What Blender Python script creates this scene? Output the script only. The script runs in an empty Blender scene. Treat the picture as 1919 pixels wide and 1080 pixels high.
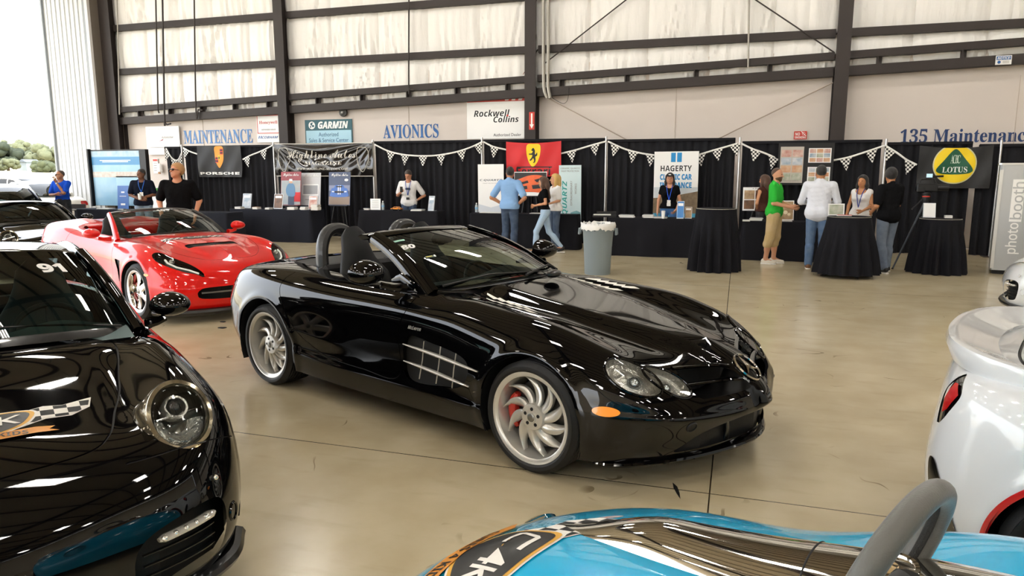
import bpy, bmesh, math, random
import numpy as np
from mathutils import Vector, Matrix
random.seed(7); np.random.seed(7)
SC = bpy.context.scene
COL = SC.collection
R_ = math.radians
# ------------------------------------------------------------------ camera, world, light, exposure
CF = 1330.0; CPITCH = math.atan(215 / 1330.0); CH = 1.70; CYAW = R_(17.6)
cam_d = bpy.data.cameras.new('camera'); cam = bpy.data.objects.new('camera', cam_d); COL.objects.link(cam)
cam_d.sensor_fit = 'HORIZONTAL'; cam_d.sensor_width = 36.0; cam_d.lens = CF / 1919.0 * 36.0
cam_d.clip_start = 0.05; cam_d.clip_end = 2000
cam.location = (0, 0, CH); cam.rotation_euler = (math.pi / 2 - CPITCH, 0, CYAW)
SC.camera = cam
SC.view_settings.view_transform = 'Standard'; SC.view_settings.look = 'None'
SC.view_settings.gamma = 1.0; SC.view_settings.use_curve_mapping = False
SC.view_settings.exposure = 0.68
W = bpy.data.worlds.new('world'); SC.world = W; W.use_nodes = True
_n = W.node_tree.nodes; _bg = _n['Background']
_sky = _n.new('ShaderNodeTexSky'); _sky.sky_type = 'NISHITA'; _sky.sun_disc = False
_sky.sun_elevation = R_(52); _sky.sun_rotation = R_(200); _sky.air_density = 1.0; _sky.dust_density = 4.0; _sky.ozone_density = 1.0
_mx = _n.new('ShaderNodeMixRGB'); _mx.inputs[0].default_value = 0.72; _mx.inputs[2].default_value = (1.9, 1.95, 2.0, 1)
_sc = _n.new('ShaderNodeMixRGB'); _sc.blend_type = 'MULTIPLY'; _sc.inputs[0].default_value = 1.0; _sc.inputs[2].default_value = (0.35, 0.35, 0.35, 1)
W.node_tree.links.new(_sky.outputs[0], _sc.inputs[1]); W.node_tree.links.new(_sc.outputs[0], _mx.inputs[1])
W.node_tree.links.new(_mx.outputs[0], _bg.inputs[0]); _bg.inputs[1].default_value = 1.7
_sl = bpy.data.lights.new('sun', 'SUN'); _so = bpy.data.objects.new('sun', _sl); COL.objects.link(_so)
_sl.energy = 5.0; _sl.angle = R_(1.0); _sl.color = (1.0, 0.95, 0.87); _so.rotation_euler = (R_(36), 0, R_(65))
SC.cycles.max_bounces = 8; SC.cycles.diffuse_bounces = 4; SC.cycles.glossy_bounces = 4
SC.cycles.transmission_bounces = 6; SC.cycles.transparent_max_bounces = 12
SC.cycles.caustics_reflective = False; SC.cycles.caustics_refractive = False
SC.cycles.sample_clamp_indirect = 6.0
SC.cycles.use_denoising = True

# ------------------------------------------------------------------ pixel -> world (photo pixels of the 1919x1080 frame)
_F = np.array([-math.sin(CYAW) * math.cos(CPITCH), math.cos(CYAW) * math.cos(CPITCH), -math.sin(CPITCH)])
_R = np.array([math.cos(CYAW), math.sin(CYAW), 0.0]); _U = np.cross(_R, _F); _C = np.array([0, 0, CH])
def ray(px, py): return _F + _R * (px - 959.5) / CF + _U * (540 - py) / CF
def ground(px, py, z=0.0):
    r = ray(px, py); return _C + r * (z - CH) / r[2]
def onY(px, py, Y):
    r = ray(px, py); return _C + r * (Y / r[1])

# ------------------------------------------------------------------ materials
def lin(c):
    if isinstance(c, str):
        c = c.lstrip('#'); c = [int(c[i:i + 2], 16) / 255 for i in (0, 2, 4)]
    return tuple((x / 12.92 if x <= 0.04045 else ((x + 0.055) / 1.055) ** 2.4) for x in c[:3])
MATS = {}
def mat(name, col, rough=0.5, metal=0.0, coat=0.0, spec=0.5, emit=None, estr=0.0, trans=0.0, ior=1.45, alpha=1.0, sheen=0.0, bump=None, vary=None, coat_rough=0.03):
    """principled material; bump=(scale, strength[, stretch xyz]); vary=(scale, colour2, amount)"""
    if name in MATS: return MATS[name]
    m = bpy.data.materials.new(name); m.use_nodes = True; MATS[name] = m
    nt = m.node_tree; b = nt.nodes['Principled BSDF']; I = b.inputs
    c = lin(col); m.diffuse_color = (*c, 1)
    I['Base Color'].default_value = (*c, 1); I['Roughness'].default_value = rough; I['Metallic'].default_value = metal
    I['Coat Weight'].default_value = coat; I['Coat Roughness'].default_value = coat_rough
    I['Specular IOR Level'].default_value = spec; I['IOR'].default_value = ior
    I['Transmission Weight'].default_value = trans; I['Alpha'].default_value = alpha
    if sheen: I['Sheen Weight'].default_value = sheen
    if emit: I['Emission Color'].default_value = (*lin(emit), 1); I['Emission Strength'].default_value = estr
    if bump or vary:
        tc = nt.nodes.new('ShaderNodeTexCoord')
        def noise(scale, stretch=(1, 1, 1), det=4.0):
            mp = nt.nodes.new('ShaderNodeMapping'); mp.inputs['Scale'].default_value = stretch
            nt.links.new(tc.outputs['Object'], mp.inputs[0])
            n = nt.nodes.new('ShaderNodeTexNoise'); n.inputs['Scale'].default_value = scale; n.inputs['Detail'].default_value = det
            nt.links.new(mp.outputs[0], n.inputs['Vector']); return n
        if bump:
            n = noise(bump[0], bump[2] if len(bump) > 2 else (1, 1, 1)); bp = nt.nodes.new('ShaderNodeBump')
            bp.inputs['Strength'].default_value = bump[1]; bp.inputs['Distance'].default_value = 0.02
            nt.links.new(n.outputs[0], bp.inputs['Height']); nt.links.new(bp.outputs[0], I['Normal'])
        if vary:
            n = noise(vary[0], vary[3] if len(vary) > 3 else (1, 1, 1)); rp = nt.nodes.new('ShaderNodeValToRGB'); c2 = lin(vary[1])
            rp.color_ramp.elements[0].position = 0.5 - 0.5 * vary[2]; rp.color_ramp.elements[1].position = 0.5 + 0.5 * vary[2]
            rp.color_ramp.elements[0].color = (*c, 1); rp.color_ramp.elements[1].color = (*c2, 1)
            nt.links.new(n.outputs[0], rp.inputs[0]); nt.links.new(rp.outputs[0], I['Base Color'])
    return m
def glass_mat(name, tint, dens=0.25):
    """thin pane: tinted transparency with a fresnel reflection"""
    if name in MATS: return MATS[name]
    m = bpy.data.materials.new(name); m.use_nodes = True; MATS[name] = m
    nt = m.node_tree; nt.nodes.clear(); o = nt.nodes.new('ShaderNodeOutputMaterial')
    t = nt.nodes.new('ShaderNodeBsdfTransparent'); t.inputs[0].default_value = (*lin(tint), 1)
    g = nt.nodes.new('ShaderNodeBsdfGlossy'); g.inputs['Roughness'].default_value = 0.01
    f = nt.nodes.new('ShaderNodeFresnel'); f.inputs[0].default_value = 1.5
    mx = nt.nodes.new('ShaderNodeMixShader')
    nt.links.new(f.outputs[0], mx.inputs[0]); nt.links.new(t.outputs[0], mx.inputs[1]); nt.links.new(g.outputs[0], mx.inputs[2])
    nt.links.new(mx.outputs[0], o.inputs[0]); m.diffuse_color = (*lin(tint), 0.4); return m
def checker_mat(name, c1, c2, scale, rough=0.6, axes='xz'):
    if name in MATS: return MATS[name]
    m = mat(name, c1, rough); nt = m.node_tree
    tc = nt.nodes.new('ShaderNodeTexCoord'); mp = nt.nodes.new('ShaderNodeMapping'); ck = nt.nodes.new('ShaderNodeTexChecker')
    mp.inputs['Scale'].default_value = tuple(1.0 if a in axes else 0.0 for a in 'xyz'); mp.inputs['Location'].default_value = (0.0013, 0.5 / scale, 0.0017)
    ck.inputs['Scale'].default_value = scale; ck.inputs['Color1'].default_value = (*lin(c1), 1); ck.inputs['Color2'].default_value = (*lin(c2), 1)
    nt.links.new(tc.outputs['Object'], mp.inputs[0]); nt.links.new(mp.outputs[0], ck.inputs[0]); nt.links.new(ck.outputs[0], nt.nodes['Principled BSDF'].inputs['Base Color'])
    return m

# ------------------------------------------------------------------ objects
def thing(name, label, cat, loc=(0, 0, 0), rz=0.0, group=None):
    o = bpy.data.objects.new(name, None); COL.objects.link(o); o.empty_display_size = 0.1
    o.location = loc; o.rotation_euler = (0, 0, rz); o['label'] = label; o['category'] = cat
    if group: o['group'] = group
    return o
def tag(o, label, cat, group=None, kind=None):
    o['label'] = label; o['category'] = cat
    if group: o['group'] = group
    if kind: o['kind'] = kind
    return o
def struct(o): o['kind'] = 'structure'; return o
def link_mesh(name, me, m, parent=None):
    o = bpy.data.objects.new(name, me); COL.objects.link(o)
    if m is not None: me.materials.append(m)
    if parent is not None: o.parent = parent
    return o
def copy_tree(o, parent=None):
    c = o.copy(); COL.objects.link(c)
    if parent is not None: c.parent = parent
    for ch in list(o.children): copy_tree(ch, c)
    return c
def frame(x, y, z, org):
    return np.array([[x[0], y[0], z[0], org[0]], [x[1], y[1], z[1], org[1]], [x[2], y[2], z[2], org[2]], [0, 0, 0, 1.0]])
def nrm(v):
    v = np.asarray(v, float); return v / max(1e-12, np.linalg.norm(v))
WALLF = lambda org: frame((1, 0, 0), (0, 0, 1), (0, -1, 0), org)     # x right, y up, facing the camera side

class MB:
    """collects shapes into one mesh"""
    def __init__(s): s.v = []; s.f = []; s.n = 0
    def add(s, verts, faces):
        verts = np.asarray(verts, float).reshape(-1, 3); s.v.append(verts)
        s.f += [tuple(int(i) + s.n for i in f) for f in faces]; s.n += len(verts); return s
    def box(s, c, size, rz=0.0, M=None, bev=0.0):
        hx, hy, hz = [a / 2 for a in size]
        if bev > 0:
            b = min(bev, hx * .99, hy * .99, hz * .99)
            V = []
            for sx in (-1, 1):
                for sy in (-1, 1):
                    for sz in (-1, 1):
                        V += [(sx * (hx - b), sy * (hy - b), sz * hz), (sx * (hx - b), sy * hy, sz * (hz - b)), (sx * hx, sy * (hy - b), sz * (hz - b))]
            V = np.array(V); bm = bmesh.new(); [bm.verts.new(p) for p in V]
            r = bmesh.ops.convex_hull(bm, input=bm.verts[:]); bm.verts.index_update()
            V = np.array([v.co[:] for v in bm.verts]); Fc = [[v.index for v in f.verts] for f in bm.faces]; bm.free()
        else:
            V = np.array([(x, y, z) for x in (-hx, hx) for y in (-hy, hy) for z in (-hz, hz)])
            Fc = [(0, 1, 3, 2), (4, 6, 7, 5), (0, 4, 5, 1), (2, 3, 7, 6), (0, 2, 6, 4), (1, 5, 7, 3)]
        if rz: c_, s_ = math.cos(rz), math.sin(rz); V = V @ np.array([[c_, s_, 0], [-s_, c_, 0], [0, 0, 1]])
        if M is not None: V = V @ np.asarray(M)[:3, :3].T
        return s.add(V + np.asarray(c, float), Fc)
    def grid(s, P, close_u=False, close_v=False, flip=False):
        P = np.asarray(P, float); nu, nv = P.shape[:2]; Fc = []
        for i in range(nu if close_u else nu - 1):
            for j in range(nv if close_v else nv - 1):
                q = (i * nv + j, ((i + 1) % nu) * nv + j, ((i + 1) % nu) * nv + (j + 1) % nv, i * nv + (j + 1) % nv)
                Fc.append(q[::-1] if flip else q)
        return s.add(P.reshape(-1, 3), Fc)
    def tube(s, pts, r, n=8, closed=False, caps=True, flat=1.0, up=None):
        pts = np.asarray(pts, float); K = len(pts); r = np.broadcast_to(np.asarray(r, float), (K,))
        T = np.zeros_like(pts)
        for i in range(K):
            a = pts[(i - 1) % K] if (closed or i > 0) else pts[i]; b = pts[(i + 1) % K] if (closed or i < K - 1) else pts[i]
            T[i] = nrm(b - a)
        u = np.asarray(up, float) if up is not None else (np.array([0, 0, 1.0]) if abs(T[0][2]) < 0.9 else np.array([1.0, 0, 0]))
        N = nrm(u - T[0] * (u @ T[0])); rings = []
        for i in range(K):
            N = nrm(N - T[i] * (N @ T[i])) if up is None else nrm(u - T[i] * (u @ T[i])); B = np.cross(T[i], N)
            rings.append([pts[i] + r[i] * (math.cos(a) * N * flat + math.sin(a) * B) for a in np.linspace(0, 2 * math.pi, n, endpoint=False)])
        s.grid(rings, close_u=closed, close_v=True)
        if caps and not closed:
            b0 = s.n - K * n; s.f.append(tuple(b0 + j for j in range(n))); s.f.append(tuple(b0 + (K - 1) * n + j for j in range(n))[::-1])
        return s
    def cyl(s, p0, p1, r0, r1=None, n=16, caps=True):
        return s.tube([p0, p1], [r0, r0 if r1 is None else r1], n, caps=caps)
    def lathe(s, prof, n=32, M=None, a0=0.0, a1=2 * math.pi):
        """prof: (r, h) pairs, spun about z"""
        prof = np.asarray(prof, float); full = abs(a1 - a0 - 2 * math.pi) < 1e-6
        A = np.linspace(a0, a1, n, endpoint=not full)
        P = np.array([[(r * math.cos(a), r * math.sin(a), h) for r, h in prof] for a in A])
        if M is not None: M = np.asarray(M); P = P @ M[:3, :3].T + M[:3, 3]
        return s.grid(P, close_u=full)
    def sphere(s, c, r, nu=20, nv=12, M=None):
        r = np.broadcast_to(np.asarray(r, float), (3,)); th = np.linspace(0, math.pi, nv)
        P = np.array([[(math.sin(t) * math.cos(a), math.sin(t) * math.sin(a), math.cos(t)) for t in th] for a in np.linspace(0, 2 * math.pi, nu, endpoint=False)]) * r
        if M is not None: P = P @ np.asarray(M)[:3, :3].T
        return s.grid(P + np.asarray(c, float), close_u=True)
    def prism(s, poly, t, M=None, z0=0.0):
        """extruded 2-D outline: poly in xy, thickness t along +z, placed by M"""
        poly = np.asarray(poly, float); n = len(poly)
        V = np.vstack([np.c_[poly, np.full(n, z0)], np.c_[poly, np.full(n, z0 + t)]])
        if M is not None: M = np.asarray(M); V = V @ M[:3, :3].T + M[:3, 3]
        Fc = [tuple(range(n))[::-1], tuple(range(n, 2 * n))] + [(i, (i + 1) % n, n + (i + 1) % n, n + i) for i in range(n)]
        return s.add(V, Fc)
    def tf(s, M):
        M = np.asarray(M); s.v = [v @ M[:3, :3].T + M[:3, 3] for v in s.v]; return s
    def build(s, name, m, parent=None, smooth=True, angle=35.0, weld=True, solid=0.0):
        me = bpy.data.meshes.new(name); V = np.vstack(s.v)
        bm = bmesh.new(); bv = [bm.verts.new(p) for p in V]
        for f in s.f:
            f2 = [];
            for i in f:
                if not f2 or i != f2[-1]: f2.append(i)
            if len(set(f2)) < 3: continue
            try: bm.faces.new([bv[i] for i in f2])
            except ValueError: pass
        if weld: bmesh.ops.remove_doubles(bm, verts=bm.verts[:], dist=1e-5)
        if solid:
            bmesh.ops.recalc_face_normals(bm, faces=bm.faces[:]); bmesh.ops.solidify(bm, geom=bm.faces[:], thickness=solid)
        bmesh.ops.recalc_face_normals(bm, faces=bm.faces[:])
        bm.to_mesh(me); bm.free()
        if smooth:
            me.polygons.foreach_set('use_smooth', [True] * len(me.polygons)); me.set_sharp_from_angle(angle=R_(angle))
        return link_mesh(name, me, m, parent)

def spline(pts, n, closed=False):
    """centripetal-ish Catmull-Rom through pts, n samples"""
    P = np.asarray(pts, float); K = len(P)
    if closed: Q = np.vstack([P[-1], P, P[0], P[1]]); seg = K
    else: Q = np.vstack([2 * P[0] - P[1], P, 2 * P[-1] - P[-2]]); seg = K - 1
    t = np.linspace(0, seg, n, endpoint=not closed); i = np.minimum(t.astype(int), seg - 1); u = (t - i)[:, None]
    a, b, c, d = Q[i], Q[i + 1], Q[i + 2], Q[i + 3]
    return 0.5 * (2 * b + (c - a) * u + (2 * a - 5 * b + 4 * c - d) * u ** 2 + (3 * b - a - 3 * c + d) * u ** 3)

TMP = bpy.data.scenes.new('lettering_workshop')
def _style(s, st):
    o = ''
    base = {'serif': (0x1D400, 0x1D41A, 0x1D7CE), 'sans': (0x1D5D4, 0x1D5EE, 0x1D7EC), 'ital': (0x1D63C, 0x1D656, 0x1D7EC), 'script': (0x1D4D0, 0x1D4EA, 0x1D7CE), 'thin': (0x1D5A0, 0x1D5BA, 0x1D7E2), 'scital': (0x1D468, 0x1D482, 0x1D7CE)}.get(st)
    for ch in s:
        k = ord(ch)
        if base and 65 <= k <= 90: o += chr(base[0] + k - 65)
        elif base and 97 <= k <= 122: o += chr(base[1] + k - 97)
        elif base and 48 <= k <= 57: o += chr(base[2] + k - 48)
        else: o += ch
    return o
def text_mesh(s, w=None, h=None, style=None, ext=0.002, bold=0.0, space=1.0, shear=0.0, res=3):
    """verts (centred in its box, xy plane, extruded to +z), faces"""
    cu = bpy.data.curves.new('lettering', 'FONT'); cu.body = _style(s, style); cu.size = 1.0; cu.resolution_u = res
    cu.offset = bold; cu.space_character = space; cu.shear = shear; cu.fill_mode = 'BOTH'
    o = bpy.data.objects.new('lettering', cu); TMP.collection.objects.link(o); TMP.view_layers[0].update()
    me = bpy.data.meshes.new_from_object(o)
    V = np.array([v.co[:] for v in me.vertices]).reshape(-1, 3); Fc = [tuple(p.vertices) for p in me.polygons]
    bpy.data.objects.remove(o); bpy.data.curves.remove(cu); bpy.data.meshes.remove(me)
    if not len(V): return np.zeros((0, 3)), []
    lo, hi = V.min(0), V.max(0); V = V - (lo + hi) / 2; sz = hi - lo
    sx = w / sz[0] if w else None; sy = h / sz[1] if h else None
    if sx is None and sy is None: sx = sy = 1
    if sx is None: sx = sy
    if sy is None: sy = sx
    V = V * [sx, sy, 0]
    n = len(V); V2 = V.copy(); V2[:, 2] = ext
    return np.vstack([V2, V]), Fc + [tuple(i + n for i in f[::-1]) for f in Fc]
def lettering(s, M, w, h, m, parent, name='lettering', **k):
    V, Fc = text_mesh(s, w, h, **k)
    if not len(V): return None
    M = np.asarray(M); b = MB(); b.add(V @ M[:3, :3].T + M[:3, 3], Fc)
    return b.build(name, m, parent, smooth=False, weld=False)
def shift(M, dx, dy, dz=0.0):
    M = np.array(M, float); M[:3, 3] = M[:3, 3] + M[:3, 0] * dx + M[:3, 1] * dy + M[:3, 2] * dz; return M
def rrect(w, h, r, n=5, cx=0, cy=0):
    r = min(r, w / 2 - 1e-4, h / 2 - 1e-4); P = []
    for (x, y, a) in ((w / 2 - r, h / 2 - r, 0), (-w / 2 + r, h / 2 - r, 90), (-w / 2 + r, -h / 2 + r, 180), (w / 2 - r, -h / 2 + r, 270)):
        for t in np.linspace(a, a + 90, n): P.append((cx + x + r * math.cos(R_(t)), cy + y + r * math.sin(R_(t))))
    return P
def ellipse(rx, ry, n=32, cx=0, cy=0): return [(cx + rx * math.cos(a), cy + ry * math.sin(a)) for a in np.linspace(0, 2 * math.pi, n, endpoint=False)]

BLK = mat('matte_black', '#0c0c0d', 0.6); WHT = mat('white_paint', '#f2f1ee', 0.5); CHROME = mat('chrome', '#e8e6e2', 0.06, 1.0)
ALU = mat('aluminium', '#c9c8c4', 0.3, 1.0); RUB = mat('tyre_rubber', '#111112', 0.55, bump=(160, 0.05)); STEEL = mat('dark_steel', '#352f2d', 0.5, 0.0, spec=0.3)
# ================================================================== the hangar
YW = 18.5                                             # back wall plane
M_FLOOR = mat('sealed_concrete', '#c3b391', 0.22, spec=0.45)
def _floor_nodes():
    nt = M_FLOOR.node_tree; b = nt.nodes['Principled BSDF']; L = nt.links; N = nt.nodes.new
    tc = N('ShaderNodeTexCoord')
    def noise(sc, det, w=None):
        n = N('ShaderNodeTexNoise'); n.inputs['Scale'].default_value = sc; n.inputs['Detail'].default_value = det; L.new(tc.outputs['Object'], n.inputs['Vector']); return n
    def ramp(src, p0, c0, p1, c1):
        r = N('ShaderNodeValToRGB'); e = r.color_ramp.elements; e[0].position = p0; e[1].position = p1; e[0].color = (*lin(c0), 1); e[1].color = (*lin(c1), 1); L.new(src, r.inputs[0]); return r
    def mix(a, bb, fac, mode='MIX'):
        m = N('ShaderNodeMixRGB'); m.blend_type = mode
        for k, x in ((0, fac), (1, a), (2, bb)):
            if isinstance(x, (int, float)): m.inputs[k].default_value = x
            elif isinstance(x, tuple): m.inputs[k].default_value = x
            else: L.new(x, m.inputs[k])
        return m.outputs[0]
    big = ramp(noise(0.35, 5).outputs[0], 0.3, '#b5a585', 0.72, '#cabd9f')
    mid = ramp(noise(2.2, 8).outputs[0], 0.35, '#b8a989', 0.7, '#cfc3a7')
    base = mix(big.outputs[0], mid.outputs[0], 0.5)
    stain = ramp(noise(1.6, 6).outputs[0], 0.45, '#000000', 0.95, '#ffffff')
    base = mix(base, (*lin('#8b7852'), 1), mix((0, 0, 0, 1), stain.outputs[0], 0.35))
    def ridge(sc, w):
        n = noise(sc, 3); a = N('ShaderNodeMath'); a.operation = 'SUBTRACT'; L.new(n.outputs[0], a.inputs[0]); a.inputs[1].default_value = 0.5
        b2 = N('ShaderNodeMath'); b2.operation = 'ABSOLUTE'; L.new(a.outputs[0], b2.inputs[0]); c = N('ShaderNodeMath'); c.operation = 'LESS_THAN'; L.new(b2.outputs[0], c.inputs[0]); c.inputs[1].default_value = w; return c.outputs[0]
    mp = N('ShaderNodeMapping'); mp.inputs['Scale'].default_value = (2.2, 8.0, 1); L.new(tc.outputs['Object'], mp.inputs[0]); sn = N('ShaderNodeTexNoise'); sn.inputs['Scale'].default_value = 1.0; sn.inputs['Detail'].default_value = 8; L.new(mp.outputs[0], sn.inputs['Vector'])
    base = mix(base, (*lin('#94835f'), 1), mix((0, 0, 0, 1), ramp(sn.outputs[0], .56, '#000000', .78, '#ffffff').outputs[0], .28))
    msk = ramp(noise(2.7, 2).outputs[0], 0.55, '#000000', 0.66, '#ffffff')
    base = mix(base, (*lin('#6b5a3c'), 1), mix((0, 0, 0, 1), mix(ridge(0.7, 0.0022), msk.outputs[0], 1.0, 'MULTIPLY'), 0.7))
    sp = N('ShaderNodeSeparateXYZ'); L.new(tc.outputs['Object'], sp.inputs[0])
    def joint(axis, off, period, w):
        a = N('ShaderNodeMath'); a.operation = 'SUBTRACT'; L.new(sp.outputs[axis], a.inputs[0]); a.inputs[1].default_value = off
        p = N('ShaderNodeMath'); p.operation = 'PINGPONG'; L.new(a.outputs[0], p.inputs[0]); p.inputs[1].default_value = period / 2
        c = N('ShaderNodeMath'); c.operation = 'LESS_THAN'; L.new(p.outputs[0], c.inputs[0]); c.inputs[1].default_value = w; return c.outputs[0]
    jx = joint('X', JX, 7.4, 0.004); jy = joint('Y', JY, 7.4, 0.004)
    mx = N('ShaderNodeMath'); mx.operation = 'MAXIMUM'; L.new(jx, mx.inputs[0]); L.new(jy, mx.inputs[1])
    base = mix(base, (*lin('#3d3224'), 1), mx.outputs[0])
    L.new(base, b.inputs['Base Color'])
_j1 = ground(1325, 945); _j2 = ground(1362, 600)
JX = float((_j1[0] + _j2[0]) / 2); JY = float(ground(1056, 890)[1])
_floor_nodes()
b = MB(); b.box((0, 1.25, -0.15), (44, 34.5, 0.3)); struct(b.build('floor', M_FLOOR, smooth=False))

# ground outside
M_APRON = mat('sunlit_apron', '#cfcabf', 0.8, vary=(0.05, '#c2bbae', 0.6)); M_FIELD = mat('dry_airfield', '#d6cfbb', 0.9, vary=(0.03, '#b9ae8e', 0.5))
xs = [-320, -220, -150, -110, -80, -60, -45, -35, -22]; ys = np.linspace(-80, 260, 18)
hz = lambda x: -0.02 + 3.6 * min(1, max(0, (-x - 60) / 120)) ** 1.3
b = MB(); b.grid([[(x, y, hz(x)) for y in ys] for x in xs]); tag(b.build('airfield_ground', M_FIELD), 'pale sunlit concrete apron and airfield outside the open hangar door', 'ground', kind='structure')
b = MB(); b.box((0, -65.9, -0.12), (44, 100, 0.2)); b.box((36, 1.25, -0.12), (28, 34.5, .2)); b.box((0, 25, -.12), (44, 13, .2)); tag(b.build('apron_ground', M_APRON, smooth=False), 'pale concrete apron in front of the hangar', 'ground', kind='structure')

# walls
M_PANEL = mat('liner_panel', '#d8cfc8', 0.55, vary=(0.25, '#cfc4bb', 0.5)); M_INS = mat('white_insulation', '#eeece8', 0.5, bump=(7, 0.7, (1.6, 1, 0.3)))
COLX = [-19.05, -12.76, -5.27, 2.09, 9.4, 16.7]
b = MB(); b.box((1.35, YW + 0.08, 2.25), (41.0, 0.12, 4.5)); struct(b.build('wall_back', M_PANEL, smooth=False))
b = MB()
for x in (-19.0, -15.9, -8.9, -1.6, 5.7, 13.0): b.box((x, YW + .016, 1.9), (0.012, 0.012, 3.8))
struct(b.build('trim_1', mat('panel_joint', '#bdb0a3', 0.6), smooth=False))
def beam_z(x):                                         # underside of the sloping twin rail on the wall
    return float(np.interp(x, [-19.2, 6.0, 16.7], [3.22, 4.02, 4.36]))
GZ = [4.86, 6.18, 7.5, 8.8]
def insulation(x0, x1, z0f, z1, nx, seed):
    """a quilted bay of faced insulation: seams, billows and gathers above the rail"""
    rs = np.random.RandomState(seed); seams = np.linspace(x0, x1, nx + 1); P = []
    X = np.linspace(x0, x1, nx * 26 + 1); Zt = np.linspace(0, 1, 22)
    ph = rs.rand(60) * 6.28; fr = 6 + rs.rand(60) * 16; sl = (rs.rand(60) - 0.3) * 1.0; am = rs.rand(60)
    cx = x0 + rs.rand(60) * (x1 - x0)
    for x in X:
        k = min(nx - 1, int((x - x0) / (x1 - x0) * nx)); f = (x - seams[k]) / (seams[k + 1] - seams[k]); row = []
        for t in Zt:
            z0 = z0f(x); z = z0 + (z1 - z0) * t; e = math.sin(math.pi * f) ** 0.35 * math.sin(math.pi * min(1, max(0, t))) ** 0.5
            d = 0.10 * e
            for i in range(20):
                g = math.exp(-((x - cx[i] - sl[i] * (t - 0.2) * 0.8) / 0.22) ** 2)
                d += 0.045 * am[i] * g * math.sin(fr[i] * 2.2 * (x - sl[i] * 0.8 * t) + ph[i]) * math.exp(-1.4 * t)
                d += 0.013 * am[i + 20] * math.sin(fr[i + 20] * 1.5 * x + ph[i + 20] + 2 * sl[i + 20] * t) * (0.35 + 0.65 * e) * 0.5
            if f < 0.05 or f > 0.95: d -= 0.015
            row.append((x, YW + 0.02 - d, z))
        P.append(row)
    return P
n = 0
for i in range(len(COLX) - 1):
    xa, xb = COLX[i], COLX[i + 1]
    zs = [None] + GZ
    b = MB()
    for k in range(3 if i < 4 else 2):
        z0f = (lambda x: beam_z(x) + 0.2) if k == 0 else (lambda x, z=zs[k]: z)
        b.grid(insulation(xa, xb, z0f, zs[k + 1] , 5, 11 * i + k), flip=True)
    o = b.build('insulation_panel', M_INS); struct(o); n += 1
b = MB(); b.box((1.35, YW + 0.2, 6.5), (41, 0.1, 7.5)); struct(b.build('wall_upper', mat('outer_sheet', '#8d8a84', .6), smooth=False))

def ibeam(mb, p0, p1, w, d, up=(0, -1, 0), t=0.02):
    """H section from p0 to p1: flanges w wide, depth d along up"""
    p0, p1 = np.array(p0, float), np.array(p1, float); T = nrm(p1 - p0); U = nrm(np.array(up, float) - T * (np.array(up, float) @ T)); S = np.cross(T, U)
    for off, (a, c) in ((d / 2, (w, t)), (-d / 2, (w, t)), (0, (t, d))):
        q = [p0 + U * off + S * sx * a / 2 + U * sy * c / 2 for sx, sy in ((-1, -1), (1, -1), (1, 1), (-1, 1))]
        v = q + [x + (p1 - p0) for x in q]; mb.add(v, [(3, 2, 1, 0), (4, 5, 6, 7)] + [(k, (k + 1) % 4, (k + 1) % 4 + 4, k + 4) for k in range(4)])
def channel(mb, x0, x1, z, h=0.17, d=0.16, y=YW, slope=0.0):
    """C girt lying along the wall, open side down"""
    dz = slope * (x1 - x0)
    for (yy, zz, sy, sz) in ((y - d, z, 0.012, h), (y - d / 2, z + h / 2, d, 0.012), (y - d / 2, z - h / 2, d, 0.012)):
        v = []
        for x, zo in ((x0, 0), (x1, dz)):
            v += [(x, yy + a * sy / 2, zz + zo + c * sz / 2) for a, c in ((-1, -1), (1, -1), (1, 1), (-1, 1))]
        mb.add(v, [(3, 2, 1, 0), (4, 5, 6, 7)] + [(k, (k + 1) % 4, (k + 1) % 4 + 4, k + 4) for k in range(4)])
STL = STEEL
for i, x in enumerate(COLX):
    b = MB(); ibeam(b, (x, YW - 0.16, 0), (x, YW - 0.16, 9.6), 0.30 if i else 0.42, 0.36, t=0.018); struct(b.build('column', STL, smooth=False))
for i in range(len(COLX) - 1):
    xa, xb = COLX[i] + 0.16, COLX[i + 1] - 0.16
    for z in GZ[:3]:
        b = MB(); channel(b, xa, xb, z); struct(b.build('wall_girt', STL, smooth=False))
    sl = (beam_z(xb) - beam_z(xa)) / (xb - xa)
    b = MB(); channel(b, xa, xb, beam_z(xa) + 0.11, 0.20, 0.22, YW, sl); struct(b.build('rail_lower', STL, smooth=False))
    b = MB(); channel(b, xa, xb, beam_z(xa) + 0.46, 0.155, 0.22, YW, sl); struct(b.build('rail_upper', STL, smooth=False))
    for k in range(5):
        x = xa + (xb - xa) * (k + 0.62) / 5.0 if i < 2 else xa + (xb - xa) * (k + 0.35) / 4.2
        if x > xb - 0.2: continue
        z = beam_z(x); b = MB(); b.box((x, YW - 0.15, z + 0.3), (0.03, 0.14, 0.22)); b.box((x + .05, YW - 0.10, z + 0.3), (0.10, 0.012, 0.2))
        struct(b.build('rail_bracket', STL, smooth=False))
# diagonal bracing rods of the middle bay
for (a, c, r, mm) in (((1365, -150), (1022, 118), 0.016, STL), ((1192, -150), (1563, 98), 0.016, STL), ((1020, 180), (1178, 264), 0.014, mat('pale_rod', '#a8998a', .5)), ((1561, 155), (1338, 264), 0.014, mat('pale_rod', '#a8998a', .5))):
    p, q = onY(*a, YW - 0.18), onY(*c, YW - 0.18); b = MB(); b.cyl(p, q, r, n=8); struct(b.build('brace_rod', mm))
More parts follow.
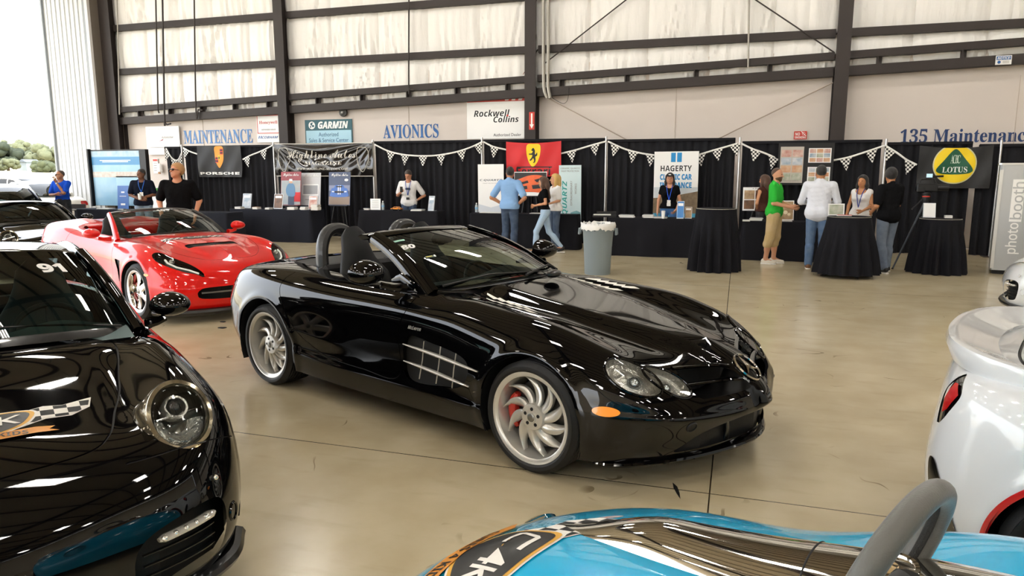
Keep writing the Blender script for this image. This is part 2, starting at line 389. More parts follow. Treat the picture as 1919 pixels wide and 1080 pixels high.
# conduits and pipes on the wall
M_GALV = mat('galvanised_pipe', '#9b968d', 0.4, 0.6)
def pipe(pix, r, m, lab, Y=YW - 0.3):
    P = [onY(x, y, Y) for x, y in pix]; b = MB(); b.tube(spline(P, 6 * len(P)) if len(P) > 3 else P, r, 8)
    return tag(b.build('pipe', m), lab, 'pipe')
pipe([(1018, -150), (1018.5, 80), (1019, 150), (1020, 168), (1023, 178), (1026, 184)], 0.045, M_GALV, 'grey conduit pipe beside the middle steel column, the left one of the pair')
pipe([(1027, -150), (1027.5, 80), (1027, 150), (1028, 168), (1030, 178), (1031, 184)], 0.045, M_GALV, 'grey conduit pipe beside the middle steel column, the right one of the pair')
pipe([(289, -150), (296, 205), (298, 212)], 0.022, STL, 'dark pipe on the insulated wall, left one of the close pair')
pipe([(302, -150), (308, 200), (310, 231), (320, 232)], 0.026, STL, 'dark pipe with a bent lower end, right one of the close pair', YW - 0.42)
pipe([(362, -150), (367, 196), (372, 205), (380, 207)], 0.022, STL, 'single dark pipe on the insulated wall above the blue MAINTENANCE lettering')
pipe([(767, -150), (766, 150), (768, 166), (776, 169)], 0.022, STL, 'thin dark conduit on the insulated wall above the blue AVIONICS lettering')
pipe([(1406, -150), (1402, 126)], 0.022, M_GALV, 'thin conduit on the insulated wall right of the middle bay rods', YW - 0.26)
pipe([(216, -150), (224, 215)], 0.02, M_GALV, 'thin conduit running down beside the corner column', YW - 0.4)

# hangar door leaves parked beside the opening: ribbed metal
M_RIB = mat('ribbed_steel_sheet', '#cfd2d3', 0.45, spec=0.4)
def ribbed(name, x0, x1, y, m):
    pts = []; x = x0; k = 0
    while x < x1:
        pts += [(x, y), (x + 0.10, y), (x + 0.115, y - 0.03), (x + 0.15, y - 0.03), (x + 0.165, y)]; x += 0.185
    pts = [p for p in pts if p[0] <= x1]
    b = MB(); b.grid([[(px, py, z) for z in (0.0, 4.9, 9.6)] for px, py in pts]); b.box(((x0 + x1) / 2, y + 0.08, 4.8), (x1 - x0, 0.06, 9.6))
    return struct(b.build(name, m, angle=20))
ribbed('door_1', -21.75, -20.02, 18.40, M_RIB); ribbed('door_2', -19.95, -19.32, 18.30, M_RIB)
b = MB(); b.box((-19.985, 18.36, 4.8), (0.06, 0.12, 9.6)); b.box((-21.78, 18.4, 4.8), (0.06, 0.16, 9.6)); struct(b.build('trim_2', mat('door_edge', '#8f9498', .5), smooth=False))
b = MB(); b.box((-19.29, 18.1, 4.8), (0.10, 0.5, 9.6)); struct(b.build('trim_3', mat('corner_trim', '#6e665c', .5), smooth=False))
# right wall
b = MB(); b.box((21.9, 1.25, 4.8), (0.2, 34.5, 9.6)); struct(b.build('wall_right', mat('liner_cream', '#e4dccd', .6), smooth=False))
b = MB(); b.box((-14, -16.0, 8.1), (16, 0.2, 3.6)); b.box((8, -16.0, 4.8), (28, 0.2, 9.6)); struct(b.build('wall_front', mat('liner_cream', '#e4dccd', .6), smooth=False))
b = MB(); b.box((-22, 1.25, 8.9), (0.2, 34.5, 1.9)); struct(b.build('wall_left', mat('liner_cream', '#e4dccd', .6), smooth=False))
# roof: pale insulated underside, dark purlins and rafters
M_ROOF = mat('roof_insulation', '#a59b8b', 0.6, bump=(3, 0.4))
b = MB()
b.box((0, 1.25, 9.95), (44.4, 35.0, 0.2)); struct(b.build('ceiling', M_ROOF, smooth=False))
for k in range(23):
    b = MB(); b.box((0, -15.4 + 1.5 * k, 9.72), (44, 0.09, 0.22)); struct(b.build('roof_purlin', STL, smooth=False))
for x in (-19.05, -11.7, -4.4, 2.9, 10.2, 17.5):
    b = MB(); ibeam(b, (x, -16, 9.2), (x, 18.5, 9.2), 0.25, 0.75, up=(0, 0, 1), t=0.03); struct(b.build('roof_rafter', STL, smooth=False))
# strip-light fixtures hung in rows under the roof
M_TUBE = mat('lamp_tube', '#ffffff', 0.5, emit='#fffaf2', estr=48.0); M_FIXT = mat('fixture_white', '#e9e7e0', 0.4)
t0 = None
k = 0
for ix in range(6):
    for iy in range(6):
        x = -16.2 + 6.2 * ix; y = -12.6 + 5.4 * iy
        if t0 is None:
            t0 = thing('strip_light', 'white six-tube strip light hung under the hangar roof', 'ceiling light', (x, y, 8.6), 0, 'strip lights under the roof')
            b = MB(); b.box((0, 0, 0.06), (1.3, 0.62, 0.07), bev=0.02); b.box((0, 0, 0.11), (0.9, 0.2, 0.05)); h_ = b.build('housing', M_FIXT, t0, smooth=False)
            for j in range(6):
                b = MB(); b.cyl((-0.58, -0.25 + 0.1 * j, 0), (0.58, -0.25 + 0.1 * j, 0), 0.02, n=8); b.build('lamp_tube', M_TUBE, t0)
            for sx in (-0.5, 0.5):
                b = MB(); b.cyl((sx, 0, 0.12), (sx, 0, 1.25), 0.006, n=6); b.build('hanger_wire', STL, t0)
        else:
            c = copy_tree(t0); c.location = (x, y, 8.6)
# ------------------------------------------------------------------ signs painted and hung on the back wall
def rectY(x0, y0, x1, y1, Y):
    a, c = onY(x0, y0, Y), onY(x1, y1, Y); d, e = onY(x1, y0, Y), onY(x0, y1, Y)
    X0, X1 = (a[0] + e[0]) / 2, (c[0] + d[0]) / 2; Z1, Z0 = (a[2] + d[2]) / 2, (c[2] + e[2]) / 2
    return (X0 + X1) / 2, (Z0 + Z1) / 2, X1 - X0, Z1 - Z0
def flat_sign(name, label, cat, box, Y, m, t=0.02, thick_name='panel'):
    cx, cz, w, h = rectY(*box, Y); o = thing(name, label, cat, (cx, Y, cz))
    b = MB(); b.prism([(-w / 2, -h / 2), (w / 2, -h / 2), (w / 2, h / 2), (-w / 2, h / 2)], t, WALLF((0, 0, 0)), -t); b.build(thick_name, m, o, smooth=False)
    return o, w, h
F0 = WALLF((0, -0.001, 0))
def plate(name, m, parent, w, h, cx=0, cy=0, z=0.0, t=0.003, poly=None, F=None):
    b = MB(); b.prism(poly if poly is not None else [(cx - w / 2, cy - h / 2), (cx + w / 2, cy - h / 2), (cx + w / 2, cy + h / 2), (cx - w / 2, cy + h / 2)], t, F0 if F is None else F, z)
    return b.build(name, m, parent, smooth=False)
YS = YW - 0.02
M_NAVY = mat('wall_blue_paint', '#1f5b9c', 0.5); M_NAVY2 = mat('wall_navy_paint', '#1c3765', 0.5); M_BLUE_L = mat('wall_pale_blue_paint', '#5482bb', 0.5)
def wall_word(word, box, m, label, style='serif'):
    cx, cz, w, h = rectY(*box, YS); o = lettering(word, WALLF((0, 0, 0)), w, h, m, None, 'wall_lettering', style=style, ext=0.004, bold=0.004)
    o.location = (cx, YS + 0.035, cz); return tag(o, label, 'lettering')
wall_word('MAINTENANCE', (343, 243, 472, 269), M_BLUE_L, 'blue stencil word MAINTENANCE painted on the wall above the black curtains')
wall_word('AVIONICS', (717, 233, 821, 259), M_NAVY, 'blue stencil word AVIONICS painted on the wall above the black curtains')
wall_word('135 Maintenance', (1688, 240, 1938, 267), M_NAVY2, 'navy words 135 Maintenance painted on the wall at the far right')
M_SIGNW = mat('sign_white', '#f0efec', 0.35, coat=0.3); M_INK = mat('ink_black', '#17171a', 0.5); M_RED = mat('sign_red', '#c8392b', 0.45); M_TEAL = mat('sign_teal', '#1d5560', 0.45); M_LBL = mat('sign_pale_blue', '#a9d3e4', 0.45); M_INKB = mat('ink_blue', '#234f7d', 0.5); M_GREY = mat('sign_grey', '#8b8a88', 0.5)
o, w, h = flat_sign('wall_sign', 'white sign with a thin red border reading Honeywell on the wall', 'sign', (481, 215, 525, 251), YS, M_SIGNW)
for (cx, cy, a, c) in ((0, h * .46, w * .95, .02), (0, -h * .46, w * .95, .02), (-w * .465, 0, .02, h * .93), (w * .465, 0, .02, h * .93)): plate('border', M_RED, o, a, c, cx, cy)
lettering('Honeywell', shift(F0, 0, h * .08), w * .78, h * .2, M_RED, o, style='serif'); lettering('AUTHORIZED DEALER', shift(F0, 0, -h * .28), w * .6, h * .07, M_INK, o)
o, w, h = flat_sign('wall_sign', 'small white sign with blue italic lettering below the red-bordered sign', 'sign', (482, 251.5, 524, 267), YS, M_SIGNW)
lettering('COBHAM', shift(F0, w * .08, h * .12), w * .72, h * .3, M_NAVY, o, style='ital', shear=0.2); b = MB(); [b.prism([(-w * .44 + k * .07, -h * .02), (-w * .40 + k * .07, -h * .02), (-w * .37 + k * .07, h * .3), (-w * .41 + k * .07, h * .3)], .003, F0) for k in (0, 1)]; b.build('emblem', M_NAVY, o, smooth=False)
o, w, h = flat_sign('wall_sign', 'teal and pale blue sign reading GARMIN Authorized Sales and Service Center', 'sign', (572, 224, 660, 269), YS, M_TEAL)
plate('lower_field', M_LBL, o, w * .96, h * .53, 0, -h * .215)
lettering('GARMIN', shift(F0, w * .10, h * .27, .002), w * .64, h * .3, M_SIGNW, o, style='ital', bold=0.02); b = MB(); b.prism(ellipse(h * .16, h * .16, 20, -w * .35, h * .27), .003, F0); b.build('globe', M_SIGNW, o, smooth=False)
b = MB()
for (ex, ey, rx, ry) in ((-.02, .05, .05, .06), (.06, -.03, .06, .05), (-.06, -.06, .03, .05), (.03, .1, .04, .02)): b.prism(ellipse(rx * h, ry * h, 10, -w * .35 + ex * h, h * .27 + ey * h), .003, F0, .003)
b.build('globe_continents', M_TEAL, o, smooth=False)
lettering('Authorized', shift(F0, 0, -h * .12, .004), w * .42, h * .17, M_INKB, o); lettering('Sales & Service Center', shift(F0, 0, -h * .36, .004), w * .84, h * .17, M_INKB, o)
o, w, h = flat_sign('wall_sign', 'large white sign with a red top stripe reading Rockwell Collins Authorized Dealer', 'sign', (875, 181, 987, 260), YS, M_SIGNW)
plate('stripe', M_RED, o, w * .99, h * .10, 0, h * .43)
for k in range(3):
    x0 = w * (.14 + .11 * k); plate('stripe_gap', M_SIGNW, o, 0, 0, z=.003, poly=[(x0, h * .40), (x0 + w * .06, h * .40), (x0 + w * .085, h * .49), (x0 + w * .025, h * .49)])
lettering('Rockwell', shift(F0, -w * .08, h * .11), w * .60, h * .16, M_INK, o, style='ital'); lettering('Collins', shift(F0, w * .16, -h * .04), w * .42, h * .15, M_INK, o, style='ital'); plate('dot', M_RED, o, .05, .05, w * .185, h * .045)
lettering('Authorized Dealer', shift(F0, w * .18, -h * .41), w * .46, h * .07, M_INK, o)
o, w, h = flat_sign('wall_sign', 'blank white banner with faint grey lettering hung beside the word MAINTENANCE', 'banner', (274, 237, 336, 276), YS - .05, M_SIGNW)
lettering('Dulles Automotive'[7:], shift(F0, w * .14, -h * .02), w * .36, h * .12, M_GREY, o, style='ital', shear=.2); plate('swoosh', mat('maroon', '#8d2c3c', .5), o, 0, 0, poly=[(-w * .12, -h * .22), (w * .0, -h * .17), (w * .02, -h * .10), (-w * .02, -h * .13)])
lettering('INFORMATION', shift(F0, 0, h * .38), w * .8, h * .03, M_GREY, o)
o, w, h = flat_sign('wall_sign', 'white board below the blank white banner, half hidden by the blue backdrop', 'sign', (276, 277, 308, 290), YS - .05, M_SIGNW)
o, w, h = flat_sign('no_smoking_sign', 'small red NO SMOKING sign on the beige wall', 'sign', (1488, 246, 1512, 261), YS, M_RED)
lettering('NO', shift(F0, -w * .22, h * .15), w * .36, h * .38, M_SIGNW, o, style='sans'); lettering('SMOKING', shift(F0, 0, -h * .27), w * .86, h * .28, M_SIGNW, o, style='sans')
b = MB(); b.lathe([(h * .17, 0), (h * .21, 0), (h * .21, .004), (h * .17, .004), (h * .17, 0)], 20, shift(F0, w * .25, h * .18)); b.prism([(w * .25 - .06, h * .18 + .05), (w * .25 - .05, h * .18 + .06), (w * .25 + .06, h * .18 - .05), (w * .25 + .05, h * .18 - .06)], .004, F0); b.build('symbol', M_SIGNW, o, smooth=False)
o, w, h = flat_sign('arrow_sign', 'narrow red sign with a white downward arrow on the middle steel column', 'sign', (991.5, 210, 1001.5, 243), YW - .375, M_RED)
plate('arrow', M_SIGNW, o, 0, 0, poly=[(-w * .14, h * .42), (w * .14, h * .42), (w * .14, -h * .2), (w * .38, -h * .2), (0, -h * .45), (-w * .38, -h * .2), (-w * .14, -h * .2)])
o, w, h = flat_sign('notice_sign', 'white and blue NOTICE sign fixed to the sloping steel rail', 'sign', (1866, 104, 1896, 121), YW - .26, M_SIGNW)
plate('header_band', M_NAVY, o, w * .9, h * .4, 0, h * .22); lettering('NOTICE!', shift(F0, 0, h * .22, .003), w * .8, h * .28, M_SIGNW, o, style='ital'); plate('pictogram', M_NAVY, o, 0, 0, poly=ellipse(h * .17, h * .17, 16, -w * .28, -h * .22)); plate('text_lines', M_GREY, o, w * .4, h * .05, w * .15, -h * .15); plate('text_lines', M_GREY, o, w * .4, h * .05, w * .15, -h * .3)
# alarm horn
c = onY(644, 211, YS); o = thing('alarm_bell', 'round dark alarm bell on the wall above the teal sign', 'alarm bell', tuple(c))
b = MB(); b.lathe([(0, .09), (.04, .09), (.06, .075), (.115, .06), (.125, .03), (.12, 0), (0, 0)], 28, WALLF((0, 0, 0))); b.build('gong', mat('bell_grey', '#4d4d4b', .45), o)
b = MB(); b.lathe([(0, .105), (.03, .1), (.035, .08)], 16, WALLF((0, 0, 0))); b.build('cap', mat('bell_cap', '#b9b8b4', .4), o)
c = onY(1583.5, 164, YS); o = thing('alarm_bell', 'small dark bell with a cable below it, right of the right-hand steel column', 'alarm bell', tuple(c))
b = MB(); b.lathe([(0, .07), (.05, .06), (.06, .03), (.06, 0), (0, 0)], 18, WALLF((0, 0, 0))); b.build('gong', BLK, o); b = MB(); b.tube([(-.02, -.03, 0), (-.05, -.03, -.4), (-.06, -.03, -1.3), (-.07, -.03, -1.6)], .012, 6); b.build('cable', BLK, o)
# hanging cables beside the middle column
b = MB(); b.tube(spline([onY(x, y, YW - .3) for x, y in ((994, -150), (988, 30), (987, 55), (991, 75), (991, 105), (988, 125), (980, 140))], 30), .008, 6); tag(b.build('cable', mat('red_cable', '#7a3a30', .5)), 'thin red cable hanging beside the middle steel column', 'cable')
b = MB(); b.tube(spline([onY(x, y, YW - .25) for x, y in ((1032, 181), (1042, 188), (1056, 194), (1064, 186), (1066, 164))], 24), .006, 6); tag(b.build('cable', BLK), 'thin black cable looping on the wall under the conduit pipes', 'cable')
def sp(pts, n=48, closed=True): return [tuple(p) for p in spline(np.array(pts, float), n, closed=closed)]
# ================================================================== car-building tools
def natspline(t, Y, tq):
    """natural cubic spline through (t, Y[:,k])"""
    n = len(t); h = np.diff(t); A = np.zeros((n, n)); B = np.zeros((n, Y.shape[1])); A[0, 0] = A[-1, -1] = 1
    for i in range(1, n - 1):
        A[i, i - 1] = h[i - 1]; A[i, i] = 2 * (h[i - 1] + h[i]); A[i, i + 1] = h[i]
        B[i] = 6 * ((Y[i + 1] - Y[i]) / h[i] - (Y[i] - Y[i - 1]) / h[i - 1])
    m = np.linalg.solve(A, B); i = np.clip(np.searchsorted(t, tq) - 1, 0, n - 2); d = (tq - t[i])[:, None]; hi = h[i][:, None]
    a = (m[i + 1] - m[i]) / (6 * hi); b_ = m[i] / 2; c = (Y[i + 1] - Y[i]) / hi - hi * (2 * m[i] + m[i + 1]) / 6
    return Y[i] + c * d + b_ * d ** 2 + a * d ** 3
def bspl(rows, tq):
    """uniform cubic b-spline over rows (first/last rows already ghosted)"""
    i = np.clip(tq.astype(int), 0, len(rows) - 4); u = (tq - i)[:, None, None]
    a, b_, c, d = rows[i], rows[i + 1], rows[i + 2], rows[i + 3]
    return ((1 - u) ** 3 * a + (3 * u ** 3 - 6 * u ** 2 + 4) * b_ + (-3 * u ** 3 + 3 * u ** 2 + 3 * u + 1) * c + u ** 3 * d) / 6
def body_grid(tab, nu=200, nv=80, ref=3, disp=None):
    """tab[row][station] = (x, y>=0, z): rows from the sill to the centre line, stations from the front centre round to the rear centre"""
    T = np.array(tab, float); M, K = T.shape[:2]
    d = np.linalg.norm(np.diff(T[ref], axis=0), axis=1); t = np.r_[0, np.cumsum(d)]; t /= t[-1]
    G = 3; te = np.r_[-t[G:0:-1], t, 2 - t[-2:-2 - G:-1]]; fl = np.array([1, -1, 1.0])
    tq = np.linspace(0, 1, nu); rows = []
    for r in range(M):
        Y = np.vstack([T[r][G:0:-1] * fl, T[r], T[r][-2:-2 - G:-1] * fl]); rows.append(natspline(te, Y, tq))
    rows = np.array(rows)
    rows = np.vstack([2 * rows[:1] - rows[1:2], rows, (rows[-2:-1] * fl)])
    P = bspl(rows, np.linspace(0, M - 1 - 1e-6, nv)).transpose(1, 0, 2)      # nu x nv x 3
    P[:, -1, 1] = 0; P[0, :, 1] = 0; P[-1, :, 1] = 0; P[:, :, 1] = np.maximum(P[:, :, 1], 0)
    if disp is not None: P = disp(P)
    return P
def body_bm(P):
    nu, nv = P.shape[:2]; fl = np.array([1, -1, 1.0])
    E = np.concatenate([P[1:2] * fl, P, P[-2:-1] * fl]); E = np.concatenate([2 * E[:, :1] - E[:, 1:2], E, E[:, -2:-1] * fl], axis=1)
    Nn = np.cross(E[2:, 1:-1] - E[:-2, 1:-1], E[1:-1, 2:] - E[1:-1, :-2]); Nn /= np.maximum(1e-9, np.linalg.norm(Nn, axis=2, keepdims=True))
    mid = P[nu // 2, nv // 3]; 
    if Nn[nu // 2, nv // 3, 1] < 0: Nn = -Nn
    bm = bmesh.new(); L = bm.verts.layers.float_vector.new('n'); Vr = {}
    for s in (1, -1):
        for i in range(nu):
            for j in range(nv):
                c = (i == 0 or i == nu - 1 or j == nv - 1)
                if s == -1 and c: Vr[s, i, j] = Vr[1, i, j]; continue
                p = P[i, j] * (1, s, 1); v = bm.verts.new(p); n_ = Nn[i, j] * (1, s, 1)
                if c: n_ = n_ * (1, 0, 1)
                v[L] = Vector(n_).normalized(); Vr[s, i, j] = v
    for s in (1, -1):
        for i in range(nu - 1):
            for j in range(nv - 1):
                q = [Vr[s, i, j], Vr[s, i + 1, j], Vr[s, i + 1, j + 1], Vr[s, i, j + 1]]
                q2 = [];
                for v in (q if s == 1 else q[::-1]):
                    if v not in q2: q2.append(v)
                if len(q2) >= 3:
                    try:
                        f = bm.faces.new(q2)
                        f.normal_update()
                        if f.normal.dot(q2[0][L] + q2[2][L]) < 0: f.normal_flip()
                    except ValueError: pass
    return bm
def split(bm, fn):
    """cut the faces along fn(x,y,z)=0; returns the faces where fn<0"""
    bm.verts.index_update(); co = np.array([v.co[:] for v in bm.verts]); val = fn(co[:, 0], co[:, 1], co[:, 2])
    val = np.where(np.abs(val) < 1e-5, 1e-5, val); VAL = {}
    ed = [e for e in bm.edges if val[e.verts[0].index] * val[e.verts[1].index] < 0]
    vals = list(val); newv = set(); fcs = set()
    for e in ed:
        a, b_ = e.verts; va, vb = vals[a.index], vals[b_.index]; t = va / (va - vb)
        for f in e.link_faces: fcs.add(f)
        ne, nv = bmesh.utils.edge_split(e, a, min(.999, max(.001, t))); newv.add(nv); nv.index = len(vals); vals.append(0.0)
    for f in list(fcs):
        vs = [v for v in f.verts if v in newv]
        if len(vs) == 2:
            try: bmesh.utils.face_split(f, vs[0], vs[1])
            except ValueError: pass
        elif len(vs) > 2:
            vs = sorted(vs, key=lambda v: v.index)[:2]
            try: bmesh.utils.face_split(f, vs[0], vs[1])
            except ValueError: pass
    return [f for f in bm.faces if sum(vals[v.index] for v in f.verts) < 0]
def where(bm, fn):
    c = np.array([f.calc_center_median()[:] for f in bm.faces]); k = fn(c[:, 0], c[:, 1], c[:, 2]); fl = bm.faces[:]
    return [fl[i] for i in np.nonzero(k < 0)[0]]
def both(bm, fn, name, m, parent, off=0.0, lim=.5):
    """cut the region out on each side as a part of its own"""
    for s in (1, -1):
        fs = split(bm, lambda x, y, z: np.maximum(fn(x, y, z), lim - y * s))
        if fs: finish(take(bm, fs), name, m, parent, off=off)
def poly_sdf(poly):
    Pl = np.array(poly, float); A = Pl; B = np.roll(Pl, -1, 0)
    def f(u, v):
        u = np.asarray(u, float); v = np.asarray(v, float); d = np.full(u.shape, 1e9); ins = np.zeros(u.shape, bool)
        for (ax, ay), (bx, by) in zip(A, B):
            ex, ey = bx - ax, by - ay; t = np.clip(((u - ax) * ex + (v - ay) * ey) / max(1e-12, ex * ex + ey * ey), 0, 1)
            d = np.minimum(d, np.hypot(u - ax - t * ex, v - ay - t * ey))
            if by != ay: ins ^= ((ay > v) != (by > v)) & (u < (bx - ax) * (v - ay) / (by - ay) + ax)
        return np.where(ins, -d, d)
    return f
def line_sdf(pts, w):
    Pl = np.array(pts, float)
    def f(u, v):
        d = np.full(np.shape(u), 1e9)
        for (ax, ay), (bx, by) in zip(Pl[:-1], Pl[1:]):
            ex, ey = bx - ax, by - ay; t = np.clip(((u - ax) * ex + (v - ay) * ey) / max(1e-12, ex * ex + ey * ey), 0, 1)
            d = np.minimum(d, np.hypot(u - ax - t * ex, v - ay - t * ey))
        return d - w
    return f
def take(bm, faces):
    """move faces out of bm into a new bmesh (normals kept)"""
    L = bm.verts.layers.float_vector['n']; nb = bmesh.new(); L2 = nb.verts.layers.float_vector.new('n'); mp = {}
    for f in faces:
        for v in f.verts:
            if v not in mp: w = nb.verts.new(v.co); w[L2] = v[L]; mp[v] = w
        try: nb.faces.new([mp[v] for v in f.verts])
        except ValueError: pass
    bmesh.ops.delete(bm, geom=faces, context='FACES'); return nb
def finish(bm, name, m, parent, off=0.0, thick=0.0):
    """bmesh with stored normals -> mesh object shaded by those normals"""
    L = bm.verts.layers.float_vector['n']
    if off:
        for v in bm.verts: v.co += v[L] * off
    bm.verts.index_update(); nr = [v[L].normalized()[:] for v in bm.verts]
    me = bpy.data.meshes.new(name); bm.to_mesh(me); bm.free()
    me.polygons.foreach_set('use_smooth', [True] * len(me.polygons))
    me.normals_split_custom_set_from_vertices(nr)
    at = me.attributes.get('n')
    if at: me.attributes.remove(at)
    return link_mesh(name, me, m, parent)
from mathutils.bvhtree import BVHTree
def project(bvh, M, pts, off=0.002, back=1.0):
    """drop 2-D points of frame M along its -z on to the body"""
    M = np.asarray(M); out = []
    for p in np.asarray(pts, float):
        o = M[:3, :3] @ np.array([p[0], p[1], back]) + M[:3, 3]; h = bvh.ray_cast(Vector(o), Vector(-M[:3, 2]))
        if h[0] is None: h = bvh.find_nearest(Vector(M[:3, :3] @ np.array([p[0], p[1], 0]) + M[:3, 3]))
        out.append(np.array(h[0]) + np.array(h[1]) * off * (1 if np.dot(np.array(h[1]), M[:3, 2]) >= 0 else -1))
    return np.array(out)
def surf_frame(bvh, p, up=(0, 0, 1), out=None):
    """frame on the body nearest to p: z outwards, y towards up"""
    h = bvh.find_nearest(Vector(p)); z = np.array(h[1]); 
    if out is not None and z @ np.array(out) < 0: z = -z
    y = np.array(up, float); y = nrm(y - z * (y @ z)); x = np.cross(y, z); return frame(x, y, z, np.array(h[0]))
def decal(bvh, M, poly, m, parent, name, off=0.0015, cell=0.02, mesh=None):
    """a flat outline (or ready 2-D mesh) laid on the body"""
    if mesh is None:
        b2 = bmesh.new(); vs = [b2.verts.new((x, y, 0)) for x, y in poly]; b2.faces.new(vs)
    else:
        b2 = bmesh.new(); vs = [b2.verts.new((v[0], v[1], 0)) for v in mesh[0]]
        for f in mesh[1]:
            try: b2.faces.new([vs[i] for i in f])
            except ValueError: pass
        bmesh.ops.remove_doubles(b2, verts=b2.verts[:], dist=1e-5)
    c = np.array([v.co[:2] for v in b2.verts]); lo, hi = c.min(0), c.max(0)
    for ax in (0, 1):
        for x in np.arange(lo[ax] + cell, hi[ax], cell):
            g = b2.verts[:] + b2.edges[:] + b2.faces[:]; n_ = (1, 0, 0) if ax == 0 else (0, 1, 0)
            bmesh.ops.bisect_plane(b2, geom=g, plane_co=(x, 0, 0) if ax == 0 else (0, x, 0), plane_no=n_)
    bmesh.ops.triangulate(b2, faces=[f for f in b2.faces if len(f.verts) > 4])
    q = project(bvh, M, [v.co[:2] for v in b2.verts], off); b2.verts.index_update()
    o = MB(); o.add(q, [[v.index for v in f.verts] for f in b2.faces]); b2.free()
    return o.build(name, m, parent, smooth=True, weld=False, solid=0.0)
def text2d(s, w, h, **k):
    V, Fc = text_mesh(s, w, h, **k); n = len(V) // 2
    return V[:n, :2], [f for f in Fc if max(f) < n]
def ell_fn(M, rx, ry, zr=0.3):
    Mi = np.linalg.inv(np.asarray(M))
    def f(x, y, z):
        q = np.stack([x, y, z], -1) @ Mi[:3, :3].T + Mi[:3, 3]
        return np.maximum((np.hypot(q[:, 0] / rx, q[:, 1] / ry) - 1) * min(rx, ry), np.abs(q[:, 2]) - zr)
    return f
def mpoly_fn(M, poly, zr=0.3):
    Mi = np.linalg.inv(np.asarray(M)); g = poly_sdf(poly)
    def f(x, y, z):
        q = np.stack([x, y, z], -1) @ Mi[:3, :3].T + Mi[:3, 3]; return np.maximum(g(q[:, 0], q[:, 1]), np.abs(q[:, 2]) - zr)
    return f
def seam(bm, g, lim, parent, name='panel_gap', m=None, depth=0.006, w=0.003):
    """shut line: a thin sunk band along g=0 wherever lim<0"""
    split(bm, lambda x, y, z: np.maximum(g(x, y, z) - w, lim(x, y, z))); split(bm, lambda x, y, z: np.maximum(-(g(x, y, z) + w), lim(x, y, z)))
    for s in (1, -1):
        fs = where(bm, lambda x, y, z: np.maximum(np.maximum(np.abs(g(x, y, z)) - w, lim(x, y, z)), -y * s))
        if fs: finish(take(bm, fs), name, m or BLK, parent, off=-depth)

# materials for cars
def paint(name, col, rough=0.08, metal=0.0, spec=0.5): return mat(name, col, rough, metal, coat=1.0, spec=spec, coat_rough=0.01)
P_BLACK = mat('black_paint', '#040405', 0.03, spec=0.55); P_RED = mat('red_paint', '#d0100a', 0.35, coat=.7, spec=0.15, coat_rough=.01); P_WHITE = paint('white_car_paint', '#d6d8da', 0.25)
P_BLUE = paint('sky_blue_paint', '#0fb3e3', 0.25); P_CARBON = mat('satin_black', '#0b0b0c', 0.3, coat=0.4); P_SILV = paint('silver_car_paint', '#aeb2b6', 0.3, 0.6)
LEATH = mat('black_leather', '#08080a', 0.5, spec=.3, bump=(140, 0.08)); LEATH2 = mat('dark_interior', '#1a1a1c', 0.7)
G_CLEAR = glass_mat('clear_lens', '#f4f6f6'); G_WIND = glass_mat('windscreen_glass', '#a9bdb8'); G_DARK = glass_mat('tinted_glass', '#6f8584')
REFL = mat('lamp_reflector', '#fffdf6', 0.12, 0.8, bump=(38, .8)); RIMSIL = mat('rim_silver', '#d6d3cc', 0.28, 0.55, coat=.5); RIMCHR = mat('rim_chrome', '#e4e2de', 0.05, 1.0); DISC = mat('brake_disc_steel', '#6f6e6c', 0.35, 0.9)
CAL_RED = mat('caliper_red', '#b3261b', 0.35, coat=0.5); AMBER = mat('amber_lens', '#f08a10', 0.2, coat=0.8, emit='#f08a10', estr=0.15); REDL = mat('red_lens', '#b00508', 0.2, coat=.25); LOUV = mat('louvre_reflected_white', '#f4f2ea', 0.4, 0.0); MESHB = mat('grille_black', '#060606', 0.6)  # louvre colour is a non-metal white standing in for reflected sky

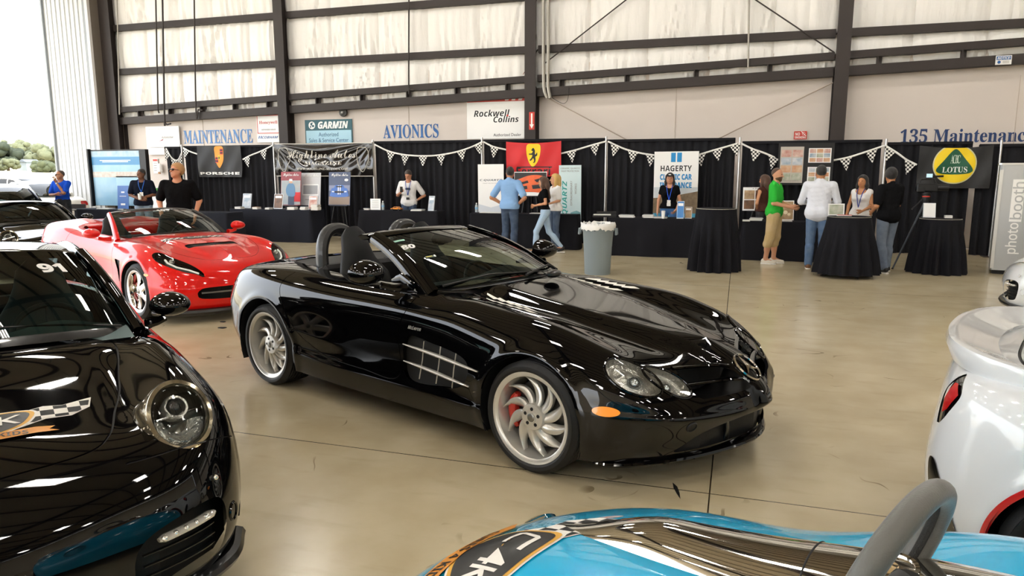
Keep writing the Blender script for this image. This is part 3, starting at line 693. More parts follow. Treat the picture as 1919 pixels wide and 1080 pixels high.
def wheel(parent, pos, side, R, rim_r, width, style, rim_m, cal_m=None, steer=0.0, spin=0.0):
    """side=-1: outer face to -y. parts: tyre, rim, spokes, brake disc, caliper"""
    wo = bpy.data.objects.new('wheel', None); COL.objects.link(wo); wo.parent = parent; wo.location = pos; wo.empty_display_size = .1
    wo.rotation_euler = (R_(90) if side < 0 else R_(-90), 0, 0)      # local z -> outer side
    if steer: wo.rotation_euler = (R_(90) if side < 0 else R_(-90), 0, steer)
    h = width / 2
    prof = [(rim_r - .004, -h * .8), (rim_r + .012, -h * .92), (rim_r + (R - rim_r) * .5, -h), (R - .03, -h * .94), (R - .008, -h * .80)]
    for k in range(9):
        z = -h * .74 + k * h * 1.48 / 8; prof += [(R, z - .006), (R, z + .006), (R - .006, z + .009)] if k < 8 else [(R, z)]
    prof += [(R - .008, h * .80), (R - .03, h * .94), (rim_r + (R - rim_r) * .62, h * .995), (rim_r + (R - rim_r) * .5, h), (rim_r + (R - rim_r) * .30, h * .985), (rim_r + .012, h * .93), (rim_r - .004, h * .86)]
    MB().lathe(prof, 64).build('tyre', RUB, wo, angle=28)
    b = MB(); b.lathe([(rim_r - .030, -h * .85), (rim_r - .035, -h * .3), (rim_r - .032, h * .35), (rim_r - .026, h * .55), (rim_r - .022, h * .82), (rim_r - .008, h * .90), (rim_r + .007, h * .92), (rim_r + .008, h * .86), (rim_r - .004, h * .80)], 64)
    b.build('rim', rim_m, wo, angle=40)
    zf = h * .80; b = MB(); n_lug = 5
    if style == 'turbine':
        for k in range(10):
            a0 = spin + k * 2 * math.pi / 10; ns = 12; top = []; bot = []
            for i in range(ns):
                t = i / (ns - 1); r = .062 + (rim_r - .028 - .062) * t; a = a0 + 0.62 * t ** 1.3
                wd = (.020 + .012 * math.sin(math.pi * min(1, t * 1.1)) - .014 * t ** 2) ; zz = zf - .012 - .016 * math.sin(math.pi * t) ** 1 - .014 * t ** 2
                er = np.array([math.cos(a), math.sin(a), 0]); et = np.array([-math.sin(a), math.cos(a), 0]); dr = nrm(er + 0.62 * 1.3 * t ** .3 * et * r / (rim_r - .09)); nt = np.cross([0, 0, 1], dr)
                ctr = er * r; row = []
                for w_ in np.linspace(-1, 1, 7): row.append(ctr + nt * w_ * wd + np.array([0, 0, zz - .016 * w_ ** 2 - .010 * (w_ + 1)]))
                top.append(row); bot.append([ctr + nt * w_ * wd * .9 + np.array([0, 0, zz - .045]) for w_ in np.linspace(1, -1, 5)])
            b.grid([top[i] + bot[i] for i in range(ns)], close_v=True)
        hubr = .075
    else:
        ns_, wd0, wd1 = {'five': (5, .040, .050), 'multi': (10, .016, .018)}[style]
        for k in range(ns_):
            a = spin + k * 2 * math.pi / ns_ + math.pi / 2; er = np.array([math.cos(a), math.sin(a), 0]); et = np.array([-math.sin(a), math.cos(a), 0]); rows = []
            for t in np.linspace(0, 1, 8):
                r = .05 + (rim_r - .026 - .05) * t; wd = wd0 + (wd1 - wd0) * t; zz = zf - .010 - .022 * math.sin(math.pi * t * .8)
                rows.append([er * r + et * wd * x + np.array([0, 0, zz + dz]) for x, dz in ((-1, -.045), (-1, -.010), (-.7, 0), (0, .003), (.7, 0), (1, -.010), (1, -.045))])
            b.grid(rows, close_v=True)
        hubr = .07
    b.lathe([(0, zf - .004), (.030, zf - .004), (.032, zf - .010), (hubr * .62, zf - .010), (hubr, zf - .014), (hubr * 1.08, zf - .03), (hubr * 1.05, zf - .07)], 40)
    b.build('spokes', rim_m, wo, angle=50)
    for k in range(n_lug if style == 'turbine' else 0):
        a = spin + .3 + k * 2 * math.pi / n_lug; b = MB(); b.cyl((.048 * math.cos(a), .048 * math.sin(a), zf - .03), (.048 * math.cos(a), .048 * math.sin(a), zf - .0085), .0105, n=12); b.build('lug_hole', BLK, wo)
    b = MB(); b.lathe([(0, zf + .002), (.020, zf + .001), (.026, zf - .003), (.027, zf - .008)], 24); b.build('hub_cap', mat('hub_cap_grey', '#8a8882', .3, .8), wo)
    b = MB(); b.lathe([(.07, -h * .05), (rim_r - .065, -h * .05), (rim_r - .065, -h * .05 - .03), (.07, -h * .05 - .03)], 48); b.lathe([(0, h * .05), (.085, h * .04), (.09, -h * .1)], 24); b.build('brake_disc', DISC, wo)
    if cal_m is not None:
        b = MB(); pts = [((rim_r - .075) * math.cos(a), (rim_r - .075) * math.sin(a), h * .10) for a in np.linspace(R_(150), R_(215), 9)]
        b.tube(pts, [.018, .030, .034, .034, .034, .034, .034, .030, .018], 8, flat=1.2); o = b.build('brake_caliper', cal_m, wo); o['label'] = 'red brake caliper' if cal_m is CAL_RED else 'brake caliper'
    return wo
def arch_liner(b, x, z, R, y_in, y_out):
    """dark wheel-well shell"""
    A = np.linspace(R_(-25), R_(205), 28); b.grid([[(x + R * math.cos(a), y_out, z + R * math.sin(a)), (x + R * math.cos(a), y_in, z + R * math.sin(a))] for a in A])
    P = [(x + R * math.cos(a), y_in, z + R * math.sin(a)) for a in A]; i0 = b.n; b.add(P + [(x, y_in, z)], [(i, i + 1, len(P)) for i in range(len(P) - 1)])
def seat(parent, pos, name='seat', m=None, h=.62, holes=False):
    """bucket seat facing +x, cushion origin at pos"""
    m = m or LEATH; x, y, z = pos; b = MB()
    rows = []
    for t, w_, th in ((0, .20, .05), (.12, .25, .09), (.4, .27, .10), (.62, .24, .09), (.74, .17, .08), (.84, .135, .075), (.95, .115, .065), (1.0, .07, .03)):
        cx = x - .05 - .22 * t - .03 * t * t; cz = z + .10 + h * 1.18 * t
        rows.append([(cx + th * math.cos(a) * (1 if math.cos(a) > 0 else .7) + (.05 * abs(math.sin(a)) ** 3 if t < .7 else 0), y + w_ * math.sin(a), cz + .03 * math.cos(a)) for a in np.linspace(0, 2 * math.pi, 20, endpoint=False)])
    b.grid(rows, close_v=True); b.f.append(tuple(range(b.n - 20, b.n)))
    rows = []
    for t, w_ in ((0, .22), (.2, .26), (.5, .27), (.8, .26), (1.0, .22)):
        rows.append([(x - .12 + .55 * t, y + w_ * math.sin(a), z + .10 + .07 * math.cos(a) + (.04 * abs(math.sin(a)) ** 3) + .03 * t) for a in np.linspace(0, 2 * math.pi, 20, endpoint=False)])
    b.grid(rows, close_v=True); n0 = b.n - 100; b.f.append(tuple(range(n0, n0 + 20))); b.f.append(tuple(range(n0 + 80, n0 + 100)))
    return b.build(name, m, parent, angle=60)
def steering(parent, pos, r=.185, tilt=25, m=None):
    b = MB(); M = np.array(Matrix.Translation(pos) @ Matrix.Rotation(R_(90 - tilt), 4, 'Y'))
    pts = [(r * math.cos(a), r * math.sin(a), 0) for a in np.linspace(0, 2 * math.pi, 36, endpoint=False)]
    b.tube(pts, .016, 10, closed=True)
    for a in (0, math.pi, math.pi * 1.5): b.tube([(.04 * math.cos(a), .04 * math.sin(a), .02), (r * math.cos(a), r * math.sin(a), 0)], [.025, .014], 8, flat=.5)
    b.lathe([(0, .0), (.06, .0), (.07, .02), (.06, .05), (.03, .2)], 20); b.tf(M); return b.build('steering_wheel', m or LEATH, parent)
def oval_mirror(parent, pos, m, side, size=(.10, .125, .075), arm_to=None, yaw=0.0):
    """door mirror: shell, mirror face, arm"""
    b = MB(); sx, sy, sz = size; P = []
    for t in np.linspace(0, 1, 10):
        k = math.sin(math.pi / 2 * (1 - t) ** .9) ** .55 if t < 1 else 0; xx = -sx * .35 + sx * 1.15 * t
        P.append([(xx, sy * k * math.cos(a), sz * k * math.sin(a)) for a in np.linspace(0, 2 * math.pi, 28, endpoint=False)])
    M = np.array(Matrix.Translation(pos) @ Matrix.Rotation(yaw, 4, 'Z')); b.grid(P, close_v=True); b.tf(M); o = b.build('side_mirror', m, parent, angle=60)
    b = MB(); b.add([(-sx * .33, sy * .93 * math.cos(a), sz * .93 * math.sin(a)) for a in np.linspace(0, 2 * math.pi, 28, endpoint=False)], [tuple(range(28))]); b.tf(M); b.build('mirror_glass', CHROME, o, smooth=False)
    if arm_to is not None:
        p = np.array(pos); q = np.array(arm_to); d = (q - p); b = MB(); b.tube([p + d * .3 + (0, 0, -sz * .6), p + d * .62 + (0, 0, -sz * .45), q], [.022, .022, .03], 8, flat=1.0); b.build('mirror_arm', m, o)
    return o
def glass_grid(base, top, nu=24, nv=10, bow=0.0):
    """loft between two curves (lists of xyz), bowed outwards"""
    A, B = spline(base, nu), spline(top, nu); P = np.array([[A[i] + (B[i] - A[i]) * t for t in np.linspace(0, 1, nv)] for i in range(nu)])
    n_ = nrm(np.cross(A[-1] - A[0], B[nu // 2] - A[nu // 2])); n_ = n_ if n_[2] > 0 else -n_
    for j, t in enumerate(np.linspace(0, 1, nv)): P[:, j] += n_ * bow * math.sin(math.pi * t)
    return P
def smooth01(x): x = np.clip(x, 0, 1); return x * x * (3 - 2 * x)
def add_flare(P, arches, amp=.014, w=.035):
    for (ax, az, R) in arches:
        r = np.hypot(P[:, :, 0] - ax, P[:, :, 2] - az); k = np.exp(-((r - R - .02) / w) ** 2) * (P[:, :, 1] > .6); P[:, :, 1] = P[:, :, 1] + amp * k
    return P
def dash(parent, x, z, yw, m=None, depth=.38):
    b = MB(); P = []
    for y in np.linspace(-yw, yw, 25):
        bulge = .05 * math.exp(-((y - .36) / .17) ** 2)
        P.append([(x + .16, y, z - .02), (x, y, z), (x - .14, y, z + bulge), (x - .22, y, z - .02 + bulge * .8), (x - .25, y, z - .08), (x - .18, y, z - .22), (x - .12, y, z - .38)])
    b.grid(P); return b.build('dashboard', m or LEATH2, parent, angle=50)
def tub(parent, outline, z_top, z_bot, m=None):
    """cockpit tub under an opening (xy outline)"""
    b = MB(); O = np.array(outline); c = O.mean(0); n = len(O); zt = z_top if callable(z_top) else (lambda x, y: z_top)
    ring = [[(x, y, zt(x, y)) for x, y in O], [(x, y, zt(x, y) - .06) for x, y in c + (O - c) * 1.0], [(x, y, (zt(x, y) + z_bot) / 2) for x, y in c + (O - c) * 1.08], [(x, y, z_bot) for x, y in c + (O - c) * 1.0]]
    b.grid(ring, close_v=True); b.add([(x, y, z_bot) for x, y in O], [tuple(range(n))]); return b.build('cockpit_tub', m or LEATH2, parent, angle=50)
# ================================================================== the black roadster in the middle
def build_roadster():
    car = thing('convertible_car', 'glossy black roadster numbered 80 with silver swirl-spoke wheels in the middle of the floor', 'car', (-0.726, 4.565, 0), R_(-22.04))
    X = lambda *a: list(a)
    tab = [
     [(.93,0,.19),(.80,.45,.165),(.60,.735,.16),(.41,.885,.165),(0,.90,.16),(-.40,.90,.17),(-.8,.905,.17),(-1.2,.905,.17),(-1.7,.905,.17),(-2.25,.905,.18),(-2.7,.90,.2),(-3.1,.88,.24),(-3.42,.74,.28),(-3.55,.40,.28),(-3.58,0,.28)],
     [(.96,0,.25),(.84,.45,.24),(.645,.775,.25),(.42,.925,.28),(0,.94,.29),(-.40,.945,.30),(-.8,.935,.31),(-1.2,.93,.315),(-1.7,.93,.32),(-2.25,.94,.35),(-2.7,.945,.36),(-3.1,.93,.38),(-3.45,.78,.42),(-3.60,.42,.42),(-3.63,0,.42)],
     [(1.0,0,.39),(.90,.45,.40),(.735,.775,.43),(.45,.935,.455),(0,.958,.48),(-.40,.945,.47),(-.8,.895,.46),(-1.2,.89,.46),(-1.7,.905,.47),(-2.25,.945,.51),(-2.7,.957,.54),(-3.1,.935,.56),(-3.46,.79,.60),(-3.62,.42,.60),(-3.66,0,.60)],
     [(.975,0,.455),(.85,.45,.475),(.67,.795,.515),(.41,.92,.585),(0,.945,.67),(-.40,.925,.67),(-.8,.90,.65),(-1.2,.895,.65),(-1.7,.91,.67),(-2.25,.938,.72),(-2.7,.942,.74),(-3.1,.90,.74),(-3.42,.77,.75),(-3.58,.42,.76),(-3.63,0,.76)],
     [(.89,0,.53),(.775,.43,.555),(.58,.78,.63),(.32,.87,.715),(0,.875,.79),(-.40,.87,.815),(-.8,.865,.83),(-1.2,.87,.835),(-1.7,.88,.85),(-2.25,.90,.885),(-2.7,.89,.905),(-3.1,.84,.90),(-3.38,.73,.875),(-3.54,.42,.87),(-3.60,0,.87)],
     [(.795,0,.605),(.665,.39,.635),(.445,.69,.715),(.22,.745,.785),(-.05,.75,.84),(-.4,.755,.868),(-.8,.76,.893),(-1.2,.775,.905),(-1.7,.785,.91),(-2.25,.785,.94),(-2.7,.76,.955),(-3.08,.70,.94),(-3.32,.62,.92),(-3.48,.38,.905),(-3.53,0,.905)],
     [(.69,0,.665),(.53,.28,.69),(.31,.50,.735),(.10,.53,.785),(-.15,.535,.83),(-.45,.54,.87),(-.82,.55,.92),(-1.2,.56,.94),(-1.7,.56,.945),(-2.25,.54,.955),(-2.7,.50,.97),(-3.0,.46,.96),(-3.2,.40,.945),(-3.35,.25,.93),(-3.42,0,.925)],
     [(.59,0,.71),(.46,.0,.735),(.24,0,.765),(.0,0,.80),(-.2,0,.83),(-.48,0,.88),(-.84,0,.945),(-1.2,0,.965),(-1.7,0,.97),(-2.2,0,.975),(-2.6,0,.985),(-2.85,0,.975),(-3.05,0,.965),(-3.2,0,.95),(-3.3,0,.94)]]
    led = [(x, max(0, y - (.028 if 4 < i < 10 else 0)), z + (.03 if 4 < i < 10 else .05)) for i, (x, y, z) in enumerate(tab[1])]
    edge = [(x - (.02 if i < 4 else 0), max(0, y - (.012 if 0 < i < 4 else 0)), z + .022) for i, (x, y, z) in enumerate(tab[2])]
    tab = [tab[0], tab[1], led, tab[2], edge] + tab[3:]
    AR = [(0, .327, .362), (-2.7, .33, .385)]
    def disp(P):
        x, y, z = P[:, :, 0].copy(), P[:, :, 1].copy(), P[:, :, 2].copy()
        top = smooth01((z - .35) / .06) * (x > -1.0)
        w = np.interp(x, [-1.0, -.6, 0, .5, .75, .9, 1.0], [.40, .40, .33, .22, .16, .115, .05])
        k = smooth01((w + .03 - y) / (.05 + .05 * smooth01((.8 - x) / .4))) * top * smooth01((x + .95) / .25)
        P[:, :, 2] = z + .030 * k * (1 - .8 * smooth01((x - .75) / .2)); P[:, :, 0] = x + .045 * k * smooth01((x - .6) / .3)
        v = np.exp(-((y - w - .11) / .08) ** 2) * top * smooth01((x + .9) / .3) * smooth01((.62 - x) / .2); P[:, :, 2] -= .016 * v
        P[:, :, 2] += .022 * np.exp(-((y - .74) / .11) ** 2) * (z > .6) * smooth01((x + .9) / .3) * smooth01((.62 - x) / .25)
        # undercut below the waist crease, rear flank
        return add_flare(P, AR, .012)
    P = body_grid(tab, 230, 100, ref=5, disp=disp); bm = body_bm(P); bvh = BVHTree.FromBMesh(bm)
    near = lambda p, out: surf_frame(bvh, p, out=out)
    # wheel openings
    for ax, az, R in AR:
        fs = split(bm, lambda x, y, z: np.maximum(np.hypot(x - ax, z - az) - R, .55 - np.abs(y))); bmesh.ops.delete(bm, geom=fs, context='FACES')
    # cockpit opening
    opening = [(-1.02, 0), (-1.04, .35), (-1.12, .56), (-1.3, .625), (-1.7, .645), (-2.2, .635), (-2.5, .60), (-2.85, .52), (-2.97, .36), (-3.0, 0)]
    opening = [tuple(p) for p in spline(np.array(opening), 40)]; opening = opening + [(x, -y) for x, y in opening[-2:0:-1]]
    osd = poly_sdf(opening)
    fs = split(bm, lambda x, y, z: np.maximum(osd(x, y), .7 - z)); bmesh.ops.delete(bm, geom=fs, context='FACES')
    # lamps: two overlapping ovals each side
    lamps = []
    for s in (-1, 1):
        for (c, rx, ry, rot) in (((.56, .745, .632), .104, .166, 0), ((.678, .585, .60), .083, .148, 0)):
            M = surf_frame(bvh, (c[0], c[1] * s, c[2]), up=(-.157, .16 * s, .232), out=(1, s * .5, .5)); a = R_(rot) * s; c_, s_ = math.cos(a), math.sin(a)
            M2 = M.copy(); M2[:3, 0] = M[:3, 0] * c_ + M[:3, 1] * s_; M2[:3, 1] = -M[:3, 0] * s_ + M[:3, 1] * c_
            lamps.append((s, M2, rx, ry))
    # grille openings beside the nose, lower intake, side vent
    gp = [(.150, .60), (.30, .626), (.44, .632), (.475, .59), (.49, .54), (.47, .500), (.40, .49), (.15, .485), (.10, .50), (.115, .55)]
    gsd = poly_sdf([tuple(p) for p in spline(np.array(gp), 48, closed=True)]); intake = poly_sdf([tuple(p) for p in spline(np.array([(-.60, .215), (-.30, .225), (0, .24), (.30, .225), (.60, .215), (.57, .26), (.45, .325), (.25, .358), (0, .362), (-.25, .358), (-.45, .325), (-.57, .26)]), 60, closed=True)])
    for s, M2, rx, ry in lamps:
        fs = split(bm, ell_fn(M2, rx, ry, .12))
        if not fs: continue
        lens = take(bm, fs)
        lm = finish(lens, 'headlight', G_CLEAR, car, off=.004); lm['label'] = 'clear oval headlight'
        b = MB(); A = np.linspace(0, 2 * math.pi, 40, endpoint=False)
        ring = project(bvh, M2, [(rx * math.cos(a), ry * math.sin(a)) for a in A], .002); b.tube(ring, .0075, 8, closed=True); b.build('bezel', P_BLACK, lm)
        b = MB(); n_ = M2[:3, 2]; rows = []
        for k, (f, d) in enumerate(((1.0, .004), (.97, .015), (.85, .040), (.62, .052), (.60, .042), (.45, .040), (.43, .055), (.0, .06))): rows.append([M2[:3, 3] + (p - M2[:3, 3]) * f - n_ * d for p in ring])
        b.grid(rows, close_v=True); b.build('reflector', REFL, lm, smooth=False)
        b = MB(); cc = M2[:3, 3] - n_ * .06
        b.sphere(cc - M2[:3, 1] * ry * .12, rx * .40, 16, 10); b.build('projector_bulb', mat('bulb_glass', '#dfe6ea', .05, .9), lm)
        b = MB()
        for q, rr in ((.55, .16), (-.62, .20)): b.lathe([(0, -.055), (rx * rr, -.05), (rx * (rr + .12), -.035), (rx * (rr + .16), -.05)], 14, shift(M2, 0, ry * q))
        b.build('reflector_cup', REFL, lm)
    fs = split(bm, lambda x, y, z: np.maximum(np.maximum(gsd(np.abs(y), z), .35 - x), z - .70)); bmesh.ops.delete(bm, geom=fs, context='FACES')
    fs = split(bm, lambda x, y, z: np.maximum(intake(y, z), .35 - x)); bmesh.ops.delete(bm, geom=fs, context='FACES')
    gill = poly_sdf([tuple(p) for p in spline(np.array([(-1.06, .635), (-.80, .63), (-.55, .60), (-.47, .55), (-.48, .47), (-.55, .40), (-.70, .37), (-1.06, .37)]), 40, closed=True)])
    both(bm, lambda x, y, z: gill(x, z), 'side_vent', MESHB, car, -.03, .6)
    # tail lamps
    tl = poly_sdf([(-3.33, .885), (-3.50, .84), (-3.60, .70), (-3.52, .70), (-3.40, .78)])
    both(bm, lambda x, y, z: tl(x, z), 'tail_light', REDL, car)
    # panel gaps and doors
    dr = [(-1.10, .99), (-1.07, .86), (-1.12, .74), (-1.14, .60), (-1.14, .35), (-1.5, .345), (-1.85, .36), (-2.08, .42), (-2.26, .53), (-2.40, .68), (-2.47, .80), (-2.47, .87), (-2.42, .96)]
    drs = spline(np.array(dr), 90); doors = poly_sdf([tuple(p) for p in drs])
    seam(bm, lambda x, y, z: doors(x, z), lambda x, y, z: .55 - np.abs(y), car)
    bp_ = poly_sdf([(.30, .66), (.40, .60), (.50, .535), (.58, .50), (.58, .3), (2, .3), (2, 2), (.3, 2)]); seam(bm, lambda x, y, z: bp_(x, z), lambda x, y, z: np.maximum(np.maximum(.55 - np.abs(y), .36 - x), x - .57), car, w=.002)
    for s in (1, -1):
        fs = where(bm, lambda x, y, z: np.maximum(doors(x, z), .6 - y * s))
        o = finish(take(bm, fs), 'door', P_BLACK, car)
        b = MB(); hp = project(bvh, frame((1, 0, 0), (0, 0, 1), (0, -1, 0), (-2.2, 0, .80)) if s < 0 else frame((-1, 0, 0), (0, 0, 1), (0, 1, 0), (-2.2, 0, .80)), rrect(.17, .03, .014), .004, back=1.5)
    body = finish(bm, 'body', P_BLACK, car)
    # dark volumes behind the openings
    b = MB(); b.prism([(.40, -.80), (.63, -.72), (.815, -.45), (.94, 0), (.815, .45), (.63, .72), (.40, .80)], .24, None, .165); b.build('intake_mesh', MESHB, car, smooth=False)
    b = MB(); b.prism([(.36, -.55), (.55, -.50), (.66, -.15), (.66, .15), (.55, .50), (.36, .55)], .16, None, .45); b.build('grille_mesh', MESHB, car, smooth=False)
    b = MB(); b.box((-.85, 0, .5), (.55, 1.62, .34)); b.build('engine_bay', MESHB, car, smooth=False)
    for ax, az, R in AR:
        for s in (-1, 1): b = MB(); arch_liner(b, ax, az, R + .008, .55 * s, .93 * s); b.build('wheel_liner', BLK, car)
    # underside and sills
    b = MB(); b.box((-1.35, 0, .17), (3.6, 1.60, .05)); b.build('undertray', BLK, car, smooth=False)
    b = MB(); b.tube([(x, y, .155 + .03 * (1 - min(1, abs(y) / .8))) for x, y in spline(np.array([(.40, -.88), (.50, -.83), (.61, -.735), (.81, -.45), (.955, 0), (.81, .45), (.61, .735), (.50, .83), (.40, .88)]), 40)], [.004, .012, .018] + [.022] * 34 + [.018, .012, .004], 8, flat=.7); b.build('splitter', P_BLACK, car)
    # nose: star in a ring, grille bars
    FR = frame((0, 1, 0), (0, 0, 1), (1, 0, 0), (0, 0, 0))
    bars = []
    for s in (1, -1):
        for (ya, za, yb, zb, xo) in ((.13, .612, .46, .636, .02), (.12, .545, .485, .565, .012)):
            pts = [(y, za + (zb - za) * t) for t, y in ((t, ya + (yb - ya) * t) for t in np.linspace(0, 1, 10))]
            q = project(bvh, FR, [(s * y, z) for y, z in pts], -.004, back=2.0); b = MB(); b.tube(q, .020, 8, flat=.55, up=(0, 0, 1)); b.build('grille_bar', P_BLACK, car)
    M = near((.87, 0, .57), (1, 0, .6)); b = MB(); b.lathe([(.088, .004), (.091, .010), (.096, .010), (.099, .002), (.094, -.004), (.088, .004)], 40, M)
    for k in range(3):
        a = R_(90 + 120 * k); t_ = np.array([math.cos(a), math.sin(a)]); n2 = np.array([-t_[1], t_[0]])
        p0, p1 = t_ * .086, t_ * 0.0; V = [(*(p0), .010), (*(n2 * .012), .006), (*(-n2 * .012), .006), (0, 0, .020)]
        V = np.array(V) @ M[:3, :3].T + M[:3, 3]; b.add(V, [(0, 1, 3), (0, 3, 2), (1, 2, 3), (0, 2, 1)])
    b.build('star_emblem', CHROME, car, angle=10)
    for s in (-1, 1):
        b = MB(); b.tube(project(bvh, FR, [(s * y, z) for y, z in ((.30, .345), (.26, .28), (.24, .19))], -.03, back=2.0), [.012, .022, .035], 8, flat=.5, up=(1, 0, 0)); b.build('intake_strut', P_CARBON, car)
        M2 = near((.60, .93 * s, .47), (.6, s, 0)); decal(bvh, shift(near((.50, .92 * s, .475), (.5, s, 0)), 0, 0), ellipse(.075, .026, 24), AMBER, car, 'marker_light', .006)
        M2 = near((.90, .62 * s, .335), (1, s * .5, 0)); b = MB(); b.lathe([(.026, .004), (.030, .006), (.034, .0)], 20, M2); b.lathe([(0, -.0), (.026, .002)], 20, M2); b.build('tow_cover', MESHB, car)
    # side vents: two bright fins and three thin bars
    for s in (-1, 1):
        SF = frame((1, 0, 0), (0, 0, 1), (0, -1, 0), (0, 0, 0)) if s < 0 else frame((1, 0, 0), (0, 0, 1), (0, 1, 0), (0, 0, 0))
        for (xa, za, xb, zb) in ((-1.09, .585, -.375, .535), (-1.09, .470, -.46, .425)):
            t = np.linspace(0, 1, 16); q = project(bvh, SF, [(xa + (xb - xa) * k, za + (zb - za) * k) for k in t], .004, back=1.6); b = MB(); b.tube(q, .002 + .014 * np.sin(np.pi * np.clip(t * .96 + .02, 0, 1)) ** .6, 8, flat=.7, up=(0, 0, 1)); b.build('vent_fin', RIMSIL, car)
        for xa in (-.92, -.76, -.61):
            q = project(bvh, SF, [(xa + .02, .63), (xa, .5), (xa - .02, .375)], -.008, back=1.6); b = MB(); b.tube(q, .004, 6); b.build('vent_bar', RIMSIL, car)
        M2 = frame(*[SF[:3, k] for k in range(3)], (-.985, 0, .705)) if s < 0 else frame((-1, 0, 0), (0, 0, 1), (0, 1, 0), (-.985, 0, .705)); M2 = np.array(M2)
        decal(bvh, np.array(M2), None, RIMSIL, car, 'lettering', .003, cell=.06, mesh=text2d('McLaren', .125, .024, style='ital', shear=.2))
    # hood louvres: saw-toothed plates, their bright sky reflection painted on as matte white
    for s in (-1, 1):
        for (xc, yc) in ((-.50, .50), (-.42, .60)):
            nT = 5; L = .36; up_, lo_ = [], []
            for k in range(nT):
                x0 = -L / 2 + L * k / nT; up_ += [(x0, .030), (x0 + L / nT * .95, .012)]; lo_ += [(x0 + L / nT * .1, -.006), (x0 + L / nT, -.034)]
            poly = [(-L / 2 - .04, .03)] + up_[1:] + [(L / 2 + .06, -.018)] + lo_[::-1] + [(-L / 2 - .02, .004)]
            Mh = np.array(frame((1, 0, 0), (0, 1, 0), (0, 0, 1), (xc, yc * s, .9)))
            if s > 0: Mh = np.array(frame((1, 0, 0), (0, 1, 0), (0, 0, 1), (xc, yc * s, .9))); poly = [(x, -y) for x, y in poly]
            o = decal(bvh, Mh, poly, LOUV, car, 'hood_louvre', .012, cell=.05); o['label'] = 'saw-toothed hood louvre with its white reflection painted in'
    # windscreen, frame
    base = [(-1.10, -.695, .925), (-.92, -.58, .94), (-.80, -.36, .957), (-.745, 0, .968), (-.80, .36, .957), (-.92, .58, .94), (-1.10, .695, .925)]
    top = [(-1.80, -.525, 1.215), (-1.725, -.42, 1.236), (-1.68, -.22, 1.25), (-1.665, 0, 1.256), (-1.68, .22, 1.25), (-1.725, .42, 1.236), (-1.80, .525, 1.215)]
    GP = glass_grid(base, top, 40, 14, .035); b = MB(); b.grid(GP); gl = b.build('windscreen', G_WIND, car, angle=60)
    gbm = bmesh.new(); gbm.from_mesh(gl.data); gb = BVHTree.FromBMesh(gbm); gbm.free()
    b = MB()
    b.grid([[(p[0] + .0, p[1], p[2] + .006), (p[0] - .06, p[1] * 1.0, p[2] + .024), (p[0] - .14, p[1] * 1.01, p[2] + .026), (p[0] - .19, p[1] * 1.01, p[2] + .010), (p[0] - .17, p[1] * .98, p[2] - .02), (p[0] - .02, p[1] * .98, p[2] - .012)] for p in spline(np.array(top), 40)], close_v=True)
    for s in (0, -1):
        e = GP[s]; sy = -1 if s == 0 else 1; ln = [p for p in e]; ln = [ln[0] + (ln[0] - ln[1]) * 1.6] + ln
        ln = np.array(ln); k = len(ln); wd = np.linspace(.085, .06, k); cs = []
        for i in range(k):
            T = nrm(ln[min(k - 1, i + 1)] - ln[max(0, i - 1)]); O = nrm(np.array([.25, sy, .55])); O = nrm(O - T * (O @ T)); S = np.cross(T, O) * sy
            cs.append([ln[i] + S * wd[i] * a + O * c + np.array([-.01, sy * .006, 0]) for a, c in ((.55, .0), (.25, .018), (-.3, .024), (-.85, .014), (-1.1, -.01), (-.6, -.03), (.3, -.02))])
        b.grid(cs, close_v=True)
    b.build('windscreen_frame', P_BLACK, car, angle=60)
    b = MB(); b.grid([[tuple(p + np.array([.03, 0, -.012])), tuple(p + np.array([-.05, 0, -.0]))] for p in spline(np.array(base), 40)]); b.build('cowl_panel', P_CARBON, car)
    # number and stickers on the glass
    def on_glass(t, v): 
        i = t * (GP.shape[0] - 1); j = v * (GP.shape[1] - 1); i0, j0 = int(i), int(j); return GP[i0, j0]
    def gdecal(u, v, w, h, m, name, text=None, dx=0, off=.004):
        p = on_glass(u, v); q = on_glass(u + .06, v); r_ = on_glass(u, min(1, v + .12)); xx = nrm(q - p); zz = nrm(np.cross(xx, nrm(r_ - p))); yy = np.cross(zz, xx); Mg = np.array(frame(xx, yy, zz, p + xx * dx))
        if text: return decal(gb, Mg, None, m, car, name, off, cell=.05, mesh=text2d(text, w, h, style='sans', bold=.03))
        return decal(gb, Mg, rrect(w, h, .004), m, car, name, off, cell=.05)
    gdecal(.165, .70, .10, .072, WHT, 'race_number', '80'); gdecal(.165, .85, .085, .03, mat('sticker_mint', '#9fd0bc', .4), 'sticker'); gdecal(.215, .52, .08, .030, mat('sticker_dark', '#1f3a25', .4), 'sticker'); gdecal(.215, .52, .045, .008, mat('sticker_yellow', '#d8c83a', .4), 'sticker_text', None, -.012, .006)
    gdecal(.23, .52, .012, .026, WHT, 'sticker_text', None, .03, .006)
    for s0, s1 in ((.12, .62), (.50, .94)):
        p = [GP[int(s0 * 39), 0], GP[int((s0 + s1) / 2 * 39), 1], GP[int(s1 * 39), 0]]; b = MB(); b.tube(np.array([q + np.array([.012, 0, .02]) for q in p]), [.012, .009, .006], 6, flat=.7); b.build('wiper', BLK, car)
    M2 = frame((0, 1, 0), (-.2, 0, 1), (1, 0, .2), (-.66, .12, .985)); b = MB(); b.sphere((-.62, .14, .985), (.045, .08, .03), 14, 8); b.build('wiper_cap', P_CARBON, car)
    # cockpit
    zt = lambda x, y: float(np.interp(x, [-3.0, -2.5, -1.7, -1.0], [.945, .94, .915, .92]))
    tub(car, [(x, y * .995) for x, y in opening], zt, .30)
    dash(car, -1.12, .925, .62, mat('dash_grey', '#23292b', .6)); steering(car, (-1.52, .37, .80)); 
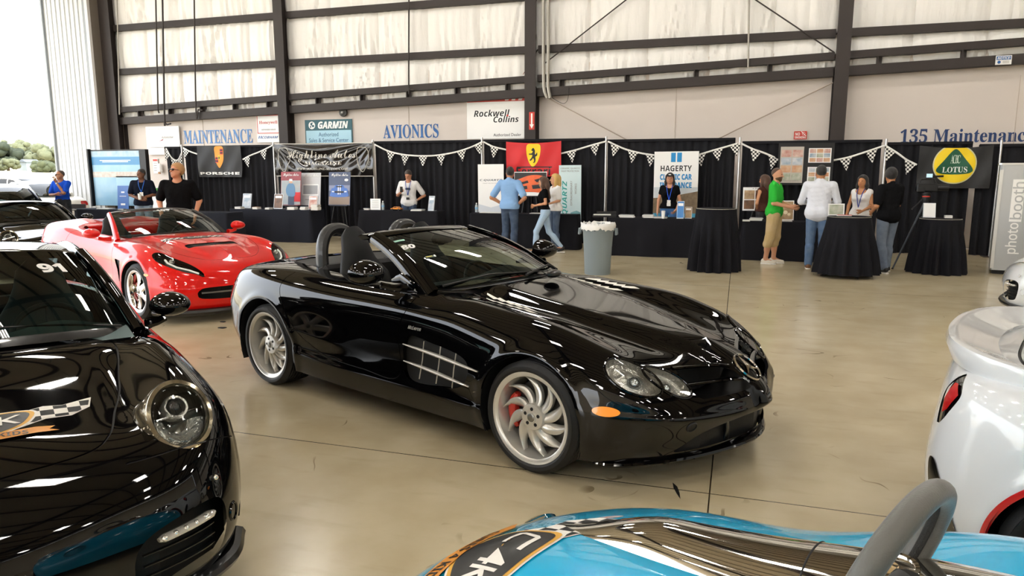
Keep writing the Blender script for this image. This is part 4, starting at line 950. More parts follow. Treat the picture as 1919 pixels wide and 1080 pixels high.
    for s in (-1, 1):
        so = seat(car, (-1.97, .37 * s, .22), h=.79); b = MB(); P_ = [(-2.30, .37 * s + .085 * math.cos(a), 1.08 + .10 * math.sin(a)) for a in np.linspace(0, 2 * math.pi, 20, endpoint=False)]
        c0 = np.array((-2.235, .37 * s, 1.06)); b.sphere(c0, (.04, .105, .115), 18, 10); b.build('headrest_pad', mat('pad_leather', '#0e0e10', .6), so)
        hp = spline(np.array([(-2.44, .37 * s - .17, .93), (-2.46, .37 * s - .155, 1.10), (-2.47, .37 * s - .10, 1.215), (-2.475, .37 * s, 1.25), (-2.47, .37 * s + .10, 1.215), (-2.46, .37 * s + .155, 1.10), (-2.44, .37 * s + .17, .93)]), 26)
        b = MB(); b.tube(hp, .048, 10, flat=1.2); b.build('roll_hoop', mat('hoop_satin', '#1c1c1e', .4, coat=.3), car)
        b = MB(); b.box((-2.46, .37 * s, .93), (.16, .44, .06), bev=.02); b.build('hoop_base', LEATH2, car)
    b = MB(); b.grid([[(-2.46, y, .935), (-2.6, y * .99, .945), (-2.8, y * .93, .955), (-2.98, y * .8, .955)] for y in np.linspace(-.56, .56, 13)]); b.build('tonneau', LEATH, car)
    b = MB(); b.box((-1.75, 0, .50), (1.3, .24, .30), bev=.05); b.build('centre_console', LEATH2, car); b = MB(); b.box((-2.40, 0, .80), (.10, 1.16, .34), bev=.03); b.build('rear_bulkhead', LEATH2, car)
    p = on_glass(.5, .86); b = MB(); b.box(p + np.array([-.07, 0, -.035]), (.05, .24, .07), bev=.025); b.build('rear_view_mirror', BLK, car)
    for s in (-1, 1):
        oval_mirror(car, (-1.33, .97 * s, 1.045), P_BLACK, s, (.15, .125, .085), (-1.19, .76 * s, .935), yaw=R_(8) * s)
        b = MB(); b.tube([(-1.14, .74 * s, .945), (-1.30, .71 * s, .99), (-1.42, .69 * s, .955)], [.03, .035, .012], 8, flat=.4, up=(0, 1, 0)); b.build('mirror_foot', P_BLACK, car)
    # wheels
    for s in (-1, 1):
        w = wheel(car, (0, .815 * s, .327), s, .327, .262, .25, 'turbine', RIMSIL, CAL_RED)
        w = wheel(car, (-2.7, .785 * s, .33), s, .33, .262, .295, 'turbine', RIMSIL, None, spin=.35)
    return car
roadster = build_roadster()
# ================================================================== red convertible
def polyfn_top(poly, zmin, zmax=9): 
    g = poly_sdf(poly); return lambda x, y, z: np.maximum(np.maximum(g(x, np.abs(y)), zmin - z), z - zmax)
def build_red():
    car = thing('convertible_car', 'bright red convertible numbered 103 parked behind the black coupe', 'car', (-6.36, 7.36, 0), R_(-21.85))
    tab = [
     [(.88,0,.14),(.80,.45,.14),(.62,.78,.14),(.40,.88,.15),(0,.90,.16),(-.4,.90,.17),(-.8,.90,.17),(-1.3,.90,.17),(-1.8,.90,.17),(-2.3,.91,.18),(-2.71,.91,.2),(-3.1,.88,.24),(-3.42,.72,.28),(-3.52,.4,.28),(-3.55,0,.28)],
     [(.92,0,.24),(.85,.45,.24),(.66,.80,.25),(.42,.91,.27),(0,.925,.29),(-.4,.925,.30),(-.8,.92,.31),(-1.3,.915,.32),(-1.8,.92,.33),(-2.3,.93,.35),(-2.71,.935,.36),(-3.1,.91,.38),(-3.45,.74,.42),(-3.55,.4,.42),(-3.58,0,.42)],
     [(.93,0,.40),(.86,.45,.40),(.68,.79,.41),(.42,.91,.44),(0,.93,.48),(-.4,.92,.47),(-.8,.88,.46),(-1.3,.87,.47),(-1.8,.89,.49),(-2.3,.925,.53),(-2.71,.938,.55),(-3.1,.91,.57),(-3.44,.74,.60),(-3.55,.4,.60),(-3.58,0,.60)],
     [(.88,0,.52),(.81,.45,.53),(.63,.77,.56),(.38,.89,.62),(0,.92,.68),(-.4,.91,.67),(-.8,.88,.64),(-1.3,.875,.65),(-1.8,.89,.69),(-2.3,.92,.74),(-2.71,.925,.77),(-3.1,.88,.79),(-3.40,.70,.82),(-3.52,.4,.82),(-3.55,0,.82)],
     [(.80,0,.60),(.73,.43,.61),(.55,.73,.66),(.32,.82,.74),(0,.84,.81),(-.4,.84,.82),(-.8,.84,.81),(-1.3,.84,.83),(-1.8,.85,.87),(-2.3,.86,.93),(-2.71,.85,.97),(-3.1,.80,.98),(-3.38,.68,.97),(-3.52,.4,.96),(-3.56,0,.96)],
     [(.68,0,.66),(.60,.38,.67),(.42,.62,.72),(.20,.68,.78),(-.1,.70,.83),(-.45,.71,.84),(-.8,.72,.86),(-1.3,.74,.885),(-1.8,.75,.905),(-2.3,.74,.96),(-2.7,.70,1.0),(-3.05,.64,1.01),(-3.3,.55,1.0),(-3.44,.35,.995),(-3.5,0,.995)],
     [(.50,0,.72),(.42,.28,.725),(.25,.46,.765),(.05,.50,.80),(-.2,.51,.835),(-.5,.52,.86),(-.85,.53,.90),(-1.3,.54,.92),(-1.8,.54,.93),(-2.3,.52,.98),(-2.65,.48,1.02),(-2.95,.42,1.03),(-3.15,.34,1.02),(-3.28,.2,1.01),(-3.35,0,1.0)],
     [(.36,0,.77),(.28,0,.78),(.15,0,.80),(-.05,0,.83),(-.25,0,.86),(-.5,0,.88),(-.85,0,.915),(-1.3,0,.94),(-1.8,0,.94),(-2.25,0,.95),(-2.55,0,.98),(-2.8,0,.99),(-2.95,0,.99),(-3.05,0,.985),(-3.12,0,.985)]]
    edge = [(x - (.02 if i < 4 else 0), max(0, y - (.012 if 0 < i < 4 else 0)), z + .02) for i, (x, y, z) in enumerate(tab[2])]; tab = tab[:3] + [edge] + tab[3:]
    AR = [(0, .327, .365), (-2.71, .34, .38)]
    def disp(P):
        x, y, z = P[:, :, 0].copy(), P[:, :, 1].copy(), P[:, :, 2].copy()
        w = np.interp(x, [-1, -.5, .1, .5], [.50, .44, .34, .26]); k = smooth01((w + .03 - y) / .08) * (z > .6) * smooth01((x + .95) / .3) * smooth01((.62 - x) / .4); P[:, :, 2] += .028 * k
        P[:, :, 2] += .035 * np.exp(-((y - .73) / .10) ** 2) * (z > .6) * smooth01((x + .95) / .4) * smooth01((.55 - x) / .3)
        P[:, :, 2] += .03 * np.exp(-((y - .38) / .16) ** 2) * (z > .8) * smooth01((-2.2 - x) / .2) * smooth01((x + 3.2) / .4)
        return add_flare(P, AR, .014)
    bm = body_bm(body_grid(tab, 190, 84, ref=4, disp=disp)); bvh = BVHTree.FromBMesh(bm)
    for ax, az, R in AR: bmesh.ops.delete(bm, geom=split(bm, lambda x, y, z: np.maximum(np.hypot(x - ax, z - az) - R, .55 - np.abs(y))), context='FACES')
    op = sp([(-.86, 0), (-.90, .35), (-1.0, .57), (-1.2, .64), (-1.7, .66), (-2.1, .64), (-2.28, .58), (-2.32, .3), (-2.30, 0)], 34, False); op = op + [(x, -y) for x, y in op[-2:0:-1]]; osd = poly_sdf(op)
    bmesh.ops.delete(bm, geom=split(bm, lambda x, y, z: np.maximum(osd(x, y), .7 - z)), context='FACES')
    # swept lamps
    hl = poly_sdf(sp([(.235, .80), (.30, .705), (.46, .60), (.62, .53), (.795, .47), (.74, .555), (.66, .665), (.52, .765), (.36, .825)], 50))
    for s in (1, -1):
        fs = split(bm, lambda x, y, z: np.maximum(np.maximum(hl(x, y * s), .5 - z), .2 - y * s)); lens = take(bm, fs)
        inner = lens.copy(); lo = finish(lens, 'headlight', G_CLEAR, car, off=.002); lo['label'] = 'swept clear headlight with dark housing'
        finish(inner, 'lamp_housing', mat('lamp_dark', '#15130f', .25, coat=.6), lo, off=-.035)
        b = MB(); F_ = frame((1, 0, 0), (0, 1, 0), (0, 0, 1), (0, 0, 0)); q = project(bvh, F_, [(x, y * s) for x, y in ((.40, .735), (.46, .735), (.56, .685), (.66, .59), (.74, .515))], -.018, back=2); b.tube(q, .011, 6); b.build('running_light', mat('drl_pale', '#f0ede0', .3, emit='#fff8e6', estr=.4), lo)
        b = MB(); [b.sphere(project(bvh, F_, [(x, y * s)], -.03, back=2)[0], .035, 12, 8) for x, y in ((.44, .67),)]; b.build('projector', REFL, lo)
    gr = poly_sdf(sp([(-.58, .33), (-.55, .385), (-.45, .405), (0, .41), (.45, .405), (.55, .385), (.58, .33), (.50, .275), (0, .262), (-.50, .275)], 60))
    bmesh.ops.delete(bm, geom=split(bm, lambda x, y, z: np.maximum(gr(y, z), .4 - x)), context='FACES')
    b = MB(); b.prism([(.42, -.70), (.62, -.60), (.80, -.3), (.85, 0), (.80, .3), (.62, .60), (.42, .70)], .17, None, .255); b.build('grille_mesh', MESHB, car, smooth=False)
    FR = frame((0, 1, 0), (0, 0, 1), (1, 0, 0), (0, 0, 0))
    b = MB(); b.tube(project(bvh, FR, [(y, .345) for y in np.linspace(-.54, .54, 24)], -.01, back=2), .010, 6); b.build('grille_bar', mat('bar_grey', '#8d8b88', .3, .7), car)
    for y in (-.20, .20): b = MB(); b.tube(project(bvh, FR, [(y, z) for z in (.40, .34, .27)], -.03, back=2), .012, 6); b.build('grille_strut', MESHB, car)
    hv = poly_sdf(rrect(.13, .66, .03, 4, .10, 0)); fs = split(bm, lambda x, y, z: np.maximum(hv(x, y), .7 - z)); finish(take(bm, fs), 'hood_vent', MESHB, car, off=-.03)
    b = MB(); [b.tube(project(bvh, frame((1, 0, 0), (0, 1, 0), (0, 0, 1), (0, 0, 0)), [(x, y) for y in np.linspace(-.31, .31, 12)], -.012, back=2), .008, 6) for x in (.07, .10, .13)]; b.build('vent_slat', P_CARBON, car)
    fv = poly_sdf([(-.43, .66), (-.62, .67), (-.50, .55), (-.44, .40), (-.40, .40)]); both(bm, lambda x, y, z: fv(x, z), 'fender_vent', MESHB, car, -.02, .6)
    drs = sp([(-.80, .98), (-.78, .84), (-.72, .64), (-.72, .36), (-1.3, .335), (-1.9, .35), (-2.12, .48), (-2.18, .66), (-2.14, .84), (-2.10, .99)], 70, False); dsd = poly_sdf(drs)
    seam(bm, lambda x, y, z: dsd(x, z), lambda x, y, z: .55 - np.abs(y), car, w=.003)
    hs = poly_sdf(sp([(.62, 0), (.55, .30), (.32, .50), (0, .60), (-.5, .66), (-.95, .69)], 40, False) + [(-.95, 0)]); seam(bm, lambda x, y, z: hs(x, np.abs(y)), lambda x, y, z: np.maximum(.6 - z, -.9 - x), car, w=.002)
    for s in (1, -1):
        fs = where(bm, lambda x, y, z: np.maximum(dsd(x, z), .6 - y * s)); finish(take(bm, fs), 'door', P_RED, car)
    tl = poly_sdf(rrect(.20, .11, .03, 4, .52, .80)); both(bm, lambda x, y, z: np.maximum(tl(np.abs(y), z), x + 3.2), 'tail_light', REDL, car, .002, .1)
    finish(bm, 'body', P_RED, car)
    for ax, az, R in AR:
        for s in (-1, 1): b = MB(); arch_liner(b, ax, az, R + .008, .55 * s, .92 * s); b.build('wheel_liner', BLK, car)
    b = MB(); b.box((-1.35, 0, .17), (3.5, 1.6, .05)); b.build('undertray', BLK, car, smooth=False)
    b = MB(); b.tube([(x, y, .125) for x, y in sp([(.42, -.91), (.64, -.81), (.83, -.46), (.90, 0), (.83, .46), (.64, .81), (.42, .91)], 36, False)], .045, 8, flat=.9); b.build('splitter', P_CARBON, car)
    for s in (-1, 1):
        M2 = surf_frame(bvh, (.30, .92 * s, .55), out=(.2, s, 0)); decal(bvh, M2, ellipse(.05, .016, 16), AMBER, car, 'marker_light', .004)
    # glass
    base = [(-.92, -.70, .885), (-.80, -.58, .895), (-.68, -.32, .92), (-.64, 0, .93), (-.68, .32, .92), (-.80, .58, .895), (-.92, .70, .885)]
    top = [(-1.47, -.555, 1.165), (-1.40, -.42, 1.19), (-1.34, -.2, 1.21), (-1.32, 0, 1.215), (-1.34, .2, 1.21), (-1.40, .42, 1.19), (-1.47, .555, 1.165)]
    GP = glass_grid(base, top, 36, 12, .03); b = MB(); b.grid(GP); gl = b.build('windscreen', G_WIND, car, angle=60); g2 = bmesh.new(); g2.from_mesh(gl.data); gb = BVHTree.FromBMesh(g2); g2.free()
    b = MB(); b.grid([[(p[0] + .03, p[1], p[2] - .006), (p[0], p[1], p[2] + .012), (p[0] - .07, p[1], p[2] + .018), (p[0] - .09, p[1], p[2] - .0), (p[0] - .04, p[1] * .98, p[2] - .02)] for p in spline(np.array(top), 30)], close_v=True); b.build('windscreen_header', P_CARBON, car, angle=60)
    for s, e in ((-1, GP[0]), (1, GP[-1])):
        b = MB(); ln = np.vstack([e[0] + (e[0] - e[1]) * 1.0, e]); b.tube(ln + np.array([-.02, .01 * s, 0]), np.linspace(.045, .034, len(ln)), 8, flat=.7, up=(0, s, .5)); o = b.build('windscreen_pillar', P_CARBON if s > 0 else P_RED, car)
    p, q, r_ = GP[18, 10], GP[24, 10], GP[18, 11]; xx = nrm(q - p); zz = nrm(np.cross(xx, r_ - p)); Mg = np.array(frame(xx, np.cross(zz, xx), zz, p + xx * .02)); decal(gb, Mg, None, WHT, car, 'race_number', .004, .05, text2d('103', .17, .075, style='sans', bold=.03))
    b = MB(); b.tube([GP[6, 0] + (.02, 0, .02), GP[16, 0] + (.03, 0, .015), GP[24, 0] + (.02, 0, .02)], .009, 6); b.build('wiper', BLK, car)
    zt = lambda x, y: float(np.interp(x, [-2.35, -1.7, -.86], [.95, .90, .90])); tub(car, op, zt, .30)
    dash(car, -.98, .905, .62); steering(car, (-1.36, .38, .80))
    b = MB(); b.grid([[(-2.16, y, .97), (-2.10, y, .985), (-1.98, y * .96, .95), (-1.92, y * .9, .86), (-1.90, y * .85, .55)] for y in np.linspace(-.30, .30, 9)]); b.build('rear_waterfall_panel', P_RED, car)
    b = MB(); b.grid([[(-2.30, y, .99), (-2.2, y, 1.0), (-2.08, y, .975), (-2.05, y, .80)] for y in np.linspace(-.62, .62, 20)]); b.build('rear_shelf', P_RED, car)
    b = MB()
    for s in (1, -1): b.prism([(0, -.03), (s * .09, .035), (s * .065, .035), (s * .0, -.005)] if s > 0 else [(0, -.03), (0, -.005), (-.065, .035), (-.09, .035)], .006, frame((0, 1, 0), (-.3, 0, 1), (1, 0, .3), (-1.895, 0, .80)))
    b.build('chevron_emblem', CHROME, car, smooth=False)
    for s in (-1, 1): seat(car, (-1.62, .38 * s, .22), h=.66)
    b = MB(); b.box((-1.5, 0, .5), (1.1, .24, .3), bev=.05); b.build('centre_console', LEATH2, car)
    for s in (-1, 1): oval_mirror(car, (-.98, .98 * s, .96), P_RED, s, (.13, .10, .062), (-.92, .78 * s, .885), yaw=R_(10) * s)
    M2 = surf_frame(bvh, (-.30, 0, .90), up=(-1, 0, .1), out=(0, 0, 1)); M2 = shift(M2, 0, 0)
    decal(bvh, M2, rrect(.30, .17, .04), mat('decal_black', '#1b1b1c', .4), car, 'sponsor_decal', .004, .05)
    for s in (-1, 1): decal(bvh, M2, [(s * .16, -.05), (s * .42, -.03), (s * .42, .09), (s * .16, .07)], checker_mat('decal_checker', '#e6e3dc', '#1a1a1a', 24, axes='xyz'), car, 'checkered_flag_decal', .004, .05)
    decal(bvh, M2, None, mat('decal_silver', '#cfcac0', .4), car, 'decal_lettering', .006, .05, text2d('C4K', .22, .10, style='sans'))
    for s in (-1, 1):
        wheel(car, (0, .80 * s, .327), s, .327, .245, .25, 'five', RIMCHR, CAL_RED, spin=.25); wheel(car, (-2.71, .79 * s, .34), s, .34, .255, .285, 'five', RIMCHR, CAL_RED)
    return car
red_car = build_red()
# ================================================================== black coupe, left foreground
def loft_rows(rows, n=32): return np.array([spline(np.array(r, float), n) for r in rows])
def coupe_top(car, C, paint_m, glass_m, pre='', detail=True):
    """roof, pillars and panes of a rounded coupe. C: dict of curve keys"""
    base, head, rear, tail = [spline(np.array(C[k], float), 36) for k in ('base', 'head', 'rear', 'tail')]
    GP = glass_grid(C['base'], C['head'], 36, 12, .03); b = MB(); b.grid(GP); gl = b.build('windscreen', glass_m, car, angle=60)
    Pr = np.array([[head[i] + (rear[i] - head[i]) * t + np.array([0, 0, C.get('crown', .035) * math.sin(math.pi * t)]) for t in np.linspace(0, 1, 12)] for i in range(36)])
    b = MB(); b.grid(Pr); ed = Pr[:, 0]; b.grid([[p, p + np.array([.02, 0, -.02]), p + np.array([.0, 0, -.035])] for p in ed]); b.build('roof', paint_m, car, angle=60)
    b = MB(); b.grid(glass_grid(C['rear'], C['tail'], 36, 10, .03)); b.build('rear_window', glass_m, car, angle=60)
    for s, i in ((-1, 0), (1, 35)):
        # side pane between belt and roof rail
        belt = spline(np.array([(x, y * s, z) for x, y, z in C['belt']]), 30); rail = np.vstack([GP[0 if i == 0 else -1], Pr[i], glass_grid(C['rear'], C['tail'], 36, 10, .03)[i]]); d = np.r_[0, np.cumsum(np.linalg.norm(np.diff(rail, axis=0), axis=1))]; rail = np.array([[np.interp(t, d / d[-1], rail[:, k]) for k in range(3)] for t in np.linspace(0, 1, 30)])
        b = MB(); b.grid([[belt[k] + (rail[k] - belt[k]) * t + np.array([0, s * .03 * math.sin(math.pi * t), 0]) for t in np.linspace(0, .97, 8)] for k in range(30)]); b.build('side_window', glass_m, car, angle=60)
        O = lambda p: np.array([-.0, .012 * s, .008]); b = MB(); b.tube(np.array([p + O(p) for p in np.vstack([GP[0 if i == 0 else -1][:, :][:1] * 2 - GP[0 if i == 0 else -1][1:2], GP[0 if i == 0 else -1]])]), np.linspace(.045, .036, 13), 10, flat=.75, up=(.3, s, .5)); b.build('windscreen_pillar', paint_m, car, angle=60)
        b = MB(); b.tube(Pr[i] + np.array([0, .006 * s, -.006]), .034, 10, flat=.8, up=(0, s, .6)); b.build('roof_rail', paint_m, car, angle=60)
        k0 = 16; b = MB(); b.tube(np.array([belt[k0 + 2] + (rail[k0] - belt[k0 + 2]) * t + np.array([0, s * .03 * math.sin(math.pi * t), 0]) for t in np.linspace(0, 1, 8)]), .035, 8, flat=.35, up=(0, 1, 0)); b.build('door_pillar', paint_m, car)
        rg = glass_grid(C['rear'], C['tail'], 36, 10, .03)[i]; b = MB(); b.tube(rg + np.array([0, .01 * s, 0]), np.linspace(.05, .10, 10), 8, flat=.5, up=(0, s, .5)); b.build('rear_pillar', paint_m, car)
    return GP, gl
C911 = dict(base=[(-.70, -.69, .905), (-.55, -.55, .93), (-.45, -.28, .955), (-.42, 0, .962), (-.45, .28, .955), (-.55, .55, .93), (-.70, .69, .905)],
            head=[(-1.22, -.54, 1.245), (-1.13, -.42, 1.275), (-1.06, -.2, 1.298), (-1.04, 0, 1.303), (-1.06, .2, 1.298), (-1.13, .42, 1.275), (-1.22, .54, 1.245)],
            rear=[(-2.15, -.50, 1.20), (-2.2, -.36, 1.225), (-2.24, -.18, 1.235), (-2.25, 0, 1.238), (-2.24, .18, 1.235), (-2.2, .36, 1.225), (-2.15, .50, 1.20)],
            tail=[(-2.75, -.52, .925), (-2.9, -.40, .925), (-2.98, -.2, .93), (-3.0, 0, .93), (-2.98, .2, .93), (-2.9, .40, .925), (-2.75, .52, .925)],
            belt=[(-.66, .715, .90), (-1.2, .735, .905), (-1.7, .725, .915), (-2.2, .68, .93), (-2.7, .56, .93)], crown=.04)
T911 = [
 [(.86,0,.16),(.80,.42,.16),(.62,.74,.16),(.40,.85,.17),(0,.86,.17),(-.4,.86,.17),(-.8,.86,.18),(-1.2,.87,.18),(-1.6,.89,.18),(-2.0,.91,.18),(-2.36,.91,.2),(-2.8,.88,.24),(-3.3,.72,.28),(-3.48,.4,.28),(-3.52,0,.28)],
 [(.89,0,.25),(.83,.42,.25),(.655,.77,.25),(.42,.88,.27),(0,.90,.29),(-.4,.89,.3),(-.8,.88,.31),(-1.2,.885,.32),(-1.6,.905,.34),(-2,.925,.36),(-2.36,.93,.37),(-2.8,.90,.40),(-3.33,.74,.42),(-3.52,.42,.42),(-3.56,0,.42)],
 [(.90,0,.40),(.84,.42,.40),(.66,.77,.41),(.42,.885,.44),(0,.905,.48),(-.4,.89,.47),(-.8,.87,.46),(-1.2,.875,.47),(-1.6,.90,.50),(-2,.93,.54),(-2.36,.94,.56),(-2.8,.91,.58),(-3.33,.74,.60),(-3.52,.42,.60),(-3.56,0,.60)],
 [(.87,0,.53),(.81,.42,.54),(.63,.745,.56),(.40,.865,.61),(0,.895,.68),(-.4,.885,.68),(-.8,.87,.66),(-1.2,.875,.67),(-1.6,.90,.70),(-2.0,.925,.73),(-2.36,.93,.75),(-2.8,.89,.76),(-3.30,.72,.76),(-3.46,.4,.76),(-3.50,0,.76)],
 [(.80,0,.61),(.75,.42,.63),(.56,.74,.69),(.37,.825,.745),(0,.835,.81),(-.4,.835,.84),(-.8,.835,.84),(-1.2,.84,.85),(-1.6,.855,.87),(-2,.86,.88),(-2.36,.84,.885),(-2.8,.78,.87),(-3.22,.62,.84),(-3.36,.38,.83),(-3.4,0,.83)],
 [(.70,0,.675),(.66,.34,.685),(.50,.60,.735),(.31,.69,.79),(0,.71,.845),(-.4,.725,.875),(-.8,.74,.89),(-1.2,.75,.90),(-1.6,.75,.91),(-2.0,.73,.92),(-2.36,.70,.915),(-2.8,.62,.89),(-3.1,.50,.87),(-3.22,.3,.86),(-3.26,0,.86)],
 [(.54,0,.735),(.50,.26,.735),(.36,.44,.74),(.17,.50,.765),(-.1,.53,.815),(-.42,.57,.885),(-.8,.60,.90),(-1.2,.60,.90),(-1.6,.60,.91),(-2,.58,.92),(-2.36,.54,.92),(-2.7,.48,.91),(-2.95,.38,.89),(-3.05,.2,.88),(-3.1,0,.88)],
 [(.40,0,.775),(.34,0,.785),(.20,0,.805),(.02,0,.84),(-.16,0,.89),(-.40,0,.945),(-.8,0,.90),(-1.2,0,.90),(-1.6,0,.90),(-2,0,.91),(-2.3,0,.92),(-2.6,0,.925),(-2.78,0,.91),(-2.88,0,.9),(-2.95,0,.9)]]
def build_coupe(name, label, loc, rz, paint_m, hero=True):
    car = thing(name, label, 'car', loc, rz); AR = [(0, .325, .35), (-2.36, .335, .37)]
    def disp(P):
        x, y, z = P[:, :, 0].copy(), P[:, :, 1].copy(), P[:, :, 2].copy()
        P[:, :, 2] += .045 * np.exp(-((y - .70) / .11) ** 2) * (z > .6) * smooth01((x + .6) / .4) * smooth01((.62 - x) / .3)
        P[:, :, 2] -= .015 * np.exp(-((y - .50) / .07) ** 2) * (z > .6) * smooth01((x + .4) / .3) * smooth01((.55 - x) / .3)
        return add_flare(P, AR, .012)
    bm = body_bm(body_grid(T911, 190, 88, ref=4, disp=disp)); bvh = BVHTree.FromBMesh(bm)
    for ax, az, R in AR: bmesh.ops.delete(bm, geom=split(bm, lambda x, y, z: np.maximum(np.hypot(x - ax, z - az) - R, .55 - np.abs(y))), context='FACES')
    op = sp([(-.48, 0), (-.50, .35), (-.60, .58), (-.75, .68), (-1.2, .71), (-2.0, .68), (-2.6, .52), (-2.75, 0)], 34, False); op = op + [(x, -y) for x, y in op[-2:0:-1]]; osd = poly_sdf(op)
    bmesh.ops.delete(bm, geom=split(bm, lambda x, y, z: np.maximum(osd(x, y), .72 - z)), context='FACES')
    FR = frame((0, 1, 0), (0, 0, 1), (1, 0, 0), (0, 0, 0)); FT = frame((1, 0, 0), (0, 1, 0), (0, 0, 1), (0, 0, 0))
    hood = poly_sdf(sp([(-.48, 0), (-.46, .52), (.0, .515), (.30, .45), (.50, .40), (.60, .30), (.655, 0)], 50, False) + [(.655, -.0)])
    seam(bm, lambda x, y, z: hood(x, np.abs(y)), lambda x, y, z: np.maximum(.58 - z, -.44 - x), car, w=.004)
    bsm = poly_sdf([(2, -1), (2, .665), (.62, .665), (.45, .60), (.35, .56), (.35, -1)]); seam(bm, lambda x, y, z: bsm(x, z), lambda x, y, z: np.maximum(np.maximum(.42 - np.abs(y), .36 - x), x - .75), car, w=.0025)
    dr = sp([(-.64, 1.0), (-.62, .84), (-.62, .5), (-.66, .33), (-1.2, .31), (-1.6, .33), (-1.78, .5), (-1.80, .75), (-1.76, 1.0)], 60, False); ddr = poly_sdf(dr)
    seam(bm, lambda x, y, z: ddr(x, z), lambda x, y, z: .55 - np.abs(y), car, w=.003)
    for s in (1, -1):
        M = surf_frame(bvh, (.455, .65 * s, .665), up=(-.6, 0, 1), out=(1, s * .3, .7)); zax = nrm(np.array([.80, .20 * s, .52])); yax = nrm(np.array([-.5, 0, .85]) - zax * (zax @ np.array([-.5, 0, .85]))); M = np.array(frame(np.cross(yax, zax), yax, zax, M[:3, 3]))
        rx, ry = .130, .152; fs = split(bm, ell_fn(M, rx, ry, .16)); bmesh.ops.delete(bm, geom=fs, context='FACES')
        A = np.linspace(0, 2 * math.pi, 48, endpoint=False); E = lambda f, d: [M[:3, 3] + M[:3, 0] * rx * f * math.cos(a) + M[:3, 1] * ry * f * math.sin(a) + M[:3, 2] * d for a in A]
        ringp = project(bvh, M, [(rx * 1.0 * math.cos(a), ry * 1.0 * math.sin(a)) for a in A], .0); 
        b = MB(); b.grid([list(ringp), E(1.0, .02), E(.97, .032), E(.86, .036), E(.82, .03), E(.82, .0)], close_v=True); ho = b.build('headlight', mat('lamp_ring_bronze', '#a99f88', .12, .9), car, angle=50); ho['label'] = 'round headlight with a pale metal ring'
        b = MB(); b.grid([E(math.sin(t) * .83, .03 + .028 * math.cos(t)) for t in np.linspace(.02, math.pi / 2, 12)], close_v=True); b.build('lens', G_CLEAR, ho, angle=80)
        b = MB(); b.grid([E(f, d) for f, d in ((.83, .02), (.80, -.02), (.66, -.055), (.4, -.07), (.02, -.075))], close_v=True); b.build('reflector', mat('lamp_inner', '#6d6a62', .25, .9), ho, angle=40)
        b = MB(); c = M[:3, 3] + M[:3, 1] * ry * .28; M2 = np.array(frame(M[:3, 0], M[:3, 1], M[:3, 2], c)); b.lathe([(.046, -.05), (.050, .0), (.046, .008), (.038, .006), (.036, -.01)], 28, M2); b.build('projector_ring', REFL, ho)
        b = MB(); b.sphere(c - M[:3, 2] * .015, .034, 18, 10); b.build('projector_lens', mat('projector_dark', '#2b2a2a', .05, coat=1.0), ho)
        b = MB(); b.grid([[M[:3, 3] + M[:3, 0] * rx * .80 * math.cos(a) * k + M[:3, 1] * (ry * .80 * math.sin(a) * k - ry * .02) + M[:3, 2] * (d) for a in np.linspace(R_(185), R_(355), 18)] for k, d in ((.98, .0), (.80, .012), (.62, -.005), (.45, -.03))]); b.build('lower_reflector', REFL, ho, angle=40)
        b = MB(); b.cyl(M[:3, 3] - M[:3, 0] * .08 + M[:3, 1] * .0 - M[:3, 2] * .01, M[:3, 3] + M[:3, 0] * .085 + M[:3, 1] * .03 - M[:3, 2] * .01, .006, n=8); b.build('lamp_divider', CHROME, ho)
        # outer intake with the LED bar and slats
        ip = poly_sdf(sp([(.44, .225), (.40, .33), (.44, .42), (.58, .46), (.71, .46), (.755, .40), (.745, .29), (.68, .225)], 44)); fs = split(bm, lambda x, y, z: np.maximum(np.maximum(ip(y * s, z), .38 - x), .3 - y * s)); bmesh.ops.delete(bm, geom=fs, context='FACES')
        b = MB(); b.prism([(.45, .80 * s), (.58, .72 * s), (.72, .50 * s), (.72, .38 * s), (.40, .38 * s)][::s], .30, None, .19); b.build('intake_mesh', MESHB, car, smooth=False)
        for z in (.265, .31, .355):
            b = MB(); b.tube(project(bvh, FR, [(y * s, z) for y in np.linspace(.44, .72, 10)], -.03, back=2), .009, 6, flat=.5, up=(0, 0, 1)); b.build('intake_slat', P_CARBON, car)
        lp = project(bvh, FR, [(y * s, .40 + .03 * (y - .5)) for y in np.linspace(.49, .71, 12)], -.012, back=2); b = MB(); b.tube(lp, [.012] + [.024] * 10 + [.012], 10, flat=.6, up=(0, 0, 1)); lo = b.build('daylight_lamp', mat('led_bar', '#dcd8cf', .15, .5, coat=1), car)
        b = MB(); [b.sphere(lp[i] + np.array([.012, 0, .004]), .013, 10, 6) for i in range(1, 11, 2)]; b.build('led_lens', REFL, lo)
        M3 = surf_frame(bvh, (.62, .80 * s, .345), out=(.6, s, 0)); b = MB(); b.lathe([(.030, .003), (.036, .006), (.041, .0), (.036, -.004), (.030, .003)], 24, M3); b.lathe([(0, .001), (.03, .001)], 24, M3); b.build('washer_cover', paint_m, car)
        b = MB(); b.sphere(project(bvh, FR, [(s * .72, .525)], .008, back=2)[0], .012, 10, 8); b.build('washer_nozzle', CHROME, car)
    ci = poly_sdf(sp([(-.33, .21), (-.34, .30), (-.30, .335), (.30, .335), (.34, .30), (.33, .21)], 40)); bmesh.ops.delete(bm, geom=split(bm, lambda x, y, z: np.maximum(ci(y, z), .4 - x)), context='FACES')
    b = MB(); b.prism([(.45, -.40), (.78, -.36), (.82, 0), (.78, .36), (.45, .40)], .17, None, .18); b.build('centre_intake_mesh', MESHB, car, smooth=False)
    for s in (1, -1): finish(take(bm, where(bm, lambda x, y, z: np.maximum(ddr(x, z), .6 - y * s))), 'door', paint_m, car)
    finish(take(bm, where(bm, lambda x, y, z: np.maximum(np.maximum(hood(x, np.abs(y)), .58 - z), -.46 - x))), 'hood', paint_m, car)
